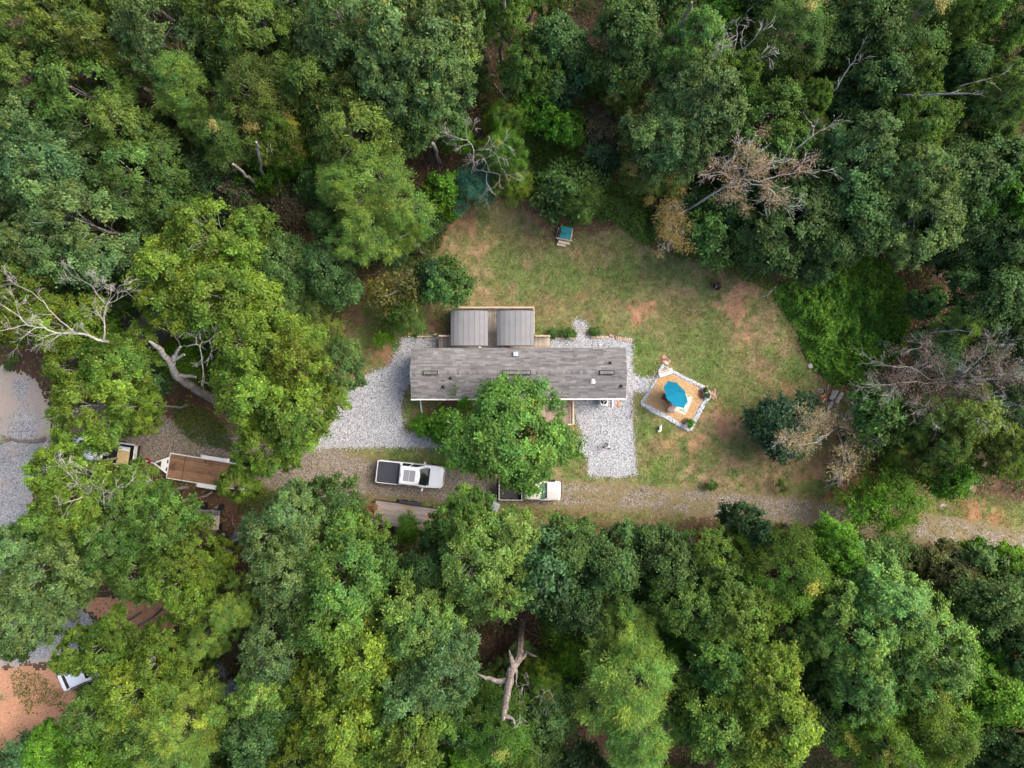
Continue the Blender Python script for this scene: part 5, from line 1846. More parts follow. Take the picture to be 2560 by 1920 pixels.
for i, t in enumerate(tabs):
    # tone: soft runs of light and dark tabs
    v = vnoise(np.array([t[3] * 1.1]), np.array([t[2] * .9 + (40 if t[0] > 0 else 0)]), 17)[0]
    tone = int(max(0, min(5, round((v * .45 + t[5] * .62) * 5.4 - .35))))
    if i in single:
        mb = MB()
        shingle_into(mb, t)
        mb.build('shingle', SHINGLE[tone], roof)
    else:
        stuffmb.cur = tone
        shingle_into(stuffmb, t)
o = stuffmb.build('shingles', SHINGLE, roof)
o['kind'] = 'stuff'
nc = 88
cw = 2 * HW / nc
for i in range(nc):
    x = -HW + (i + .5) * cw
    k = (ZR - ZE) / abs(ys)
    mb = MB()
    e = .014 + .006 * (i % 2)
    w = cw * .54
    y_ = .155
    top = ZR + .022 + e
    mb.add([(x - w, -y_, top - y_ * k), (x + w, -y_, top - y_ * k - .01), (x + w, 0, top - .01), (x - w, 0, top), (x + w, y_, top - y_ * k - .01), (x - w, y_, top - y_ * k),
            (x - w, -y_, top - y_ * k - .03), (x + w, -y_, top - y_ * k - .03), (x + w, y_, top - y_ * k - .03), (x - w, y_, top - y_ * k - .03)],
           [(0, 1, 2, 3), (3, 2, 4, 5), (0, 6, 7, 1), (5, 4, 8, 9), (1, 7, 8, 4, 2), (3, 5, 9, 6, 0)])
    mb.build('ridge_shingle', SHINGLE[rr.choice((1, 2, 3, 3, 4))], roof)


def on_roof(px, py, z):
    p = P(px, py, z)
    return p.x - (HX0 + HX1) / 2, p.y - HYR


def roof_z(y):
    return ZR - (ZR - ZE) * (abs(y) / (abs(ys) if y < 0 else yn))


for a, b in ((1057.5, 1094.6), (1255.5, 1327.2), (1498.5, 1535.6)):
    x0, _ = on_roof(a, 932, 3.75)
    x1, _ = on_roof(b, 932, 3.75)
    v = MB().box(((x0 + x1) / 2, 0, ZR + .052), (x1 - x0, .36, .10)).build('ridge_vent', BLACK_AND_SHADE, roof)  # black sides paint in the shadow under the vent edges
    mb = MB()
    n = max(4, int((x1 - x0) / .3))
    for i in range(n):
        mb.cur = rr.randrange(0, 3)
        w = (x1 - x0 - .1) / n
        mb.box((x0 + .05 + (i + .5) * w, 0, ZR + .112), (w - .012, .26, .02))
    mb.build('cap', [SHINGLE[1], SHINGLE[2], SHINGLE[3]], v)
for px, py in ((1126.7, 944), (1107.6, 965.7), (1526, 908.4), (1553.5, 965)):
    x, y = on_roof(px, py, 3.6)
    z = roof_z(y)
    mb = MB()
    mb.lathe([(.15, z - .04), (.15, z + .03), (.10, z + .06), (.055, z + .08), (.055, z + .34), (.04, z + .34), (.04, z + .2)], (x, y, 0), 12)
    mb.box((x, y - .05, z + .035), (.32, .22, .02))
    mb.build('vent_pipe', BLACKPL, roof, smooth=True)
x, y = on_roof(1289, 884.7, 3.4)
z = roof_z(y)
mb = MB()
mb.box((x, y, z + .03), (.42, .38, .05))
mb.box((x, y, z + .12), (.30, .30, .14))
mb.box((x, y, z + .205), (.36, .36, .03))
mb.build('square_vent', METALGREY, roof, bevel=.01)
x, y = on_roof(1482, 952.7, 3.5)
z = roof_z(y)
mb = MB()
mb.box((x, y - .05, z + .02), (.38, .34, .03))
mb.lathe([(.17, z + .02), (.17, z + .08), (.15, z + .14), (.09, z + .19), (0.0, z + .205)], (x, y, 0), 16)
mb.build('dome_vent', TRIMWHITE, roof, smooth=True)
# gutter along the front eave, with straps, and its two downspouts
mb = MB()
gy = ys - .075
mb.box((0, gy, ZE - .14), (2 * HW + .04, .10, .012))
mb.box((0, gy - .055, ZE - .085), (2 * HW + .04, .022, .12))
for x in (-HW - .012, HW + .012):
    mb.box((x, gy + .002, ZE - .085), (.012, .096, .10))
gut = mb.build('gutter', WHITE, house)
ns = 22
for i in range(ns + 1):
    x = -HW + 2 * HW * i / ns
    MB().box((x, gy + .0, ZE - .018), (.035, .13, .02)).build('strap', WHITE, gut)
for pts in ([(-HW + .36, gy, ZE - .1), (-HW + .38, gy - .02, ZE - .4), (-HW + .36, gy + .2, ZE - .7), (-HW + .36, gy + .22, .3), (-HW + .42, gy - .3, .14), (-HW + .62, gy - 2.55, .10)],
            [(HW - .72, gy, ZE - .1), (HW - .72, gy + .18, ZE - .6), (HW - .72, gy + .2, .3), (HW - .72, gy - .1, .16), (HW - .74, gy - .85, .12)]):
    mb = MB()
    for a, b in zip(pts[:-1], pts[1:]):
        mb.bar(a, b, .10, .075)
    mb.build('downspout', WHITE, house)

# ------------------------------------------------------------------ back deck with its two canopies
DZ = 0.85
dk0, dk1 = P(1131, 0, DZ).x, P(1335, 0, DZ).x
dkn = P(0, 770, DZ).y
wl0, wl1, wr0, wr1 = P(1097, 0, DZ).x, dk0, dk1, P(1374.5, 0, DZ).x
wgn = P(0, 840, DZ).y
dks = HYN - .32
deck = empty('back_deck', ((dk0 + dk1) / 2, (dkn + dks) / 2, 0), 0, 'weathered timber deck along the back of the mobile home', 'deck')
ox, oy = deck.location.x, deck.location.y


def boards(x0, x1, y0, y1):
    w = .148
    n = int((x1 - x0) / w)
    w = (x1 - x0) / n
    me = None
    for i in range(n):
        if me is None:
            me = MB().box((0, 0, 0), (w - .012, y1 - y0, .03)).mesh('board', DECKWOOD)
        b = link_mesh('board', me, deck, (x0 + (i + .5) * w - ox, (y0 + y1) / 2 - oy + rr.uniform(-.012, .012), DZ - .015 + rr.uniform(-.003, .003)))


boards(dk0, dk1, dks, dkn)
boards(wl0, wl1 - .02, dks, wgn)
boards(wr0 + .02, wr1, dks, wgn)
mb = MB()
for (x0, x1, y0, y1) in ((dk0, dk1, dks, dkn), (wl0, wl1, dks, wgn), (wr0, wr1, dks, wgn)):
    for y in (y0 + .04, (y0 + y1) / 2, y1 - .04):
        mb.box(((x0 + x1) / 2 - ox, y - oy, DZ - .14), (x1 - x0 - .02, .05, .2))
    for x in (x0 + .08, x1 - .08):
        for y in (y0 + .1, y1 - .1):
            mb.box((x - ox, y - oy, .36), (.1, .1, .74))
mb.build('joist_frame', DECKWOOD, deck)


def rail(a, b, name='railing', n_post=3):
    a, b = Vector(a), Vector(b)
    L = (b - a).length
    d = (b - a) / L
    mb = MB()
    mb.bar(a + Vector((0, 0, .98)), b + Vector((0, 0, .98)), .14, .04)
    mb.bar(a + Vector((0, 0, .9)), b + Vector((0, 0, .9)), .04, .09)
    mb.bar(a + Vector((0, 0, .12)), b + Vector((0, 0, .12)), .04, .09)
    r = mb.build(name, RAILWOOD, deck)
    for i in range(n_post):
        p = a + d * (.06 + (L - .12) * i / (n_post - 1))
        MB().box((p.x, p.y, p.z + .46), (.095, .095, .93)).build('post', RAILWOOD, r)
    nb = int(L / .16)
    bal = MB().box((0, 0, 0), (.035, .035, .78)).mesh('baluster', RAILWOOD)
    for i in range(1, nb):
        p = a + d * (L * i / nb)
        link_mesh('baluster', bal, r, (p.x, p.y, p.z + .51))


T3 = lambda x, y: (x - ox, y - oy, DZ)
rail(T3(dk0, dkn - .05), T3(dk1, dkn - .05), n_post=5)
rail(T3(dk0 + .05, wgn + .1), T3(dk0 + .05, dkn - .15))
rail(T3(dk1 - .05, wgn + .1), T3(dk1 - .05, dkn - .15))
rail(T3(wl0 + .1, wgn - .05), T3(wl1 - .02, wgn - .05))
rail(T3(wr0 + .02, wgn - .05), T3(wr1, wgn - .05))


def canopy(px0, px1, py0, py1, label, stain):
    zt = 2.75 + .35
    a, b = P(px0, py0, zt), P(px1, py1, zt)
    x0, x1, y1, y0 = a.x, b.x, a.y, b.y
    cx, cy = (x0 + x1) / 2, (y0 + y1) / 2
    W, D = x1 - x0, y1 - y0
    o = empty('patio_canopy', (cx, cy, DZ), 0, label, 'canopy', 'arched grey canopies on the back deck')
    n = 8
    za, rise = zt - DZ - .42, .46
    # arched top of single panels, each tilted a little flatter than the last
    for i in range(n):
        def pt(t):
            ang = (t - .5) * 2.0
            return (math.sin(ang) / math.sin(1.0)) * W / 2, za + rise * (math.cos(ang) - math.cos(1.0)) / (1 - math.cos(1.0))
        xa, z_a = pt(i / n)
        xb, z_b = pt((i + 1) / n)
        mb = MB()
        g = .01
        d = Vector((xb - xa, 0, z_b - z_a)).normalized()
        nn = Vector((-d.z, 0, d.x))
        A, B = Vector((xa, 0, z_a)) + d * g, Vector((xb, 0, z_b)) - d * g
        q = [A, B, B + nn * .012, A + nn * .012]
        mb.add([Vector((p.x, -D / 2, p.z)) for p in q] + [Vector((p.x, D / 2, p.z)) for p in q], [(0, 1, 2, 3), (7, 6, 5, 4), (0, 4, 5, 1), (1, 5, 6, 2), (2, 6, 7, 3), (3, 7, 4, 0)])
        mb.build('roof_panel', POLYC, o)
        rb = MB()
        rb.bar((xa, -D / 2 + .01, z_a - .03), (xa, D / 2 - .01, z_a - .03), .035, .05)
        rb.build('rib', DARKMETAL, o)
    for y in (-D / 2 - .03, D / 2 + .03):
        mb = MB()
        pts = []
        for k in range(9):
            ang = (k / 8 - .5) * 2.0
            pts.append(((math.sin(ang) / math.sin(1.0)) * (W / 2 + .02), y, za + rise * (math.cos(ang) - math.cos(1.0)) / (1 - math.cos(1.0)) - .02))
        mb.tube(pts, .03, 5)
        mb.build('end_arch', DARKMETAL, o, smooth=True)
    for x in (-W / 2 + .12, W / 2 - .12):
        MB().bar((x, -D / 2, za - .06), (x, D / 2, za - .06), .07, .09).build('side_beam', DARKMETAL, o)
        for y in (-D / 2 + .12, D / 2 - .12):
            MB().box((x, y, (za - .1) / 2), (.09, .09, za - .1)).build('post', DARKMETAL, o)
    mb = MB()
    for k in range(7):
        mb.box((-W / 2 + .25 + k * (W - .5) / 6, D / 2 + .10, za - .18), (.03, .12, .03))
    mb.tube([(-W / 2, D / 2 + .16, za - .18), (W / 2, D / 2 + .16, za - .18)], .018, 5)
    mb.build('curtain_rail', DARKMETAL, o)
    return o


canopy(1126, 1219.5, 776, 863.5, 'arched grey panel canopy under the glossy tree on the back deck', True)
canopy(1242, 1335.2, 776, 863.5, 'arched grey panel canopy at the open lawn end of the back deck', False)
# red chair showing between the second canopy and the eave
p = P(1268, 865, DZ + .45)
ch = empty('deck_chair', (p.x, p.y, DZ), .05, 'red chair peeping out under the edge of the deck canopy', 'chair')
MB().box((0, 0, .42), (.5, .45, .05)).build('seat', REDPL, ch, bevel=.015)
MB().box((0, .22, .68), (.5, .05, .5)).build('backrest', REDPL, ch, bevel=.015)
for x in (-.22, .22):
    for y in (-.2, .2):
        MB().box((x, y, .2), (.04, .04, .4)).build('leg', DARKMETAL, ch)
    MB().box((x * 1.08, 0, .62), (.05, .42, .04)).build('armrest', REDPL, ch)
p = P(1199, 869, DZ + .75)
mb = MB()
mb.lathe([(.10, 0), (.13, .02), (.14, .3), (.12, .31)], (p.x, p.y, DZ), 12)
tag(mb.build('white_bucket', WHITE, smooth=True), 'small white bucket on the deck beneath the left canopy edge', 'bucket')

# ------------------------------------------------------------------ front porch
PZ = .8
po = P(1413, 1030, PZ)
pw0, pw1 = P(1330, 0, PZ).x, P(1433, 0, PZ).x
pn, pso = HYS + .22, P(0, 1061, PZ).y
porch = empty('front_porch', ((pw0 + pw1) / 2, (pn + pso) / 2, 0), 0, 'brown timber porch with railing half hidden by the shade tree', 'porch')
bx, by = porch.location.x, porch.location.y
n = int((pw1 - pw0) / .148)
w = (pw1 - pw0) / n
me = MB().box((0, 0, 0), (w - .012, pn - pso, .03)).mesh('board', PORCHWOOD)
for i in range(n):
    link_mesh('board', me, porch, (pw0 + (i + .5) * w - bx, rr.uniform(-.01, .01), PZ - .015))
mb = MB()
for y in (pn - .1, pso + .1):
    for x in (pw0 + .1, pw1 - .1):
        mb.box((x - bx, y - by, .38), (.1, .1, .76))
    mb.box((0, y - by, .68), (pw1 - pw0 - .02, .05, .18))
mb.build('joist_frame', PORCHWOOD, porch)


def prail(a, b):
    a, b = Vector(a), Vector(b)
    L = (b - a).length
    d = (b - a) / L
    mb = MB()
    mb.bar(a + Vector((0, 0, .95)), b + Vector((0, 0, .95)), .12, .04)
    mb.bar(a + Vector((0, 0, .1)), b + Vector((0, 0, .1)), .04, .08)
    r = mb.build('railing', PALEWOOD, porch)
    me = MB().box((0, 0, 0), (.035, .035, .82)).mesh('baluster', PALEWOOD)
    nb = int(L / .15)
    for i in range(1, nb):
        p = a + d * (L * i / nb)
        link_mesh('baluster', me, r, (p.x, p.y, p.z + .52))
    for q in (a, b):
        MB().box((q.x, q.y, q.z + .5), (.1, .1, 1.0)).build('post', PALEWOOD, r)


prail((pw1 - .05 - bx, pn - .1 - by, PZ), (pw1 - .05 - bx, pso + .08 - by, PZ))
prail((pw1 - .2 - bx, pso + .05 - by, PZ), (pw0 + .1 - bx, pso + .05 - by, PZ))

# ------------------------------------------------------------------ air conditioner
p = P(1510, 1003.5, .8)
ac = empty('air_conditioner', (p.x, p.y, 0.03), .02, 'square white air conditioner unit below the front gutter', 'air conditioner')
mb = MB()
R_ = .33
mb.prism([(x, y) for x, y in ((-R_, -R_ + .1), (-R_ + .1, -R_), (R_ - .1, -R_), (R_, -R_ + .1), (R_, R_ - .1), (R_ - .1, R_), (-R_ + .1, R_), (-R_, R_ - .1))], .05, .74)
mb.build('casing', ACWHITE, ac, bevel=.02)
MB().box((0, 0, .02), (.85, .85, .05)).build('base_pad', STONE, ac)
mb = MB()
mb.lathe([(.27, .742), (.27, .752), (0.0, .752)], (0, 0, 0), 24)
mb.build('fan_opening', BLACK_AND_SHADE, ac)  # black disc on the closed casing, painted shade of the fan recess
mb = MB()
for k in range(3):
    a = k * 2.09 + .3
    mb.box((math.cos(a) * .13, math.sin(a) * .13, .762), (.22, .09, .012), rz=a)
mb.lathe([(.07, .755), (.07, .78), (0, .785)], (0, 0, 0), 12)
mb.build('fan', METALGREY, ac)
mb = MB()
for k in range(5):
    r = .06 + .05 * k
    mb.tube([(r * math.cos(t), r * math.sin(t), .79) for t in np.linspace(0, 6.283, 25)], .004, 4, cap=False)
mb.build('grille', DARKMETAL, ac)

# ------------------------------------------------------------------ pickups


def pickup(name, label, L, W, z_belt, z_roof, z_bed, xs, paint, cover, px, py, rot, extra=None, dark_fender=False, glass=None, wheel_r=.38):
    """x runs from the tail (0) to the nose (L); xs = bed end, cab roof rear, roof front, windscreen base, nose of bonnet"""
    glass = glass or GLASS
    xb, xr, xf, xw, xh = xs
    c = P(px, py, z_belt)
    root = empty(name, (c.x, c.y, 0), rot, label, 'pickup truck')
    cx = L / 2
    hw = W / 2

    def ring(x, w, zt, zb=.45, r=.10):
        return [(x - cx, -w * .94, zb), (x - cx, -w, zb + .18), (x - cx, -w, zt - .22), (x - cx, -w + .03, zt - .06), (x - cx, -w + r, zt),
                (x - cx, w - r, zt), (x - cx, w - .03, zt - .06), (x - cx, w, zt - .22), (x - cx, w, zb + .18), (x - cx, w * .94, zb)]
    # cab and bonnet tub
    mb = MB()
    mb.loft([ring(xb + .02, hw, z_belt), ring(xw - .1, hw, z_belt), ring(xw + .12, hw, z_belt - .02), ring(L - .75, hw * .985, z_belt - .06), ring(L - .35, hw * .94, z_belt - .10),
             ring(L - .12, hw * .84, z_belt - .17), ring(L - .03, hw * .70, z_belt - .24, .5)])
    mb.build('body', paint, root, smooth=True)
    # bed
    mb = MB()
    t = .09
    for s in (-1, 1):
        rows = []
        for x in (.05, .25, xb):
            k = .96 if x < .1 else 1.0
            rows.append([(x - cx, s * hw * .94 * k, .5), (x - cx, s * hw * k, .7), (x - cx, s * hw * k, z_bed - .2), (x - cx, s * (hw * k - .02), z_bed - .03), (x - cx, s * (hw * k - t * .6), z_bed), (x - cx, s * (hw * k - t), z_bed - .02), (x - cx, s * (hw * k - t), .62)])
        mb.loft(rows)
    mb.box((xb / 2 - cx + .02, 0, .64), (xb - .1, W - 2 * t - .01, .05))
    mb.box((xb - cx - .03, 0, (z_bed + .66) / 2), (.05, W - 2 * t - .02, z_bed - .68))
    mb.build('bed', paint, root, smooth=True)
    mb = MB()
    mb.box((.045 - cx, 0, (z_bed + .6) / 2 - .01), (.07, W * .92, z_bed - .62))
    tg = mb.build('tailgate', paint, root, bevel=.015)
    link_mesh('handle', MB().box((.002 - cx, 0, z_bed - .2), (.025, .22, .07)).mesh('handle', BLACKPL), tg)
    if cover:
        cv = empty('tonneau_cover', (0, 0, 0))
        cv.parent = root
        mb = MB()
        mb.box((xb / 2 - cx + .03, 0, z_bed + .015), (xb - .14, W - .22, .04))
        mb.build('sheet', VINYL, cv, bevel=.012)
        for k in range(9):
            y = -W / 2 + .2 + k * (W - .4) / 8
            MB().box((xb / 2 - cx + .03, y, z_bed + .042), (xb - .3, .05, .008)).build('slat', VINYL, cv)
        MB().box((xb - cx - .02, 0, z_bed + .04), (.12, W - .26, .05)).build('roller_box', BLACKPL, cv, bevel=.01)
    else:
        mb = MB()
        for k in range(7):
            y = -W / 2 + .28 + k * (W - .56) / 6
            mb.box((xb / 2 - cx, y, .675), (xb - .25, .05, .02))
        mb.box((xb / 2 - cx, 0, .672), (xb - .13, W - 2 * t - .04, .012))
        for s in (-1, 1):
            mb.box((xb / 2 - cx, s * (hw - t - .012), .9), (xb - .13, .012, z_bed - .72))
        mb.box((xb - cx - .063, 0, .9), (.012, W - 2 * t - .06, z_bed - .72))
        mb.build('bed_liner', BLACKPL, root)
    # greenhouse
    wb, wt = hw - .05, hw - .25
    r0 = xb + .10

    def gr(z, x0, x1, w, bulge):
        return [(x0 - cx, -w + .08, z), (x0 - cx, w - .08, z), (x0 + .08 - cx, w, z), (x1 - .25 - cx, w, z), (x1 - cx, w * .62, z), (x1 + bulge - cx, 0, z), (x1 - cx, -w * .62, z), (x1 - .25 - cx, -w, z), (x0 + .08 - cx, -w, z)]
    lo = gr(z_belt - .02, r0, xw, wb, .12)
    mi = gr(z_roof - .09, xr - .05, xf + .07, wt + .03, .08)
    hi = gr(z_roof - .02, xr + .02, xf - .03, wt - .05, .08)
    tp = gr(z_roof, xr + .16, xf - .18, wt - .22, .05)
    mb = MB()
    mb.loft([lo, mi, hi, tp])
    mb.build('cab', paint, root, smooth=True)

    def panel(nm, a, b, c_, d, m, off=.012, inset=(.06, .06), parent=root):
        """pane over the face a-b (low) c-d (high), set proud of it"""
        a, b, c_, d = map(Vector, (a, b, c_, d))
        n = (b - a).cross(d - a).normalized()
        if n.dot((a + b + c_ + d) / 4 - Vector((((r0 + xw) / 2) - cx, 0, z_belt))) < 0:
            n = -n
        u, v = inset
        f = lambda s, t_: (a.lerp(b, s)).lerp(d.lerp(c_, s), t_) + n * off
        q = [f(u, v), f(1 - u, v), f(1 - u, 1 - v), f(u, 1 - v)]
        mb_ = MB()
        mb_.add(q + [p - n * (off + .004) for p in q], [(0, 1, 2, 3), (7, 6, 5, 4), (0, 4, 5, 1), (1, 5, 6, 2), (2, 6, 7, 3), (3, 7, 4, 0)])
        return mb_.build(nm, m, parent)
    # windscreen in three facets joined into one curved sheet
    mb = MB()
    up_ = .014
    lo3 = [lo[7], lo[6], lo[5], lo[4], lo[3]]
    mi3 = [mi[7], mi[6], mi[5], mi[4], mi[3]]
    # keep the flat front: only the middle four points
    A = [Vector(p) for p in (lo[6], lo[5], lo[4])]
    B = [Vector(p) for p in (mi[6], mi[5], mi[4])]
    A[0] += Vector((-.03, -.22, 0)); A[2] += Vector((-.03, .22, 0))
    B[0] += Vector((-.02, -.16, 0)); B[2] += Vector((-.02, .16, 0))
    pts = []
    for lo_, hi_ in zip(A, B):
        for t_ in (.03, .97):
            p = lo_.lerp(hi_, t_)
            pts.append(p + Vector((.03, 0, .035)))
    low = [p - Vector((.02, 0, .03)) for p in pts]
    mb.add(pts + low, [(0, 2, 3, 1), (2, 4, 5, 3), (6, 7, 9, 8), (8, 9, 11, 10), (0, 1, 7, 6), (4, 10, 11, 5), (0, 6, 8, 2), (2, 8, 10, 4), (1, 3, 9, 7), (3, 5, 11, 9)])
    mb.build('windshield', glass, root)
    mb = MB()
    for s in (-1, 1):
        mb.bar((xw + .13 - cx, s * .5, z_belt + .045), (xw + .02 - cx, s * .02, z_belt + .085), .025)
    mb.build('wiper', BLACKPL, root)
    # cowl
    MB().box((xw + .10 - cx, 0, z_belt + .012), (.17, wb * 1.55, .03)).build('cowl', BLACKPL, root, bevel=.008)
    for s, i0, i1 in ((1, 2, 3), (-1, 8, 7)):
        a, b, c_, d = lo[i0], lo[i1], mi[i1], mi[i0]
        a, b, c_, d = map(Vector, (a, b, c_, d))
        panel('side_window', a.lerp(b, .03), a.lerp(b, .46), d.lerp(c_, .46), d.lerp(c_, .03), glass, inset=(.04, .07))
        panel('side_window', a.lerp(b, .50), a.lerp(b, .99), d.lerp(c_, .99), d.lerp(c_, .50), glass, inset=(.04, .07))
        m_ = MB()
        m_.box((xw - .33 - cx, s * (hw + .15), z_belt + .06), (.13, .22, .17), rz=s * .35)
        m_.bar((xw - .33 - cx, s * (hw - .04), z_belt - .01), (xw - .33 - cx, s * (hw + .1), z_belt + .03), .05)
        m_.build('mirror', BLACKPL if not cover else paint, root, bevel=.02)
        dr = MB()
        for x_ in (xb + .12, xb + .12 + (xw - xb) * .45, xw - .1):
            dr.box((x_ - cx, s * (hw + .001), .85), (.012, .012, .62))
        dr.build('door_seam', BLACK_AND_SHADE, root)
        for x_ in (xb + .95, xb + 1.95):
            if x_ < xw - .3:
                MB().box((x_ - cx, s * (hw + .012), z_belt - .17), (.2, .03, .04)).build('door_handle', paint, root, bevel=.008)
    panel('rear_window', lo[0], lo[1], mi[1], mi[0], glass, inset=(.14, .2))
    # bonnet: a crowned skin with a centre bulge
    mb = MB()
    nx_, ny_ = 7, 9
    hv = []
    for i in range(nx_):
        t_ = i / (nx_ - 1)
        x_ = xw + .2 + (xh - xw - .2) * t_
        ww = (hw - .13) * (1 - .17 * t_ ** 2.2)
        for j in range(ny_):
            s_ = j / (ny_ - 1) * 2 - 1
            xx = x_ - .16 * t_ * s_ * s_
            hv.append((xx - cx, ww * s_, z_belt + .035 - .06 * t_ ** 1.6 - .06 * t_ ** 3 + .035 * (1 - s_ ** 2) + (.02 if abs(s_) < .45 else 0) * (1 - .4 * t_) - (.03 if abs(s_) > .98 else 0)))
    mb.add(hv, [(i * ny_ + j, (i + 1) * ny_ + j, (i + 1) * ny_ + j + 1, i * ny_ + j + 1) for i in range(nx_ - 1) for j in range(ny_ - 1)])
    nb_ = len(hv)
    mb.build('hood', paint, root, smooth=True)
    # nose
    MB().box((L - .05 - cx, 0, z_belt - .42), (.06, W * .52, .28)).build('grille', DARKMETAL, root, bevel=.01)
    mb = MB()
    mb.loft([[(L - .30 - cx, y, z) for y, z in ((-hw * .95, .42), (-hw * .95, .62), (hw * .95, .62), (hw * .95, .42))], [(L + .02 - cx, y, z) for y, z in ((-hw * .78, .42), (-hw * .78, .62), (hw * .78, .62), (hw * .78, .42))], [(L + .06 - cx, y, z) for y, z in ((-hw * .6, .45), (-hw * .6, .58), (hw * .6, .58), (hw * .6, .45))]])
    mb.build('front_bumper', METALGREY if cover else BLACKPL, root)
    MB().box((-.05 - cx, 0, .56), (.16, W * .9, .16)).build('rear_bumper', METALGREY if cover else BLACKPL, root, bevel=.02)
    for s in (-1, 1):
        m_ = MB()
        m_.box((L - .22 - cx, s * hw * .80, z_belt - .24), (.26, .20, .14), rz=-s * .5)
        m_.build('headlight', LAMPGLASS, root, bevel=.02)
        MB().box((.06 - cx, s * hw * .93, z_bed - .28), (.10, .10, .38)).build('taillight', REDPL, root, bevel=.01)
    if cover:
        for k, (u0, u1) in enumerate(((.10, .53), (.55, .98))):
            x0_, x1_ = xr + .18 + (xf - xr - .42) * u0, xr + .18 + (xf - xr - .42) * u1
            MB().box(((x0_ + x1_) / 2 - cx, 0, z_roof + .006), (x1_ - x0_, wt * 1.28, .014)).build('sunroof_pane', SUNGLASS_PAINTED_SKY, root, bevel=.004)
        MB().box((xr + .03 - cx, 0, z_roof - .025), (.05, .22, .03)).build('brake_light', REDPL, root)
        mb = MB()
        mb.lathe([(.025, 0), (.02, .04), (0, .05)], (xf - .12 - cx, -wt * .5, z_roof - .01), 8)
        mb.build('antenna', BLACKPL, root)
    # wheels
    for x_ in (xb * .55 + .1, L - .98):
        for s in (-1, 1):
            M = Matrix.Rotation(math.pi / 2, 3, 'X')
            wmb = MB()
            k_ = wheel_r
            wmb.lathe([(k_ * .62, -.12), (k_ * .95, -.13), (k_, -.09), (k_, .09), (k_ * .95, .13), (k_ * .62, .12)], (x_ - cx, s * (hw - .13), k_), 24, M)
            wh = wmb.build('wheel', RUBBER, root, smooth=True)
            rm = MB()
            rm.lathe([(k_ * .62, -.10), (k_ * .62, .10), (k_ * .2, .06 * 1), (0.0, .05)], (x_ - cx, s * (hw - .13), k_), 16, M)
            rm.build('rim', METALGREY, wh, smooth=True)
            am = MB()
            pts = [(x_ - cx + math.cos(a) * (k_ + .07), s * (hw + .008), k_ + math.sin(a) * (k_ + .07)) for a in np.linspace(.1, math.pi - .1, 11)]
            am.tube(pts, .045, 5)
            if dark_fender and x_ > cx and s > 0:
                am.loft([[(x_ - cx + dx, s * (hw + .01), z_belt - .3), (x_ - cx + dx, s * (hw + .05), z_belt - .22), (x_ - cx + dx, s * (hw - .06), z_belt - .03), (x_ - cx + dx, s * (hw - .1), z_belt - .05)] for dx in (-.5, .42)])
            am.build('wheel_arch', BLACKPL, root, smooth=True)
    return root


t1 = pickup('pickup_truck', 'white crew cab pickup with black bed cover and glass roof on the gravel track', 5.85, 2.02, 1.22, 1.93, 1.36,
            (1.95, 2.15, 3.72, 4.45, 5.76), CARWHITE, True, 1025, 1187, math.radians(-6.3))
t2 = pickup('pickup_truck', 'old silver pickup with open bed parked under the shade tree', 5.5, 1.78, 1.08, 1.68, 1.16,
            (2.05, 2.42, 3.62, 4.05, 5.35), CARSILVER, False, 1325, 1227, math.radians(-0.6), dark_fender=True, glass=GREENGLASS, wheel_r=.35)
t3 = pickup('work_truck', 'white work truck with a loaded bed hidden under yellow oak boughs', 5.9, 1.95, 1.2, 1.86, 1.15,
            (2.75, 3.0, 4.1, 4.65, 5.7), CARWHITE, False, 250, 1128, math.radians(172), glass=GREENGLASS)
# its load
b = P(307, 1141, 1.25)
tag(MB().box((0, 0, 0), (1.05, 1.45, .02)).build('plywood_sheet', PLYWOOD, loc=(b.x, b.y, 1.2), rot=(0, 0, math.radians(-8))), 'yellow plywood sheet lying on the white work truck', 'plywood sheet')
for k, (ax, ay, bx_, by_, m_, lab) in enumerate([(247, 1112, 290, 1110, PALEWOOD, 'long weathered board lying on the white work truck, beside the track'), (296, 1158, 293, 1168, PALEWOOD, 'short pale batten on the white work truck, nearest the plywood corner'),
                                               (305, 1160, 302, 1170, PALEWOOD, 'short pale batten in the middle of the white work truck load'), (316, 1160, 312, 1171, PALEWOOD, 'short pale batten at the tail end of the white work truck load'),
                                               (304, 1168, 324, 1172, ORANGEWOOD, 'reddish board along the edge of the white work truck load')]):
    a_, c_ = P(ax, ay, 1.22), P(bx_, by_, 1.22)
    mid = (a_ + c_) / 2
    tag(MB().bar(a_ - mid, c_ - mid, .16 if k == 0 else .09, .04).build('board', m_, loc=mid + Vector((0, 0, .02 * k))), lab, 'board')
p = P(316, 1121, .95)
tag(MB().box((0, 0, 0), (.85, .32, .3)).build('tool_chest', WHITE, loc=(p.x, p.y, 1.25), rot=(0, 0, math.radians(-9)), bevel=.03), 'white tool chest along the side of the work truck', 'tool chest')

# red and blue tub by the trailer tongue
p = P(364, 1155, .3)
tub = empty('red_tub', (p.x, p.y, 0), 0, 'round red tub with blue things inside by the trailer hitch', 'tub')
MB().lathe([(.25, 0.0), (.30, .02), (.36, .34), (.385, .36), (.385, .38), (.34, .38), (.29, .06), (0, .05)], (0, 0, 0), 20).build('shell', REDPL, tub, smooth=True)
mb = MB()
mb.box((-.1, -.08, .18), (.22, .2, .2), rz=.5)
mb.build('blue_box', BLUEPL, tub, bevel=.02)
mb = MB()
mb.box((.08, .08, .17), (.16, .12, .2), rz=-.3)
mb.build('white_box', WHITE, tub, bevel=.02)

# ------------------------------------------------------------------ trailers


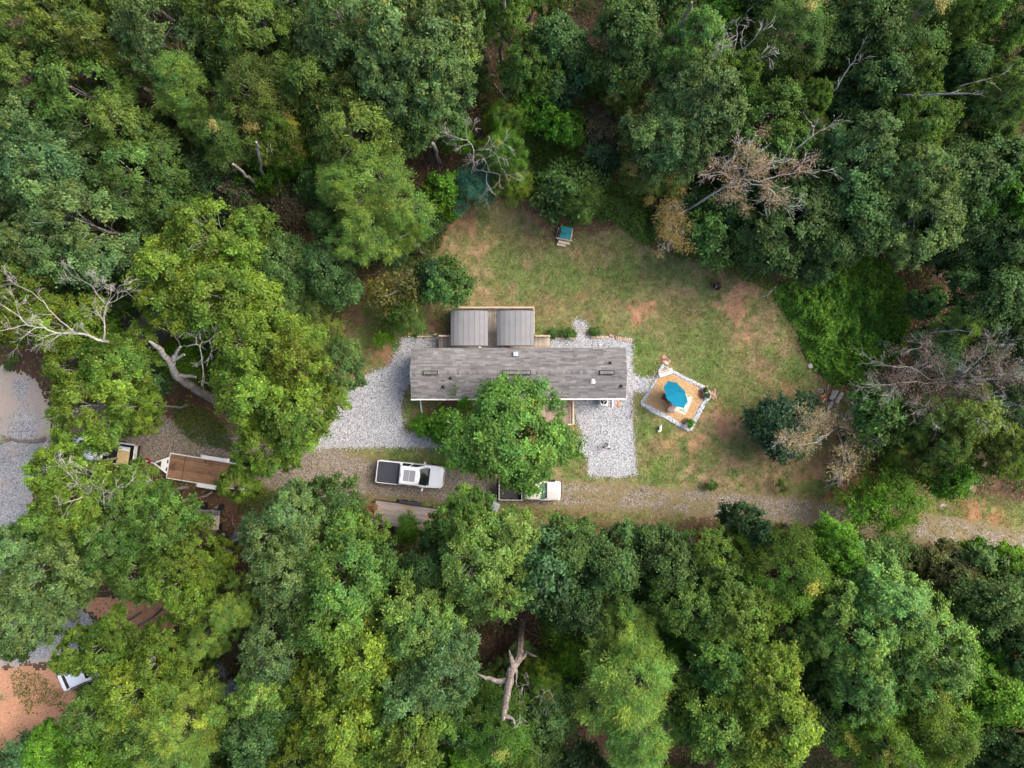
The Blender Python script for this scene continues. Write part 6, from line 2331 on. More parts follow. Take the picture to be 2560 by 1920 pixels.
def trailer(name, label, cpx, cpy, rot, L, W, zdeck, plank, frame, nplank, fender_x, fender_l, tongue, group=None):
    c = P(cpx, cpy, zdeck)
    t = empty(name, (c.x, c.y, 0), rot, label, 'trailer')
    w = W / nplank
    for i in range(nplank):
        lx = L - rr.uniform(.01, .05)
        mb = MB().box((rr.uniform(-.01, .01), -W / 2 + (i + .5) * w, zdeck - .02 + rr.uniform(-.004, .004)), (lx, w - .014, .04))
        mb.build('plank', plank, t)
    mb = MB()
    for s in (-1, 1):
        mb.box((0, s * (W / 2 + .045), zdeck - .05), (L + .1, .07, .16))
    for x in (-L / 2 - .02, L / 2 + .02):
        mb.box((x, 0, zdeck - .055), (.06, W, .14))
    for x in np.linspace(-L / 2 + .6, L / 2 - .6, 5):
        mb.box((x, 0, zdeck - .1), (.06, W, .08))
    mb.build('frame', frame, t)
    for s in (-1, 1):
        mb = MB()
        y = s * (W / 2 + .22)
        pr = [(-fender_l / 2, .52), (-fender_l / 2 + .25, .80), (fender_l / 2 - .25, .80), (fender_l / 2, .52)]
        for (x0, z0), (x1, z1) in zip(pr[:-1], pr[1:]):
            mb.add([(fender_x + x0, y - .15, z0), (fender_x + x1, y - .15, z1), (fender_x + x1, y + .15, z1), (fender_x + x0, y + .15, z0),
                    (fender_x + x0, y - .15, z0 - .02), (fender_x + x1, y - .15, z1 - .02), (fender_x + x1, y + .15, z1 - .02), (fender_x + x0, y + .15, z0 - .02)],
                   [(0, 1, 2, 3), (7, 6, 5, 4), (0, 4, 5, 1), (1, 5, 6, 2), (2, 6, 7, 3), (3, 7, 4, 0)])
        mb.build('fender', frame, t)
        for dx in (-.42, .42):
            M = Matrix.Rotation(math.pi / 2, 3, 'X')
            wmb = MB()
            wmb.lathe([(.2, -.09), (.33, -.1), (.35, -.06), (.35, .06), (.33, .1), (.2, .09)], (fender_x + dx, s * (W / 2 + .22), .35), 20, M)
            wh = wmb.build('wheel', RUBBER, t, smooth=True)
            rm = MB()
            rm.lathe([(.2, -.07), (.2, .07), (.06, .09), (0, .09)], (fender_x + dx, s * (W / 2 + .22), .35), 14, M)
            rm.build('rim', METALGREY, wh, smooth=True)
    if tongue:
        mb = MB()
        x0 = -L / 2
        tip = Vector((x0 - tongue, 0, zdeck - .1))
        for s in (-1, 1):
            mb.bar((x0, s * W * .36, zdeck - .1), tip, .09, .12)
        mb.bar(tip, tip - Vector((.25, 0, 0)), .09, .09)
        tg_ = mb.build('tongue', frame, t)
        pm = MB()
        pm.add([(x0 - .02, -W * .33, zdeck - .03), (x0 - .02, W * .33, zdeck - .03), (x0 - tongue * .5, W * .17, zdeck - .03), (x0 - tongue * .5, -W * .17, zdeck - .03),
                (x0 - .02, -W * .33, zdeck - .05), (x0 - .02, W * .33, zdeck - .05), (x0 - tongue * .5, W * .17, zdeck - .05), (x0 - tongue * .5, -W * .17, zdeck - .05)],
               [(3, 2, 1, 0), (4, 5, 6, 7), (0, 1, 5, 4), (1, 2, 6, 5), (2, 3, 7, 6), (3, 0, 4, 7)])
        pm.build('plate', frame, tg_)
        MB().box((x0 - tongue * .62, 0, zdeck + .02), (.16, .12, .24)).build('winch', DARKMETAL, tg_, bevel=.01)
        jm = MB()
        jm.tube([tip + Vector((.15, .12, .35)), tip + Vector((.15, .12, -.45))], .035, 8)
        jm.build('jack', DARKMETAL, tg_)
        for s in (-1, 1):
            MB().box((x0 - .13, s * .34, zdeck - .01), (.10, .3, .06)).build('tie_plate', DARKMETAL, tg_)
    return t


tr1 = trailer('flatbed_trailer', 'flatbed trailer with brown planks and white frame under yellow oaks', 514, 1179, math.radians(-9.2), 6.6, 2.12, .70, BROWNPLANK, WHITE, 11, .55, 2.6, 1.35)
for a, b_, lab in ((-1.9, 0, 'dark strap laid across the brown planked trailer'),):
    s_ = MB().box((-1.95, 0, .708), (.05, 2.1, .012)).build('strap', DARKMETAL, tr1)
MB().box((1.9, -.35, .74), (.28, .1, .07), rz=.3).build('coupling_pin', DARKMETAL, tr1)
MB().box((3.95, -1.0, .6), (1.0, .35, .05)).build('ramp', WHITE, tr1)
MB().box((3.75, .95, .6), (.7, .3, .05)).build('ramp', WHITE, tr1)
tr2 = trailer('flatbed_trailer', 'flatbed trailer with grey weathered planks beside the track', 1014, 1291, math.radians(-8.2), 5.6, 2.05, .66, GREYPLANK, DARKMETAL, 13, .1, 2.2, 0)
MB().box((.55, 1.26, .84), (1.28, .3, .06)).build('fender_box', VINYL, tr2, bevel=.02)

# ------------------------------------------------------------------ wheeled bin
p = P(1237, 1268, 1.0)
bn = empty('wheeled_bin', (p.x, p.y, 0), math.radians(-25), 'grey-green wheeled bin with domed lid at the track edge', 'bin')
mb = MB()
mb.loft([[(-.24, -.26, .08), (.24, -.26, .08), (.24, .26, .08), (-.24, .26, .08)], [(-.32, -.34, .95), (.32, -.34, .95), (.32, .34, .95), (-.32, .34, .95)]])
mb.build('tub', CARTGREEN, bn, bevel=.03)
mb = MB()
mb.loft([[(-.36, -.40, .96), (.36, -.40, .96), (.36, .42, .96), (-.36, .42, .96)], [(-.35, -.39, 1.02), (.35, -.39, 1.02), (.35, .40, 1.02), (-.35, .40, 1.02)], [(-.25, -.30, 1.08), (.25, -.30, 1.08), (.25, .28, 1.08), (-.25, .28, 1.08)]])
mb.build('lid', CARTGREEN, bn, bevel=.03)
for s in (-1, 1):
    MB().lathe([(.13, -.03), (.13, .03), (0, .03)], (s * .3, .28, .13), 14, Matrix.Rotation(math.pi / 2, 3, 'Y')).build('wheel', RUBBER, bn)
MB().tube([(-.28, .45, .98), (.28, .45, .98)], .02, 6).build('handle', CARTGREEN, bn)

# ------------------------------------------------------------------ patio furniture
UZ = 2.15
uc = P(1689.5, 986.0, UZ)
tilt = Vector((.50, .47, .74)).normalized()
umb = empty('patio_umbrella', (uc.x, uc.y, 0.03), 0, 'tilted teal parasol over the wood chip patio', 'umbrella')
q = Vector((0, 0, 1)).rotation_difference(tilt).to_matrix()
off = Vector((0, 0, UZ - .03))
RU, HU = 1.36, .56
apex = q @ Vector((0, 0, HU)) + off
rim = []
for k in range(8):
    a = math.radians(22.5 + 45 * k)
    rim.append(q @ Vector((RU * math.cos(a), RU * math.sin(a), 0)) + off)
for k in range(8):
    a, b = rim[k], rim[(k + 1) % 8]
    mb = MB()
    n = ((a - apex).cross(b - apex)).normalized()
    if n.dot(tilt) < 0:
        n = -n
    m1, m2 = apex.lerp(a, .5) + n * .015, apex.lerp(b, .5) + n * .015
    mid = a.lerp(b, .5).lerp(apex, .03) - n * .02
    vs = [apex, m1, m2, a, mid, b]
    mb.add(vs + [v - n * .006 for v in vs], [(0, 1, 2), (1, 3, 4), (1, 4, 2), (2, 4, 5), (6, 8, 7), (7, 10, 9), (7, 8, 10), (8, 11, 10), (3, 9, 10, 4), (4, 10, 11, 5), (0, 6, 7, 1), (1, 7, 9, 3), (2, 8, 6, 0), (5, 11, 8, 2)])
    pn = mb.build('canopy_panel', TEALCLOTH, umb)
    rbm = MB().bar(apex - tilt * .03, a - tilt * .03, .018, .02)
    rbm.build('rib', DARKMETAL, umb)
mb = MB()
mb.tube([apex - tilt * .02, apex + tilt * .06], [.05, .03], 10)
mb.build('finial', DARKMETAL, umb)
pole_top = apex - tilt * .75
mb = MB()
mb.tube([(pole_top.x, pole_top.y, 0), (pole_top.x, pole_top.y, pole_top.z - .1), tuple(pole_top), tuple(apex - tilt * .03)], .024, 8)
mb.build('pole', DARKMETAL, umb)
MB().lathe([(.28, 0), (.28, .06), (.06, .1), (.05, .3), (.035, .3)], (pole_top.x, pole_top.y, 0), 16).build('base', DARKMETAL, umb, smooth=True)

px_, py_ = uc.x + .02, uc.y + .0
tb = empty('patio_table', (px_, py_, .03), .3, 'round dark patio table under the teal parasol', 'table')
mb = MB()
mb.lathe([(.03, .70), (.43, .70), (.44, .715), (.43, .73), (.03, .73)], (0, 0, 0), 24)
mb.build('tabletop', DARKMETAL, tb)
for k in range(4):
    a = k * math.pi / 2 + .4
    MB().tube([(.12 * math.cos(a), .12 * math.sin(a), .7), (.3 * math.cos(a), .3 * math.sin(a), .3), (.45 * math.cos(a), .45 * math.sin(a), 0)], .018, 6).build('leg', DARKMETAL, tb)


def patio_chair(px, py, rz, label, seatm, back_h=.5, scale=1.0):
    c = P(px, py, .45)
    ch = empty('patio_chair', (c.x, c.y, .03), rz, label, 'chair', 'brown chairs around the patio table', scale=(scale,) * 3)
    mb = MB()
    mb.box((0, 0, .42), (.56, .54, .07))
    mb.build('seat', seatm, ch, bevel=.03)
    bm_ = MB()
    bm_.tube([(-.30, -.27, .42), (-.42, -.28, .82), (-.46, -.2, .88), (-.46, .2, .88), (-.42, .28, .82), (-.30, .27, .42)], .022, 6)
    for y in np.linspace(-.2, .2, 6):
        bm_.tube([(-.29, y, .44), (-.44, y * .95, .87)], .012, 5)
    bm_.build('backrest', BROWNWICKER, ch, smooth=True)
    for s in (-1, 1):
        MB().tube([(.28, s * .30, .03), (.28, s * .30, .58), (.2, s * .31, .63), (-.34, s * .31, .63)], .02, 6).build('armrest', BROWNWICKER, ch, smooth=True)
        MB().tube([(-.27, s * .27, .42), (-.33, s * .29, .0)], .02, 6).build('leg', BROWNWICKER, ch)
        MB().tube([(.26, s * .27, .42), (.28, s * .3, .0)], .02, 6).build('leg', BROWNWICKER, ch)
    return ch


patio_chair(1678, 1022, math.radians(-14), 'brown patio chair with taupe seat pad, clear of the parasol', MAUVECUSH)
patio_chair(1664, 993, math.radians(-20), 'brown patio chair half under the parasol, facing the table', BROWNWICKER, scale=.9)
patio_chair(1677, 1006, math.radians(35), 'dark chair tucked beneath the parasol edge between two others', DARKMETAL, scale=.8)
# rug with a leafy print
rp = P(1710, 1011, .04)
rug = empty('outdoor_rug', (rp.x, rp.y, .045), math.radians(-24), 'cream outdoor rug with olive palm leaf print under the parasol', 'rug')
MB().box((-.02, .05, 0), (1.0, 1.75, .012)).build('weave', CREAM, rug)
mb = MB()
r2 = random.Random(5)
for cx_, cy_ in ((.1, -.72), (-.1, .15), (.2, .7)):
    for k in range(17):
        a = math.radians(-10 + 200 * k / 16 + r2.uniform(-4, 4))
        l0, l1 = .06, r2.uniform(.38, .62)
        d = Vector((math.cos(a), math.sin(a), 0))
        s = Vector((-d.y, d.x, 0)) * .022
        p0, p1 = Vector((cx_, cy_, .009)), Vector((cx_, cy_, .009))
        f = lambda v: Vector((max(-.51, min(.47, v.x)), max(-.81, min(.91, v.y)), .009))
        mb.add([f(p0 + d * l0), f(p0 + d * (l0 + l1) / 2 + s), f(p0 + d * l1), f(p0 + d * (l0 + l1) / 2 - s)], [(0, 1, 2, 3)])
mb.build('leaf_print', LEAFPRINT, rug)
# white bench
bp = P(1664, 931, .4)
bench = empty('garden_bench', (bp.x, bp.y, .03), math.radians(19), 'white slatted bench at the upper corner of the patio', 'bench')
for y in (-.16, .0):
    MB().box((0, y - .03, .42), (1.18, .13, .03)).build('seat_slat', WHITE, bench, bevel=.006)
for z in (.62, .78):
    MB().box((0, .17, z), (1.18, .035, .11)).build('back_slat', WHITE, bench, bevel=.006)
for x in (-.52, .52):
    mb = MB()
    mb.box((x, -.18, .2), (.06, .06, .4))
    mb.bar((x, .13, 0), (x, .2, .84), .06)
    mb.box((x, -.02, .38), (.05, .36, .05))
    mb.build('leg_frame', WHITE, bench)
# bricks, pavers and rocks: each one a thing
def brick(px, py, s, rz, m, label, group=None, z=.02, cat='brick', name='brick'):
    p = P(px, py, z)
    o = MB().box((0, 0, s[2] / 2), s).build(name, m, loc=(p.x, p.y, z), rot=(0, 0, rz), bevel=min(s) * .12)
    return tag(o, label, cat, group)


GB = 'pavers edging the back gravel'
for k, (px, w_) in enumerate(((1484, .38), (1495, .36), (1506, .36), (1517, .34))):
    brick(px, 842.5 + k * .2, (w_, .17, .09), rr.uniform(-.05, .05), TANBRICK, 'pale flat paver laid lengthwise along the back gravel edge', GB, cat='paver', name='paver')
for px, m in ((1526, REDBRICK), (1532, REDBRICK)):
    brick(px, 838.5 + (px - 1526) * .5, (.2, .2, .1), .1, m, 'brown brick in the gap between flat and upright pavers', 'brown bricks at the back gravel edge')
for k in range(8):
    brick(1541 + k * 5.3, 845.5 + k * .8, (.13, .34, .09), rr.uniform(-.06, .06), TANBRICK if k not in (0, 3) else REDBRICK, 'upright paver in the row at the back corner of the gravel', 'upright pavers at the gravel corner', cat='paver', name='paver')
brick(1432, 846.5, (.6, .14, .09), -.02, TANBRICK, 'long pale paver left of the gravel bump', cat='paver', name='paver')
brick(1400, 846, (1.0, .09, .07), 0, PALEWOOD, 'thin timber edging between deck and gravel bump', cat='edging board', name='edging_board')
for k, px in enumerate((1449, 1456, 1463)):
    brick(px, 827.5, (.2, .13, .07), .05, TANBRICK, 'small paver across the neck of the gravel bump', 'pavers across the gravel bump', cat='paver', name='paver')
brick(1579, 1039.5, (.19, .27, .12), .06, REDBRICK, 'lone red brick on the edge of the front gravel')
brick(1062, 841, (1.45, .11, .1), 0, RAILWOOD, 'timber edging along the gravel strip left of the deck', cat='edging board', name='edging_board')
brick(1090, 837, (.3, .16, .5), 0, RAILWOOD, 'stub of timber post at the left end of the deck', cat='post', name='post_stub')
brick(1025, 834, (.3, .17, .12), .1, TERRA, 'reddish block at the corner of the gravel by the bright shrub', cat='block', name='block')
for k, (px, py, sx, sy) in enumerate(((1659.5, 893, .26, .22), (1666, 898, .18, .28), (1665, 907, .3, .2), (1672.5, 903.5, .2, .13), (1659, 904, .14, .2))):
    o = MB()
    o.lathe([(.0, 0), (.9, .0), (1.0, .35), (.75, .8), (0, 1.0)], (0, 0, 0), 7)
    p = P(px, py, .05)
    tag(o.build('rock', [TERRA, BARK, TANBRICK, REDBRICK, TERRA][k], loc=(p.x, p.y, 0), rot=(0, 0, k * 1.3)),
        ['brown rock farthest out from the upper patio corner', 'mossy brown rock beside the patio corner heap', 'pale pinkish rock heap stone nearest the bench corner', 'flat pink brick-like rock on the heap by the bench', 'reddish stone against the patio border tip'][k], 'rock').scale = (sx, sy, .16)
pts = np.array([[*(P(1783 + rr.gauss(0, 5), 987 + rr.gauss(0, 6), 0).xy), .02] for _ in range(130)])
pebbles('terracotta_chips', pts, .055, [TERRA, REDBRICK, TANBRICK])
for k, (px, py) in enumerate(((1766, 967), (1764, 981), (1767, 995), (1717, 1069), (1711, 1066), (1724, 1070))):
    o = MB()
    o.lathe([(0, 0), (.9, 0), (1, .4), (.7, .85), (0, 1)], (0, 0, 0), 7)
    p = P(px, py, .05)
    tag(o.build('rock', [STONE, REDBRICK][k == 0], loc=(p.x, p.y, .02), rot=(0, 0, k)), ['pinkish rock above the potted plants at the patio border', 'pale rock between the two small potted plants', 'pale rock below the two small potted plants',
        'pale rock under the round plant at the lower patio corner', 'pale rock left of the lower patio corner', 'pale rock right of the lower patio corner'][k], 'rock').scale = (.16, .14, .14)
for px, py, lab in ((1764, 975, 'clay pot of the upper small plant in the patio corner'), (1768, 990, 'clay pot of the lower small plant in the patio corner')):
    p = P(px, py, .1)
    pot = MB().lathe([(.09, 0), (.13, .2), (.145, .2), (.145, .24), (.12, .24), (.11, .18), (0, .18)], (0, 0, 0), 14).build('flower_pot', TERRA, loc=(p.x, p.y, .03), smooth=True)
    tag(pot, lab, 'flower pot')
p = P(1500, 862, .05)
tag(MB().lathe([(.06, 0), (.085, .02), (.09, .16), (.07, .18), (0, .18)], (0, 0, 0), 12).build('white_canister', WHITE, loc=(p.x, p.y, .02), smooth=True), 'small white canister standing on the back gravel', 'canister')
p = P(1546, 1010, .05)
pebbles('dry_leaf_heap', np.array([[*(P(1546 + rr.gauss(0, 2.5), 1010 + rr.gauss(0, 4), 0).xy), .03] for _ in range(70)]), .045, [ORANGEWOOD, TERRA, PLYWOOD])
for k, (px, py, l_) in enumerate(((1580, 1005, .35), (1579, 1020, .5), (1580, 1030, .3))):
    brick(px, py, (.06, l_, .08), .02, [STONE, PALEWOOD, BLUEPL][k], ['short pale edging piece at the right side of the front gravel', 'longer timber edging piece at the right side of the front gravel', 'bluish edging piece just above the lone red brick'][k], cat='edging piece', name='edging_piece')
# ring of hose behind the deck
p = P(1060, 822, .05)
mb = MB()
mb.tube([(.28 * math.cos(t) * (1 + .1 * math.sin(2 * t)), .22 * math.sin(t), .03 + .01 * (t % 2)) for t in np.linspace(0, 12.4, 50)], .02, 6, cap=False)
tag(mb.build('hose_coil', RUBBER, loc=(p.x, p.y, 0), smooth=True), 'coil of dark hose on the bare soil behind the deck', 'hose')

# ------------------------------------------------------------------ things on the lawn
p = P(1790.5, 714.5, .35)
fp = empty('fire_pit', (p.x, p.y, 0), 0, 'rusty round fire bowl on the dry grass', 'fire pit')
mb = MB()
mb.lathe([(.12, .10), (.25, .16), (.36, .30), (.40, .46), (.425, .47), (.425, .45), (.38, .44), (.33, .30), (.2, .2), (0, .18)], (0, 0, 0), 22)
mb.build('bowl', RUSTMETAL, fp, smooth=True)
MB().lathe([(.30, .27), (.0, .30)], (0, 0, 0), 16).build('ash', BLACK_AND_SHADE, fp)
for k in range(3):
    a = k * 2.1 + .5
    MB().tube([(.25 * math.cos(a), .25 * math.sin(a), .2), (.36 * math.cos(a), .36 * math.sin(a), 0)], .022, 6).build('leg', RUSTMETAL, fp)


def stick(pts, r, label, m=DEADWOOD, z=.05):
    q = [P(x, y, zz) for x, y, zz in pts]
    o0 = Vector((q[0].x, q[0].y, 0))
    rad = [r * (1 - .6 * i / (len(q) - 1)) for i in range(len(q))]
    mb = MB().tube([a - o0 for a in q], rad, 6)
    mid = q[len(q) // 2] - o0
    if len(q) > 2:
        d = (q[-1] - q[0]).normalized()
        mb.tube([mid, mid + Vector((-d.y, d.x, .1)) * .3 + d * .2], [r * .5, r * .2], 5)
    return tag(mb.build('fallen_stick', m, loc=o0, smooth=True), label, 'stick')


stick([(1786, 722, .5), (1792, 716, .55), (1803, 710.5, .6)], .025, 'pale stick lying across the rusty fire bowl, longer one')
stick([(1789, 709, .5), (1790, 714, .52), (1787, 722, .5)], .022, 'short pale stick standing in the rusty fire bowl')
stick([(1884, 671, .05), (1880, 683, .05), (1868, 692, .05), (1858, 707, .05)], .05, 'grey fallen stick by the lawn edge above the bare clay')
stick([(1945, 707, .05), (1935, 722, .05), (1918, 738, .05), (1900, 744.5, .05)], .06, 'bent grey fallen stick at the edge of the vine-covered bank')
for k, (pp, lab) in enumerate([([(1148, 470, .1), (1150, 440, .1), (1145, 410, .1)], 'thin grey pole on the brown litter above the lawn corner'), ([(1160, 235, .3), (1195, 215, .3), (1240, 175, .3)], 'long brown fallen log across the brushy clearing'),
                              ([(1235, 210, .2), (1262, 245, .2), (1280, 262, .2)], 'reddish rotten log in the brushy clearing'), ([(1165, 275, .15), (1170, 330, .15)], 'pale fallen branch on litter below the ragged oak'),
                              ([(1850, 280, .2), (1895, 235, .2), (1910, 222, .2)], 'pale fallen log lying in the gap left of the glossy oak'), ([(1965, 230, .2), (1985, 150, .2), (1995, 110, .2)], 'grey fallen pole on the bare slope, left of two'),
                              ([(2010, 245, .2), (2030, 170, .2), (2035, 130, .2)], 'grey fallen pole on the bare slope, right of two'), ([(2095, 55, .2), (2125, 95, .2), (2165, 80, .2)], 'dark fallen log at the top of the bare slope'),
                              ([(2250, 852, .2), (2330, 862, .2)], 'brown fallen log beside the small bluish pine'), ([(2330, 690, .3), (2385, 675, .4)], 'dark fallen log above the bare litter at the right'),
                              ([(1055, 480, .1), (1095, 500, .1)], 'thin fallen stem at the top left corner of the lawn'), ([(1810, 385, .2), (1840, 365, .2), (1860, 345, .2)], 'brown fallen log below the pale blue-green oak'),
                              ([(600, 1190, .1), (607, 1165, .2)], 'broken pale bough beside the brown trailer')]):
    stick(pp, .12 if 'log' in lab else .07, lab, BARK if 'dark' in lab or 'rotten' in lab or 'brown' in lab else DEADWOOD)
# stump at the lawn edge
p = P(2026.5, 915, .15)
st = MB()
st.lathe([(.3, 0), (.25, .06), (.22, .16), (.0, .17)], (0, 0, 0), 11)
tag(st.build('tree_stump', DEADWOOD, loc=(p.x, p.y, 0)), 'grey tree stump at the lawn edge beside the vine bank', 'stump')
# wood pile
def slab(px, py, L, W, H, rz, m, label):
    p = P(px, py, H)
    mb = MB()
    k = 7
    r0 = []
    for x in (-L / 2, -L / 6, L / 6, L / 2):
        r0.append([(x, W / 2 * math.cos(a) * rr.uniform(.85, 1.05), H / 2 + H / 2 * math.sin(a) * rr.uniform(.85, 1.1)) for a in np.linspace(0, 6.283, k, endpoint=False)])
    mb.loft(r0)
    return tag(mb.build('log', m, loc=(p.x, p.y, 0), rot=(0, 0, rz)), label, 'log', 'logs of the woodpile')


slab(2084, 988, .85, .42, .34, math.radians(68), DEADWOOD, 'grey weathered slab in the woodpile, uppermost')
slab(2100, 995, 1.05, .38, .40, math.radians(60), GREYSTONE, 'dark grey flat slab on the far side of the woodpile')
slab(2079, 1011, .55, .34, .3, math.radians(72), DEADWOOD, 'grey split block at the lower end of the woodpile')
slab(2088, 1012, .5, .3, .26, math.radians(70), BARK, 'dark split block at the lower end of the woodpile')
slab(2091, 986, .8, .26, .42, math.radians(66), DEADWOOD, 'narrow grey slab between the two larger ones')
slab(2059, 991, .42, .26, .22, .3, ORANGEWOOD, 'orange freshly split chunk beside the woodpile')
slab(2058, 1005, .75, .13, .12, math.radians(58), PALEWOOD, 'pale barkless pole on the ground below the orange chunk')
slab(2034, 1016, .6, .13, .13, math.radians(-75), ORANGEWOOD, 'reddish curved log end nearest the lawn by the woodpile')
slab(2033, 1003, .4, .16, .14, math.radians(80), BARK, 'dark curved log end nearest the lawn by the woodpile')
slab(2071, 968, .5, .12, .12, math.radians(75), DEADWOOD, 'pale stick of firewood above the woodpile')
slab(2073, 1020, .28, .2, .16, .4, DEADWOOD, 'small split piece below the woodpile')
p = P(2053, 981, .05)
pebbles('ash_heap', np.array([[*(P(2053 + rr.gauss(0, 5), 981 + rr.gauss(0, 4), 0).xy), .02] for _ in range(120)]), .06, [GREYSTONE, BARK, BLACK_AND_SHADE])

# timber stand with teal slats
sp_ = P(1413.5, 586, .75)
sd = empty('timber_stand', (sp_.x, sp_.y, 0), math.radians(-11), 'small timber stand with teal slatted top and pale board steps', 'timber stand')
for k, (y, w_, z_) in enumerate(((.42, .52, .78), (.08, .09, .84), (-.03, .10, .82), (-.23, .27, .76))):
    MB().box((.03, y, z_), (.98, w_, .035)).build('slat', TEAL, sd, bevel=.006)
for s in (-1, 1):
    mb = MB()
    mb.bar((-.56 if s < 0 else .56, -.42, .62), (-.56 if s < 0 else .56, .68, .62), .06, .1)
    mb.build('side_rail', PALEWOOD if s > 0 else BARK, sd)
    for y in (-.38, .62):
        MB().box((s * .56, y, .3), (.08, .08, .6)).build('leg', PALEWOOD, sd)
MB().tube([(-.70, .5, .7), (-.74, -.35, .12)], .03, 6).build('brace', DEADWOOD, sd)
MB().box((.0, -.45, .72), (1.46, .09, .10)).build('beam', PALEWOOD, sd)
MB().box((.02, -.64, .42), (1.0, .24, .05)).build('step', PALEWOOD, sd)
MB().box((-.16, -.86, .22), (.80, .22, .05)).build('step', PALEWOOD, sd)

# ------------------------------------------------------------------ sheds and the things under the lower left trees
def gable_shed(name, label, px, py, rot, L, wn, wsn, ze, zr, roofm, wallm, seams=0, cat='shed'):
    p = P(px, py, zr)
    o = empty(name, (p.x, p.y, 0), rot, label, cat)
    mb = MB()
    hl = L / 2 - .12
    for y in (wn - .15, -wsn + .15):
        mb.box((0, y, ze / 2), (2 * hl, .08, ze - .02))
    for x in (-hl, hl):
        mb.add([(x, -wsn + .1, 0), (x, wn - .1, 0), (x, wn - .1, ze - .02), (x, 0, zr - .08), (x, -wsn + .1, ze - .02)], [(0, 1, 2, 3, 4)])
    mb.build('wall', wallm, o)
    if seams:
        for sgn, w in ((1, wn), (-1, wsn)):
            for i in range(seams):
                x0, x1 = -L / 2 + L * i / seams, -L / 2 + L * (i + 1) / seams
                zz = .012 * (i % 2)
                mb = MB()
                q_ = [(x0, 0, zr), (x1 - .02, 0, zr), (x1 - .02, sgn * w, ze), (x0, sgn * w, ze)]
                mb.add(q_ + [(a, b, c - .02) for a, b, c in q_], [(0, 1, 2, 3), (7, 6, 5, 4), (0, 4, 5, 1), (1, 5, 6, 2), (2, 6, 7, 3), (3, 7, 4, 0)])
                pn_ = mb.build('roof_panel', roofm, o)
                MB().bar((x1 - .02, 0, zr + .02), (x1 - .02, sgn * w, ze + .02), .025, .035).build('seam', roofm, pn_)
        MB().box((0, 0, zr + .04), (L, .18, .03)).build('ridge_cap', roofm, o)
    else:
        for sgn, w in ((1, wn), (-1, wsn)):
            mb = MB()
            q_ = [(-L / 2, 0, zr), (L / 2, 0, zr), (L / 2, sgn * w, ze), (-L / 2, sgn * w, ze)]
            mb.add(q_ + [(a, b, c - .06) for a, b, c in q_], [(0, 1, 2, 3), (7, 6, 5, 4), (0, 4, 5, 1), (1, 5, 6, 2), (2, 6, 7, 3), (3, 7, 4, 0)])
            rf = mb.build('roof', roofm, o)
            n_ = max(3, int(w / .3))
            for i in range(n_):
                t0, t1 = i / n_, (i + 1.08) / n_
                l_ = lambda t: (sgn * w * t, zr + (ze - zr) * t)
                (ya, za_), (yb, zb_) = l_(t0), l_(min(t1, 1))
                m2 = MB()
                m2.add([(-L / 2, ya, za_ + .006), (L / 2, ya, za_ + .006), (L / 2, yb, zb_ + .028), (-L / 2, yb, zb_ + .028), (-L / 2, yb, zb_ + .004), (L / 2, yb, zb_ + .004)], [(0, 1, 2, 3), (3, 2, 5, 4)])
                m2.build('shingle_course', roofm, rf)
        MB().box((0, 0, zr + .02), (L, .2, .03)).build('ridge_cap', roofm, o)
    return o


gable_shed('garden_shed', 'grey-roofed shed with red wall under the leaning pale trunk', 378, 846, math.radians(37), 3.9, 2.9, .75, 2.3, 2.9, ROOFGREY, REDWALL)
gable_shed('metal_shed', 'shed with blue-grey ribbed metal roof under yellow pines', 548, 1722, math.radians(18.5), 3.4, 1.9, 1.15, 2.2, 2.75, ROOFMETAL, METALGREY, seams=14)
# two-seat utility cart
p = P(524, 1291, 1.0)
ut = empty('utility_cart', (p.x, p.y, 0), math.radians(-4), 'two-seat utility cart with black seats and beige body', 'utility cart')
MB().box((0, -.48, .55), (1.4, 1.5, .3)).build('body', CARBEIGE, ut, bevel=.05)
MB().box((-.05, -.55, .80), (1.32, 1.3, .12)).build('bed', CARBEIGE, ut, bevel=.03)
for x in (-.62, .46):
    s_ = MB().box((x + .08, .42, 1.12), (1.0, .48, .16)).build('seat', BLACKPL, ut, bevel=.06)
    s2 = MB().box((x + .08, .42, 1.215), (.86, .36, .05)).build('cushion', SEATGREY, s_, bevel=.02)
    for k in (-1, 0, 1):
        MB().box((x + .08 + k * .19, .43, 1.245), (.05, .13, .012)).build('slot', BLACK_AND_SHADE, s_)
mb = MB()
for s in (-1, 1):
    mb.tube([(s * 1.12, .75, .5), (s * 1.12, .75, 1.2), (s * 1.1, .1, 1.24), (s * 1.05, 0, .6)], .035, 8)
mb.tube([(-1.12, .75, 1.2), (1.12, .75, 1.2)], .035, 8)
mb.build('roll_bar', BLACKPL, ut, smooth=True)
for x in (-.72, .72):
    for y in (-.95, .75):
        MB().lathe([(.12, -.1), (.27, -.11), (.29, -.07), (.29, .07), (.27, .11), (.12, .1)], (x, y, .29), 18, Matrix.Rotation(math.pi / 2, 3, 'Y')).build('wheel', RUBBER, ut, smooth=True)
p = P(590, 1346, .6)
tp_ = empty('covered_heap', (p.x, p.y, 0), math.radians(-30), 'dark tarp-covered heap beside the frosted oak', 'covered heap')
mb = MB()
mb.loft([[(-.6, -.5, 0), (.6, -.5, 0), (.62, .5, 0), (-.6, .5, 0)], [(-.56, -.46, .5), (.55, -.44, .42), (.55, .44, .5), (-.55, .46, .45)], [(-.4, -.3, .72), (.36, -.25, .6), (.4, .25, .7), (-.4, .3, .68)]])
mb.build('cover', ROOFGREY, tp_, bevel=.05)
p = P(556, 1338, .5)
mw = empty('push_mower', (p.x, p.y, 0), math.radians(82), 'dark push mower on the path below the utility cart', 'mower')
MB().box((0, 0, .22), (.75, .5, .18)).build('deck', BLACKPL, mw, bevel=.05)
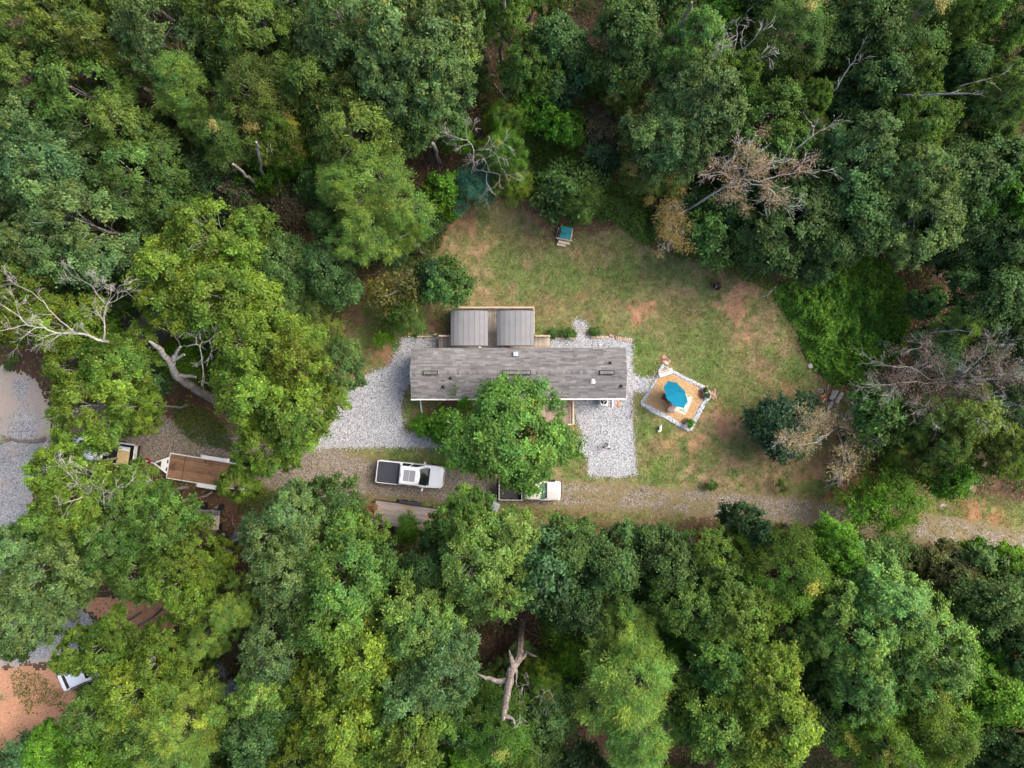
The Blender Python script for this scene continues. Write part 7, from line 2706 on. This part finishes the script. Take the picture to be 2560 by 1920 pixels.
MB().lathe([(.17, .31), (.17, .45), (.12, .5), (0, .5)], (0, 0, 0), 14).build('engine', CARTGREEN, mw, smooth=True)
MB().tube([(-.35, -.22, .25), (-1.0, -.2, .85), (-1.05, 0, .9), (-1.0, .2, .85), (-.35, .22, .25)], .018, 6).build('handle', DARKMETAL, mw, smooth=True)
for x in (-.32, .32):
    for y in (-.27, .27):
        MB().lathe([(.11, -.03), (.11, .03), (0, .03)], (x, y, .11), 12, Matrix.Rotation(math.pi / 2, 3, 'X')).build('wheel', RUBBER, mw)
# grey tarps
def tarp(pts, label, seed):
    rng = np.random.default_rng(seed)
    c = P(*pts[0], .1)
    a, b = P(*pts[0], 0), P(*pts[1], 0)
    L = (b - a).length
    n, m_ = 14, 7
    vs, fs = [], []
    for i in range(n):
        for j in range(m_):
            u, v = i / (n - 1) * L, (j / (m_ - 1) - .5) * pts[2]
            z = .08 + .22 * float(fbm(np.array([u]), np.array([v]), .45, seed)[0]) + .03 * rng.random()
            vs.append((u, v + .15 * math.sin(u * 2), z))
    for i in range(n - 1):
        for j in range(m_ - 1):
            fs.append((i * m_ + j, (i + 1) * m_ + j, (i + 1) * m_ + j + 1, i * m_ + j + 1))
    mb = MB().add(vs, fs)
    an = math.atan2((b - a).y, (b - a).x)
    o = mb.build('tarp', TARPGREY, loc=(a.x, a.y, 0), rot=(0, 0, an), smooth=True)
    return tag(o, label, 'tarp')


tarp(((328, 1290), (352, 1238), 1.0), 'crumpled grey tarp seen through the green crown below the work truck', 4)
tarp(((368, 1226), (388, 1204), .9), 'smaller crumpled grey tarp beside the brown planked trailer', 6)
# white car under the yellow oaks
cw = P(208, 1683, .8)
car = empty('parked_car', (cw.x, cw.y, 0), math.radians(24), 'white car almost hidden beneath yellow-green crowns near the red clay', 'car')
mb = MB()
def cring(x, w, zt):
    return [(x, -w * .95, .3), (x, -w, .5), (x, -w, zt - .15), (x, -w + .1, zt), (x, w - .1, zt), (x, w, zt - .15), (x, w, .5), (x, w * .95, .3)]
mb.loft([cring(-2.25, .7, .75), cring(-2.1, .84, .92), cring(-1.2, .9, .98), cring(1.0, .9, .98), cring(1.9, .86, .86), cring(2.2, .74, .7)])
mb.build('body', CARWHITE, car, smooth=True)
def crr(z, x0, x1, w):
    return [(x0, -w, z), (x0, w, z), (x1 - .15, w, z), (x1, w * .7, z), (x1, -w * .7, z), (x1 - .15, -w, z)]
mb = MB()
mb.loft([crr(.95, -1.75, 1.05, .84), crr(1.38, -1.15, .35, .66), crr(1.44, -1.0, .2, .56)])
mb.build('cabin', CARWHITE, car, smooth=True)
mb = MB()
mb.add([(1.07, -.52, 1.0), (1.07, .52, 1.0), (.42, .46, 1.37), (.42, -.46, 1.37), (1.0, -.52, .97), (1.0, .52, .97), (.36, .46, 1.33), (.36, -.46, 1.33)], [(0, 1, 2, 3), (7, 6, 5, 4), (0, 4, 5, 1), (1, 5, 6, 2), (2, 6, 7, 3), (3, 7, 4, 0)])
mb.build('windshield', GLASS, car)
mb = MB()
mb.add([(-1.74, -.7, 1.0), (-1.74, .7, 1.0), (-1.2, .58, 1.37), (-1.2, -.58, 1.37), (-1.66, -.7, .97), (-1.66, .7, .97), (-1.12, .58, 1.33), (-1.12, -.58, 1.33)], [(3, 2, 1, 0), (4, 5, 6, 7), (0, 1, 5, 4), (1, 2, 6, 5), (2, 3, 7, 6), (3, 0, 4, 7)])
mb.build('rear_window', GLASS, car)
for s in (-1, 1):
    mb = MB()
    q_ = [(-1.5, s * .835, 1.02), (.75, s * .835, 1.02), (.25, s * .70, 1.33), (-1.1, s * .70, 1.33)]
    mb.add(q_ + [(a, b - s * .05, c) for a, b, c in q_], [(0, 1, 2, 3), (7, 6, 5, 4), (0, 4, 5, 1), (1, 5, 6, 2), (2, 6, 7, 3), (3, 7, 4, 0)])
    mb.build('side_window', GLASS, car)
    MB().box((.75, s * .98, 1.0), (.12, .18, .13)).build('mirror', CARWHITE, car, bevel=.02)
    MB().box((2.08, s * .6, .68), (.14, .3, .12)).build('headlight', LAMPGLASS, car, bevel=.02)
    MB().box((-2.2, s * .6, .78), (.1, .25, .13)).build('taillight', REDPL, car, bevel=.02)
    for x in (-1.35, 1.35):
        wh = MB().lathe([(.18, -.1), (.3, -.1), (.32, -.06), (.32, .06), (.3, .1), (.18, .1)], (x, s * .82, .32), 20, Matrix.Rotation(math.pi / 2, 3, 'X')).build('wheel', RUBBER, car, smooth=True)
        MB().lathe([(.18, -.08), (.18, .08), (0, .09)], (x, s * .82, .32), 14, Matrix.Rotation(math.pi / 2, 3, 'X')).build('rim', METALGREY, wh)
# odds and ends among the trees
p = P(277, 1434, .4)
wc = empty('plastic_chair', (p.x, p.y, 0), .4, 'white plastic chair lying among green crowns above the red clay', 'chair')
MB().box((0, 0, .4), (.45, .45, .04)).build('seat', WHITE, wc, bevel=.01)
MB().box((-.22, 0, .65), (.04, .45, .5)).build('backrest', WHITE, wc, bevel=.01)
for x in (-.2, .2):
    for y in (-.2, .2):
        MB().box((x, y, .2), (.04, .04, .4)).build('leg', WHITE, wc)
p = P(290, 1416, .3)
tag(MB().box((0, 0, .2), (.7, .4, .4)).build('wooden_crate', PALEWOOD, loc=(p.x, p.y, 0), rot=(0, 0, .3), bevel=.02), 'pale wooden crate beside the white plastic chair under the trees', 'crate')
p = P(193, 1779, .3)
tag(MB().lathe([(0, 0), (.16, .04), (.25, .15), (.28, .28), (.25, .41), (.16, .52), (0, .56)], (0, 0, 0), 18).build('red_ball', REDPL, loc=(p.x, p.y, 0), smooth=True), 'red ball on the orange clay at the lower left', 'ball')

# large-leaved plant by the vine bank
p = P(2204, 865, .9)
bp_ = empty('large_leaf_plant', (p.x, p.y, 0), 0, 'plant with huge round green leaves on the edge of the vine bank', 'plant')
BIGLEAF = simple('big_leaf_green', (0.045, 0.155, 0.06), .5, .35, var=.15, scale=4)
MB().tube([(0, 0, 0), (.03, .02, .5), (0, 0, 1.0)], [.04, .035, .02], 6).build('stem', LEAFPRINT, bp_)
for k in range(11):
    a = k * 2.4
    rad_ = .12 + .055 * k
    sz = (.22 + .022 * k)
    c_ = Vector((math.cos(a) * rad_, math.sin(a) * rad_, 1.1 - .045 * k))
    d = Vector((math.cos(a), math.sin(a), -.25)).normalized()
    s = Vector((-math.sin(a), math.cos(a), 0))
    nrm = s.cross(d)
    if nrm.z < 0:
        nrm = -nrm
    out_ = [(-.15, .0), (-.28, .28), (-.05, .62), (.4, .66), (.85, .4), (1.15, 0), (.85, -.4), (.4, -.66), (-.05, -.62), (-.28, -.28)]
    vs = [c_ + d * (u * sz) + s * (v * sz) - nrm * (abs(v) * abs(v) * .25 * sz) for u, v in out_]
    mid = [c_ + d * (u * sz) - nrm * .01 for u in (0, .35, .75)]
    MB().add(vs + mid, [(0, 1, 10), (1, 2, 10), (2, 11, 10), (2, 3, 11), (3, 12, 11), (3, 4, 12), (4, 5, 12), (5, 6, 12), (6, 7, 12), (7, 11, 12), (7, 8, 11), (8, 10, 11), (8, 9, 10), (9, 0, 10)]).build('leaf', BIGLEAF, bp_)


# ------------------------------------------------------------------ the person and the dog
def skinned(joints, edges, radii, root_i, mats, pick, name, parent, sub=2):
    me = bpy.data.meshes.new(name)
    me.from_pydata(joints, edges, [])
    o = bpy.data.objects.new(name + '_tmp', me)
    COL.objects.link(o)
    m = o.modifiers.new('s', 'SKIN')
    bm = bmesh.new()
    bm.from_mesh(me)
    lay = bm.verts.layers.skin.verify()
    bm.verts.ensure_lookup_table()
    for i, v in enumerate(bm.verts):
        r = radii[i]
        v[lay].radius = r if hasattr(r, '__len__') else (r, r)
        v[lay].use_root = (i == root_i)
    bm.to_mesh(me)
    bm.free()
    m.use_smooth_shade = True
    s = o.modifiers.new('b', 'SUBSURF')
    s.levels = s.render_levels = sub
    dg = bpy.context.evaluated_depsgraph_get()
    dg.update()
    ev = bpy.data.meshes.new_from_object(o.evaluated_get(dg))
    ev.name = name
    bpy.data.objects.remove(o)
    ev.materials.clear()
    for mm in mats:
        ev.materials.append(mm)
    ev.polygons.foreach_set('material_index', [pick(p.center) for p in ev.polygons])
    ev.polygons.foreach_set('use_smooth', [True] * len(ev.polygons))
    return link_mesh(name, ev, parent)


p = P(1516.5, 1112, 0)
man = empty('person', (p.x, p.y, .02), math.radians(195), 'person in grey shirt, jeans and white cap holding a small dark device on the gravel', 'person')
J, E, R = [], [], []


def jt(x, y, z, r, par=None):
    J.append((x, y, z))
    R.append(r)
    if par is not None:
        E.append((par, len(J) - 1))
    return len(J) - 1


pel = jt(0, 0, .95, (.135, .105))
ab = jt(0.01, 0, 1.12, (.13, .10), pel)
chest = jt(0.015, 0, 1.32, (.155, .115), ab)
nk0 = jt(0.0, 0, 1.47, .075, chest)
nk = jt(0.025, 0, 1.53, .055, nk0)
hd0 = jt(0.045, 0, 1.60, .085, nk)
hd1 = jt(0.05, 0, 1.68, (.088, .10), hd0)
hd2 = jt(0.04, 0, 1.75, .07, hd1)
nose = jt(0.145, 0, 1.645, .016, hd1)
for s in (-1, 1):
    ear = jt(0.035, s * .092, 1.655, .018, hd1)
    sh = jt(0.0, s * .20, 1.42, .062, nk0)
    el = jt(0.06, s * .27, 1.15, .046, sh)
    wr = jt(0.30, s * .13, 1.14, .031, el)
    pm = jt(0.37, s * .09, 1.15, (.040, .020), wr)
    for f, (dx, dy, l_) in enumerate(((.05, .030, .06), (.06, .010, .07), (.057, -.010, .065), (.05, -.028, .05))):
        a = jt(.37 + dx, s * (.09 + dy), 1.155, .010, pm)
        b = jt(.37 + dx + l_ * .55, s * (.09 + dy - .012), 1.135, .008, a)
        jt(.37 + dx + l_ * .62, s * (.09 + dy - .02), 1.11, .007, b)
    t0 = jt(.36, s * .052, 1.175, .011, pm)
    jt(.40, s * .035, 1.185, .009, t0)
    hp = jt(0, s * .095, .88, .092, pel)
    kn = jt(.02, s * .11, .50, .062, hp)
    an = jt(-.02, s * .12, .09, .042, kn)
    jt(-.05, s * .12, .045, .036, an)
    toe = jt(.10, s * .135, .035, (.042, .03), an)
    jt(.17, s * .14, .03, (.034, .022), toe)


def pick_man(c):
    if c.z > 1.505:
        return 3 if (c.x < .02 and c.z > 1.58) else 0
    if abs(c.y) < .2 and c.x > .17 and c.z > 1.0:
        return 0
    if c.z > .98:
        return 1
    if c.z < .085:
        return 4
    return 2


body = skinned(J, E, R, 0, [SKIN, SHIRT, JEANS, HAIR, BLACKPL], pick_man, 'body', man)
cap = MB()
cap.lathe([(.108, 1.685), (.106, 1.73), (.085, 1.785), (.045, 1.815), (0, 1.82)], (.042, 0, 0), 18)
cap.add([(.10, -.085, 1.69), (.20, -.06, 1.675), (.215, 0, 1.675), (.20, .06, 1.675), (.10, .085, 1.69), (.10, -.085, 1.70), (.20, -.06, 1.685), (.215, 0, 1.687), (.20, .06, 1.685), (.10, .085, 1.70)],
        [(4, 3, 2, 1, 0), (5, 6, 7, 8, 9), (0, 1, 6, 5), (1, 2, 7, 6), (2, 3, 8, 7), (3, 4, 9, 8)])
cap.build('cap', WHITE, man, smooth=True)
for s in (-1, 1):
    MB().lathe([(0, 0), (.012, .004), (.013, .012), (0, .018)], (.128, s * .036, 1.667), 8).build('eye', BLACK_AND_SHADE, man)
MB().box((.134, 0, 1.598), (.012, .05, .010)).build('mouth', TERRA, man, bevel=.003)
dev = empty('hand_controller', (p.x, p.y, .02), math.radians(195), 'small dark device held in front of the person on the gravel', 'hand controller')
MB().box((.43, 0, 1.16), (.14, .22, .05)).build('casing', BLACKPL, dev, bevel=.012)
MB().box((.50, 0, 1.23), (.02, .17, .10)).build('screen', GLASS, dev, bevel=.004)

p = P(1650.5, 1071, .2)
dog = empty('dog', (p.x, p.y, 0), math.radians(-95), 'small white dog standing on the grass with head turned aside', 'dog')
J, E, R = [], [], []
b0 = jt(0, 0, .30, (.105, .10))
b1 = jt(.16, .0, .31, (.115, .105), b0)
b2 = jt(-.18, .015, .30, (.10, .09), b0)
n0 = jt(.25, -.06, .38, .07, b1)
h0 = jt(.25, -.16, .43, .072, n0)
h1 = jt(.235, -.225, .405, .042, h0)
jt(.23, -.28, .395, .028, h1)
for s in (-1, 1):
    e0 = jt(.25 + s * .06, -.15, .47, .024, h0)
    jt(.25 + s * .085, -.155, .43, .015, e0)
    f0 = jt(.17, s * .075, .24, .045, b1)
    f1 = jt(.16, s * .08, .13, .026, f0)
    f2 = jt(.165, s * .08, .03, .024, f1)
    jt(.20, s * .08, .02, .022, f2)
    g0 = jt(-.17, s * .075, .25, .055, b2)
    g1 = jt(-.12, s * .085, .17, .034, g0)
    g2 = jt(-.20, s * .085, .10, .022, g1)
    g3 = jt(-.19, s * .085, .03, .022, g2)
    jt(-.15, s * .085, .02, .022, g3)
t0 = jt(-.27, .02, .36, .03, b2)
t1_ = jt(-.34, .05, .43, .028, t0)
jt(-.36, .10, .46, .018, t1_)
skinned(J, E, R, 0, [FUR, BLACK_AND_SHADE], lambda c: 1 if (c.y < -.285) else 0, 'body', dog)
for s in (-1, 1):
    MB().lathe([(0, 0), (.010, .004), (.010, .010), (0, .014)], (.245 + s * .03, -.222, .44), 8).build('eye', BLACK_AND_SHADE, dog)
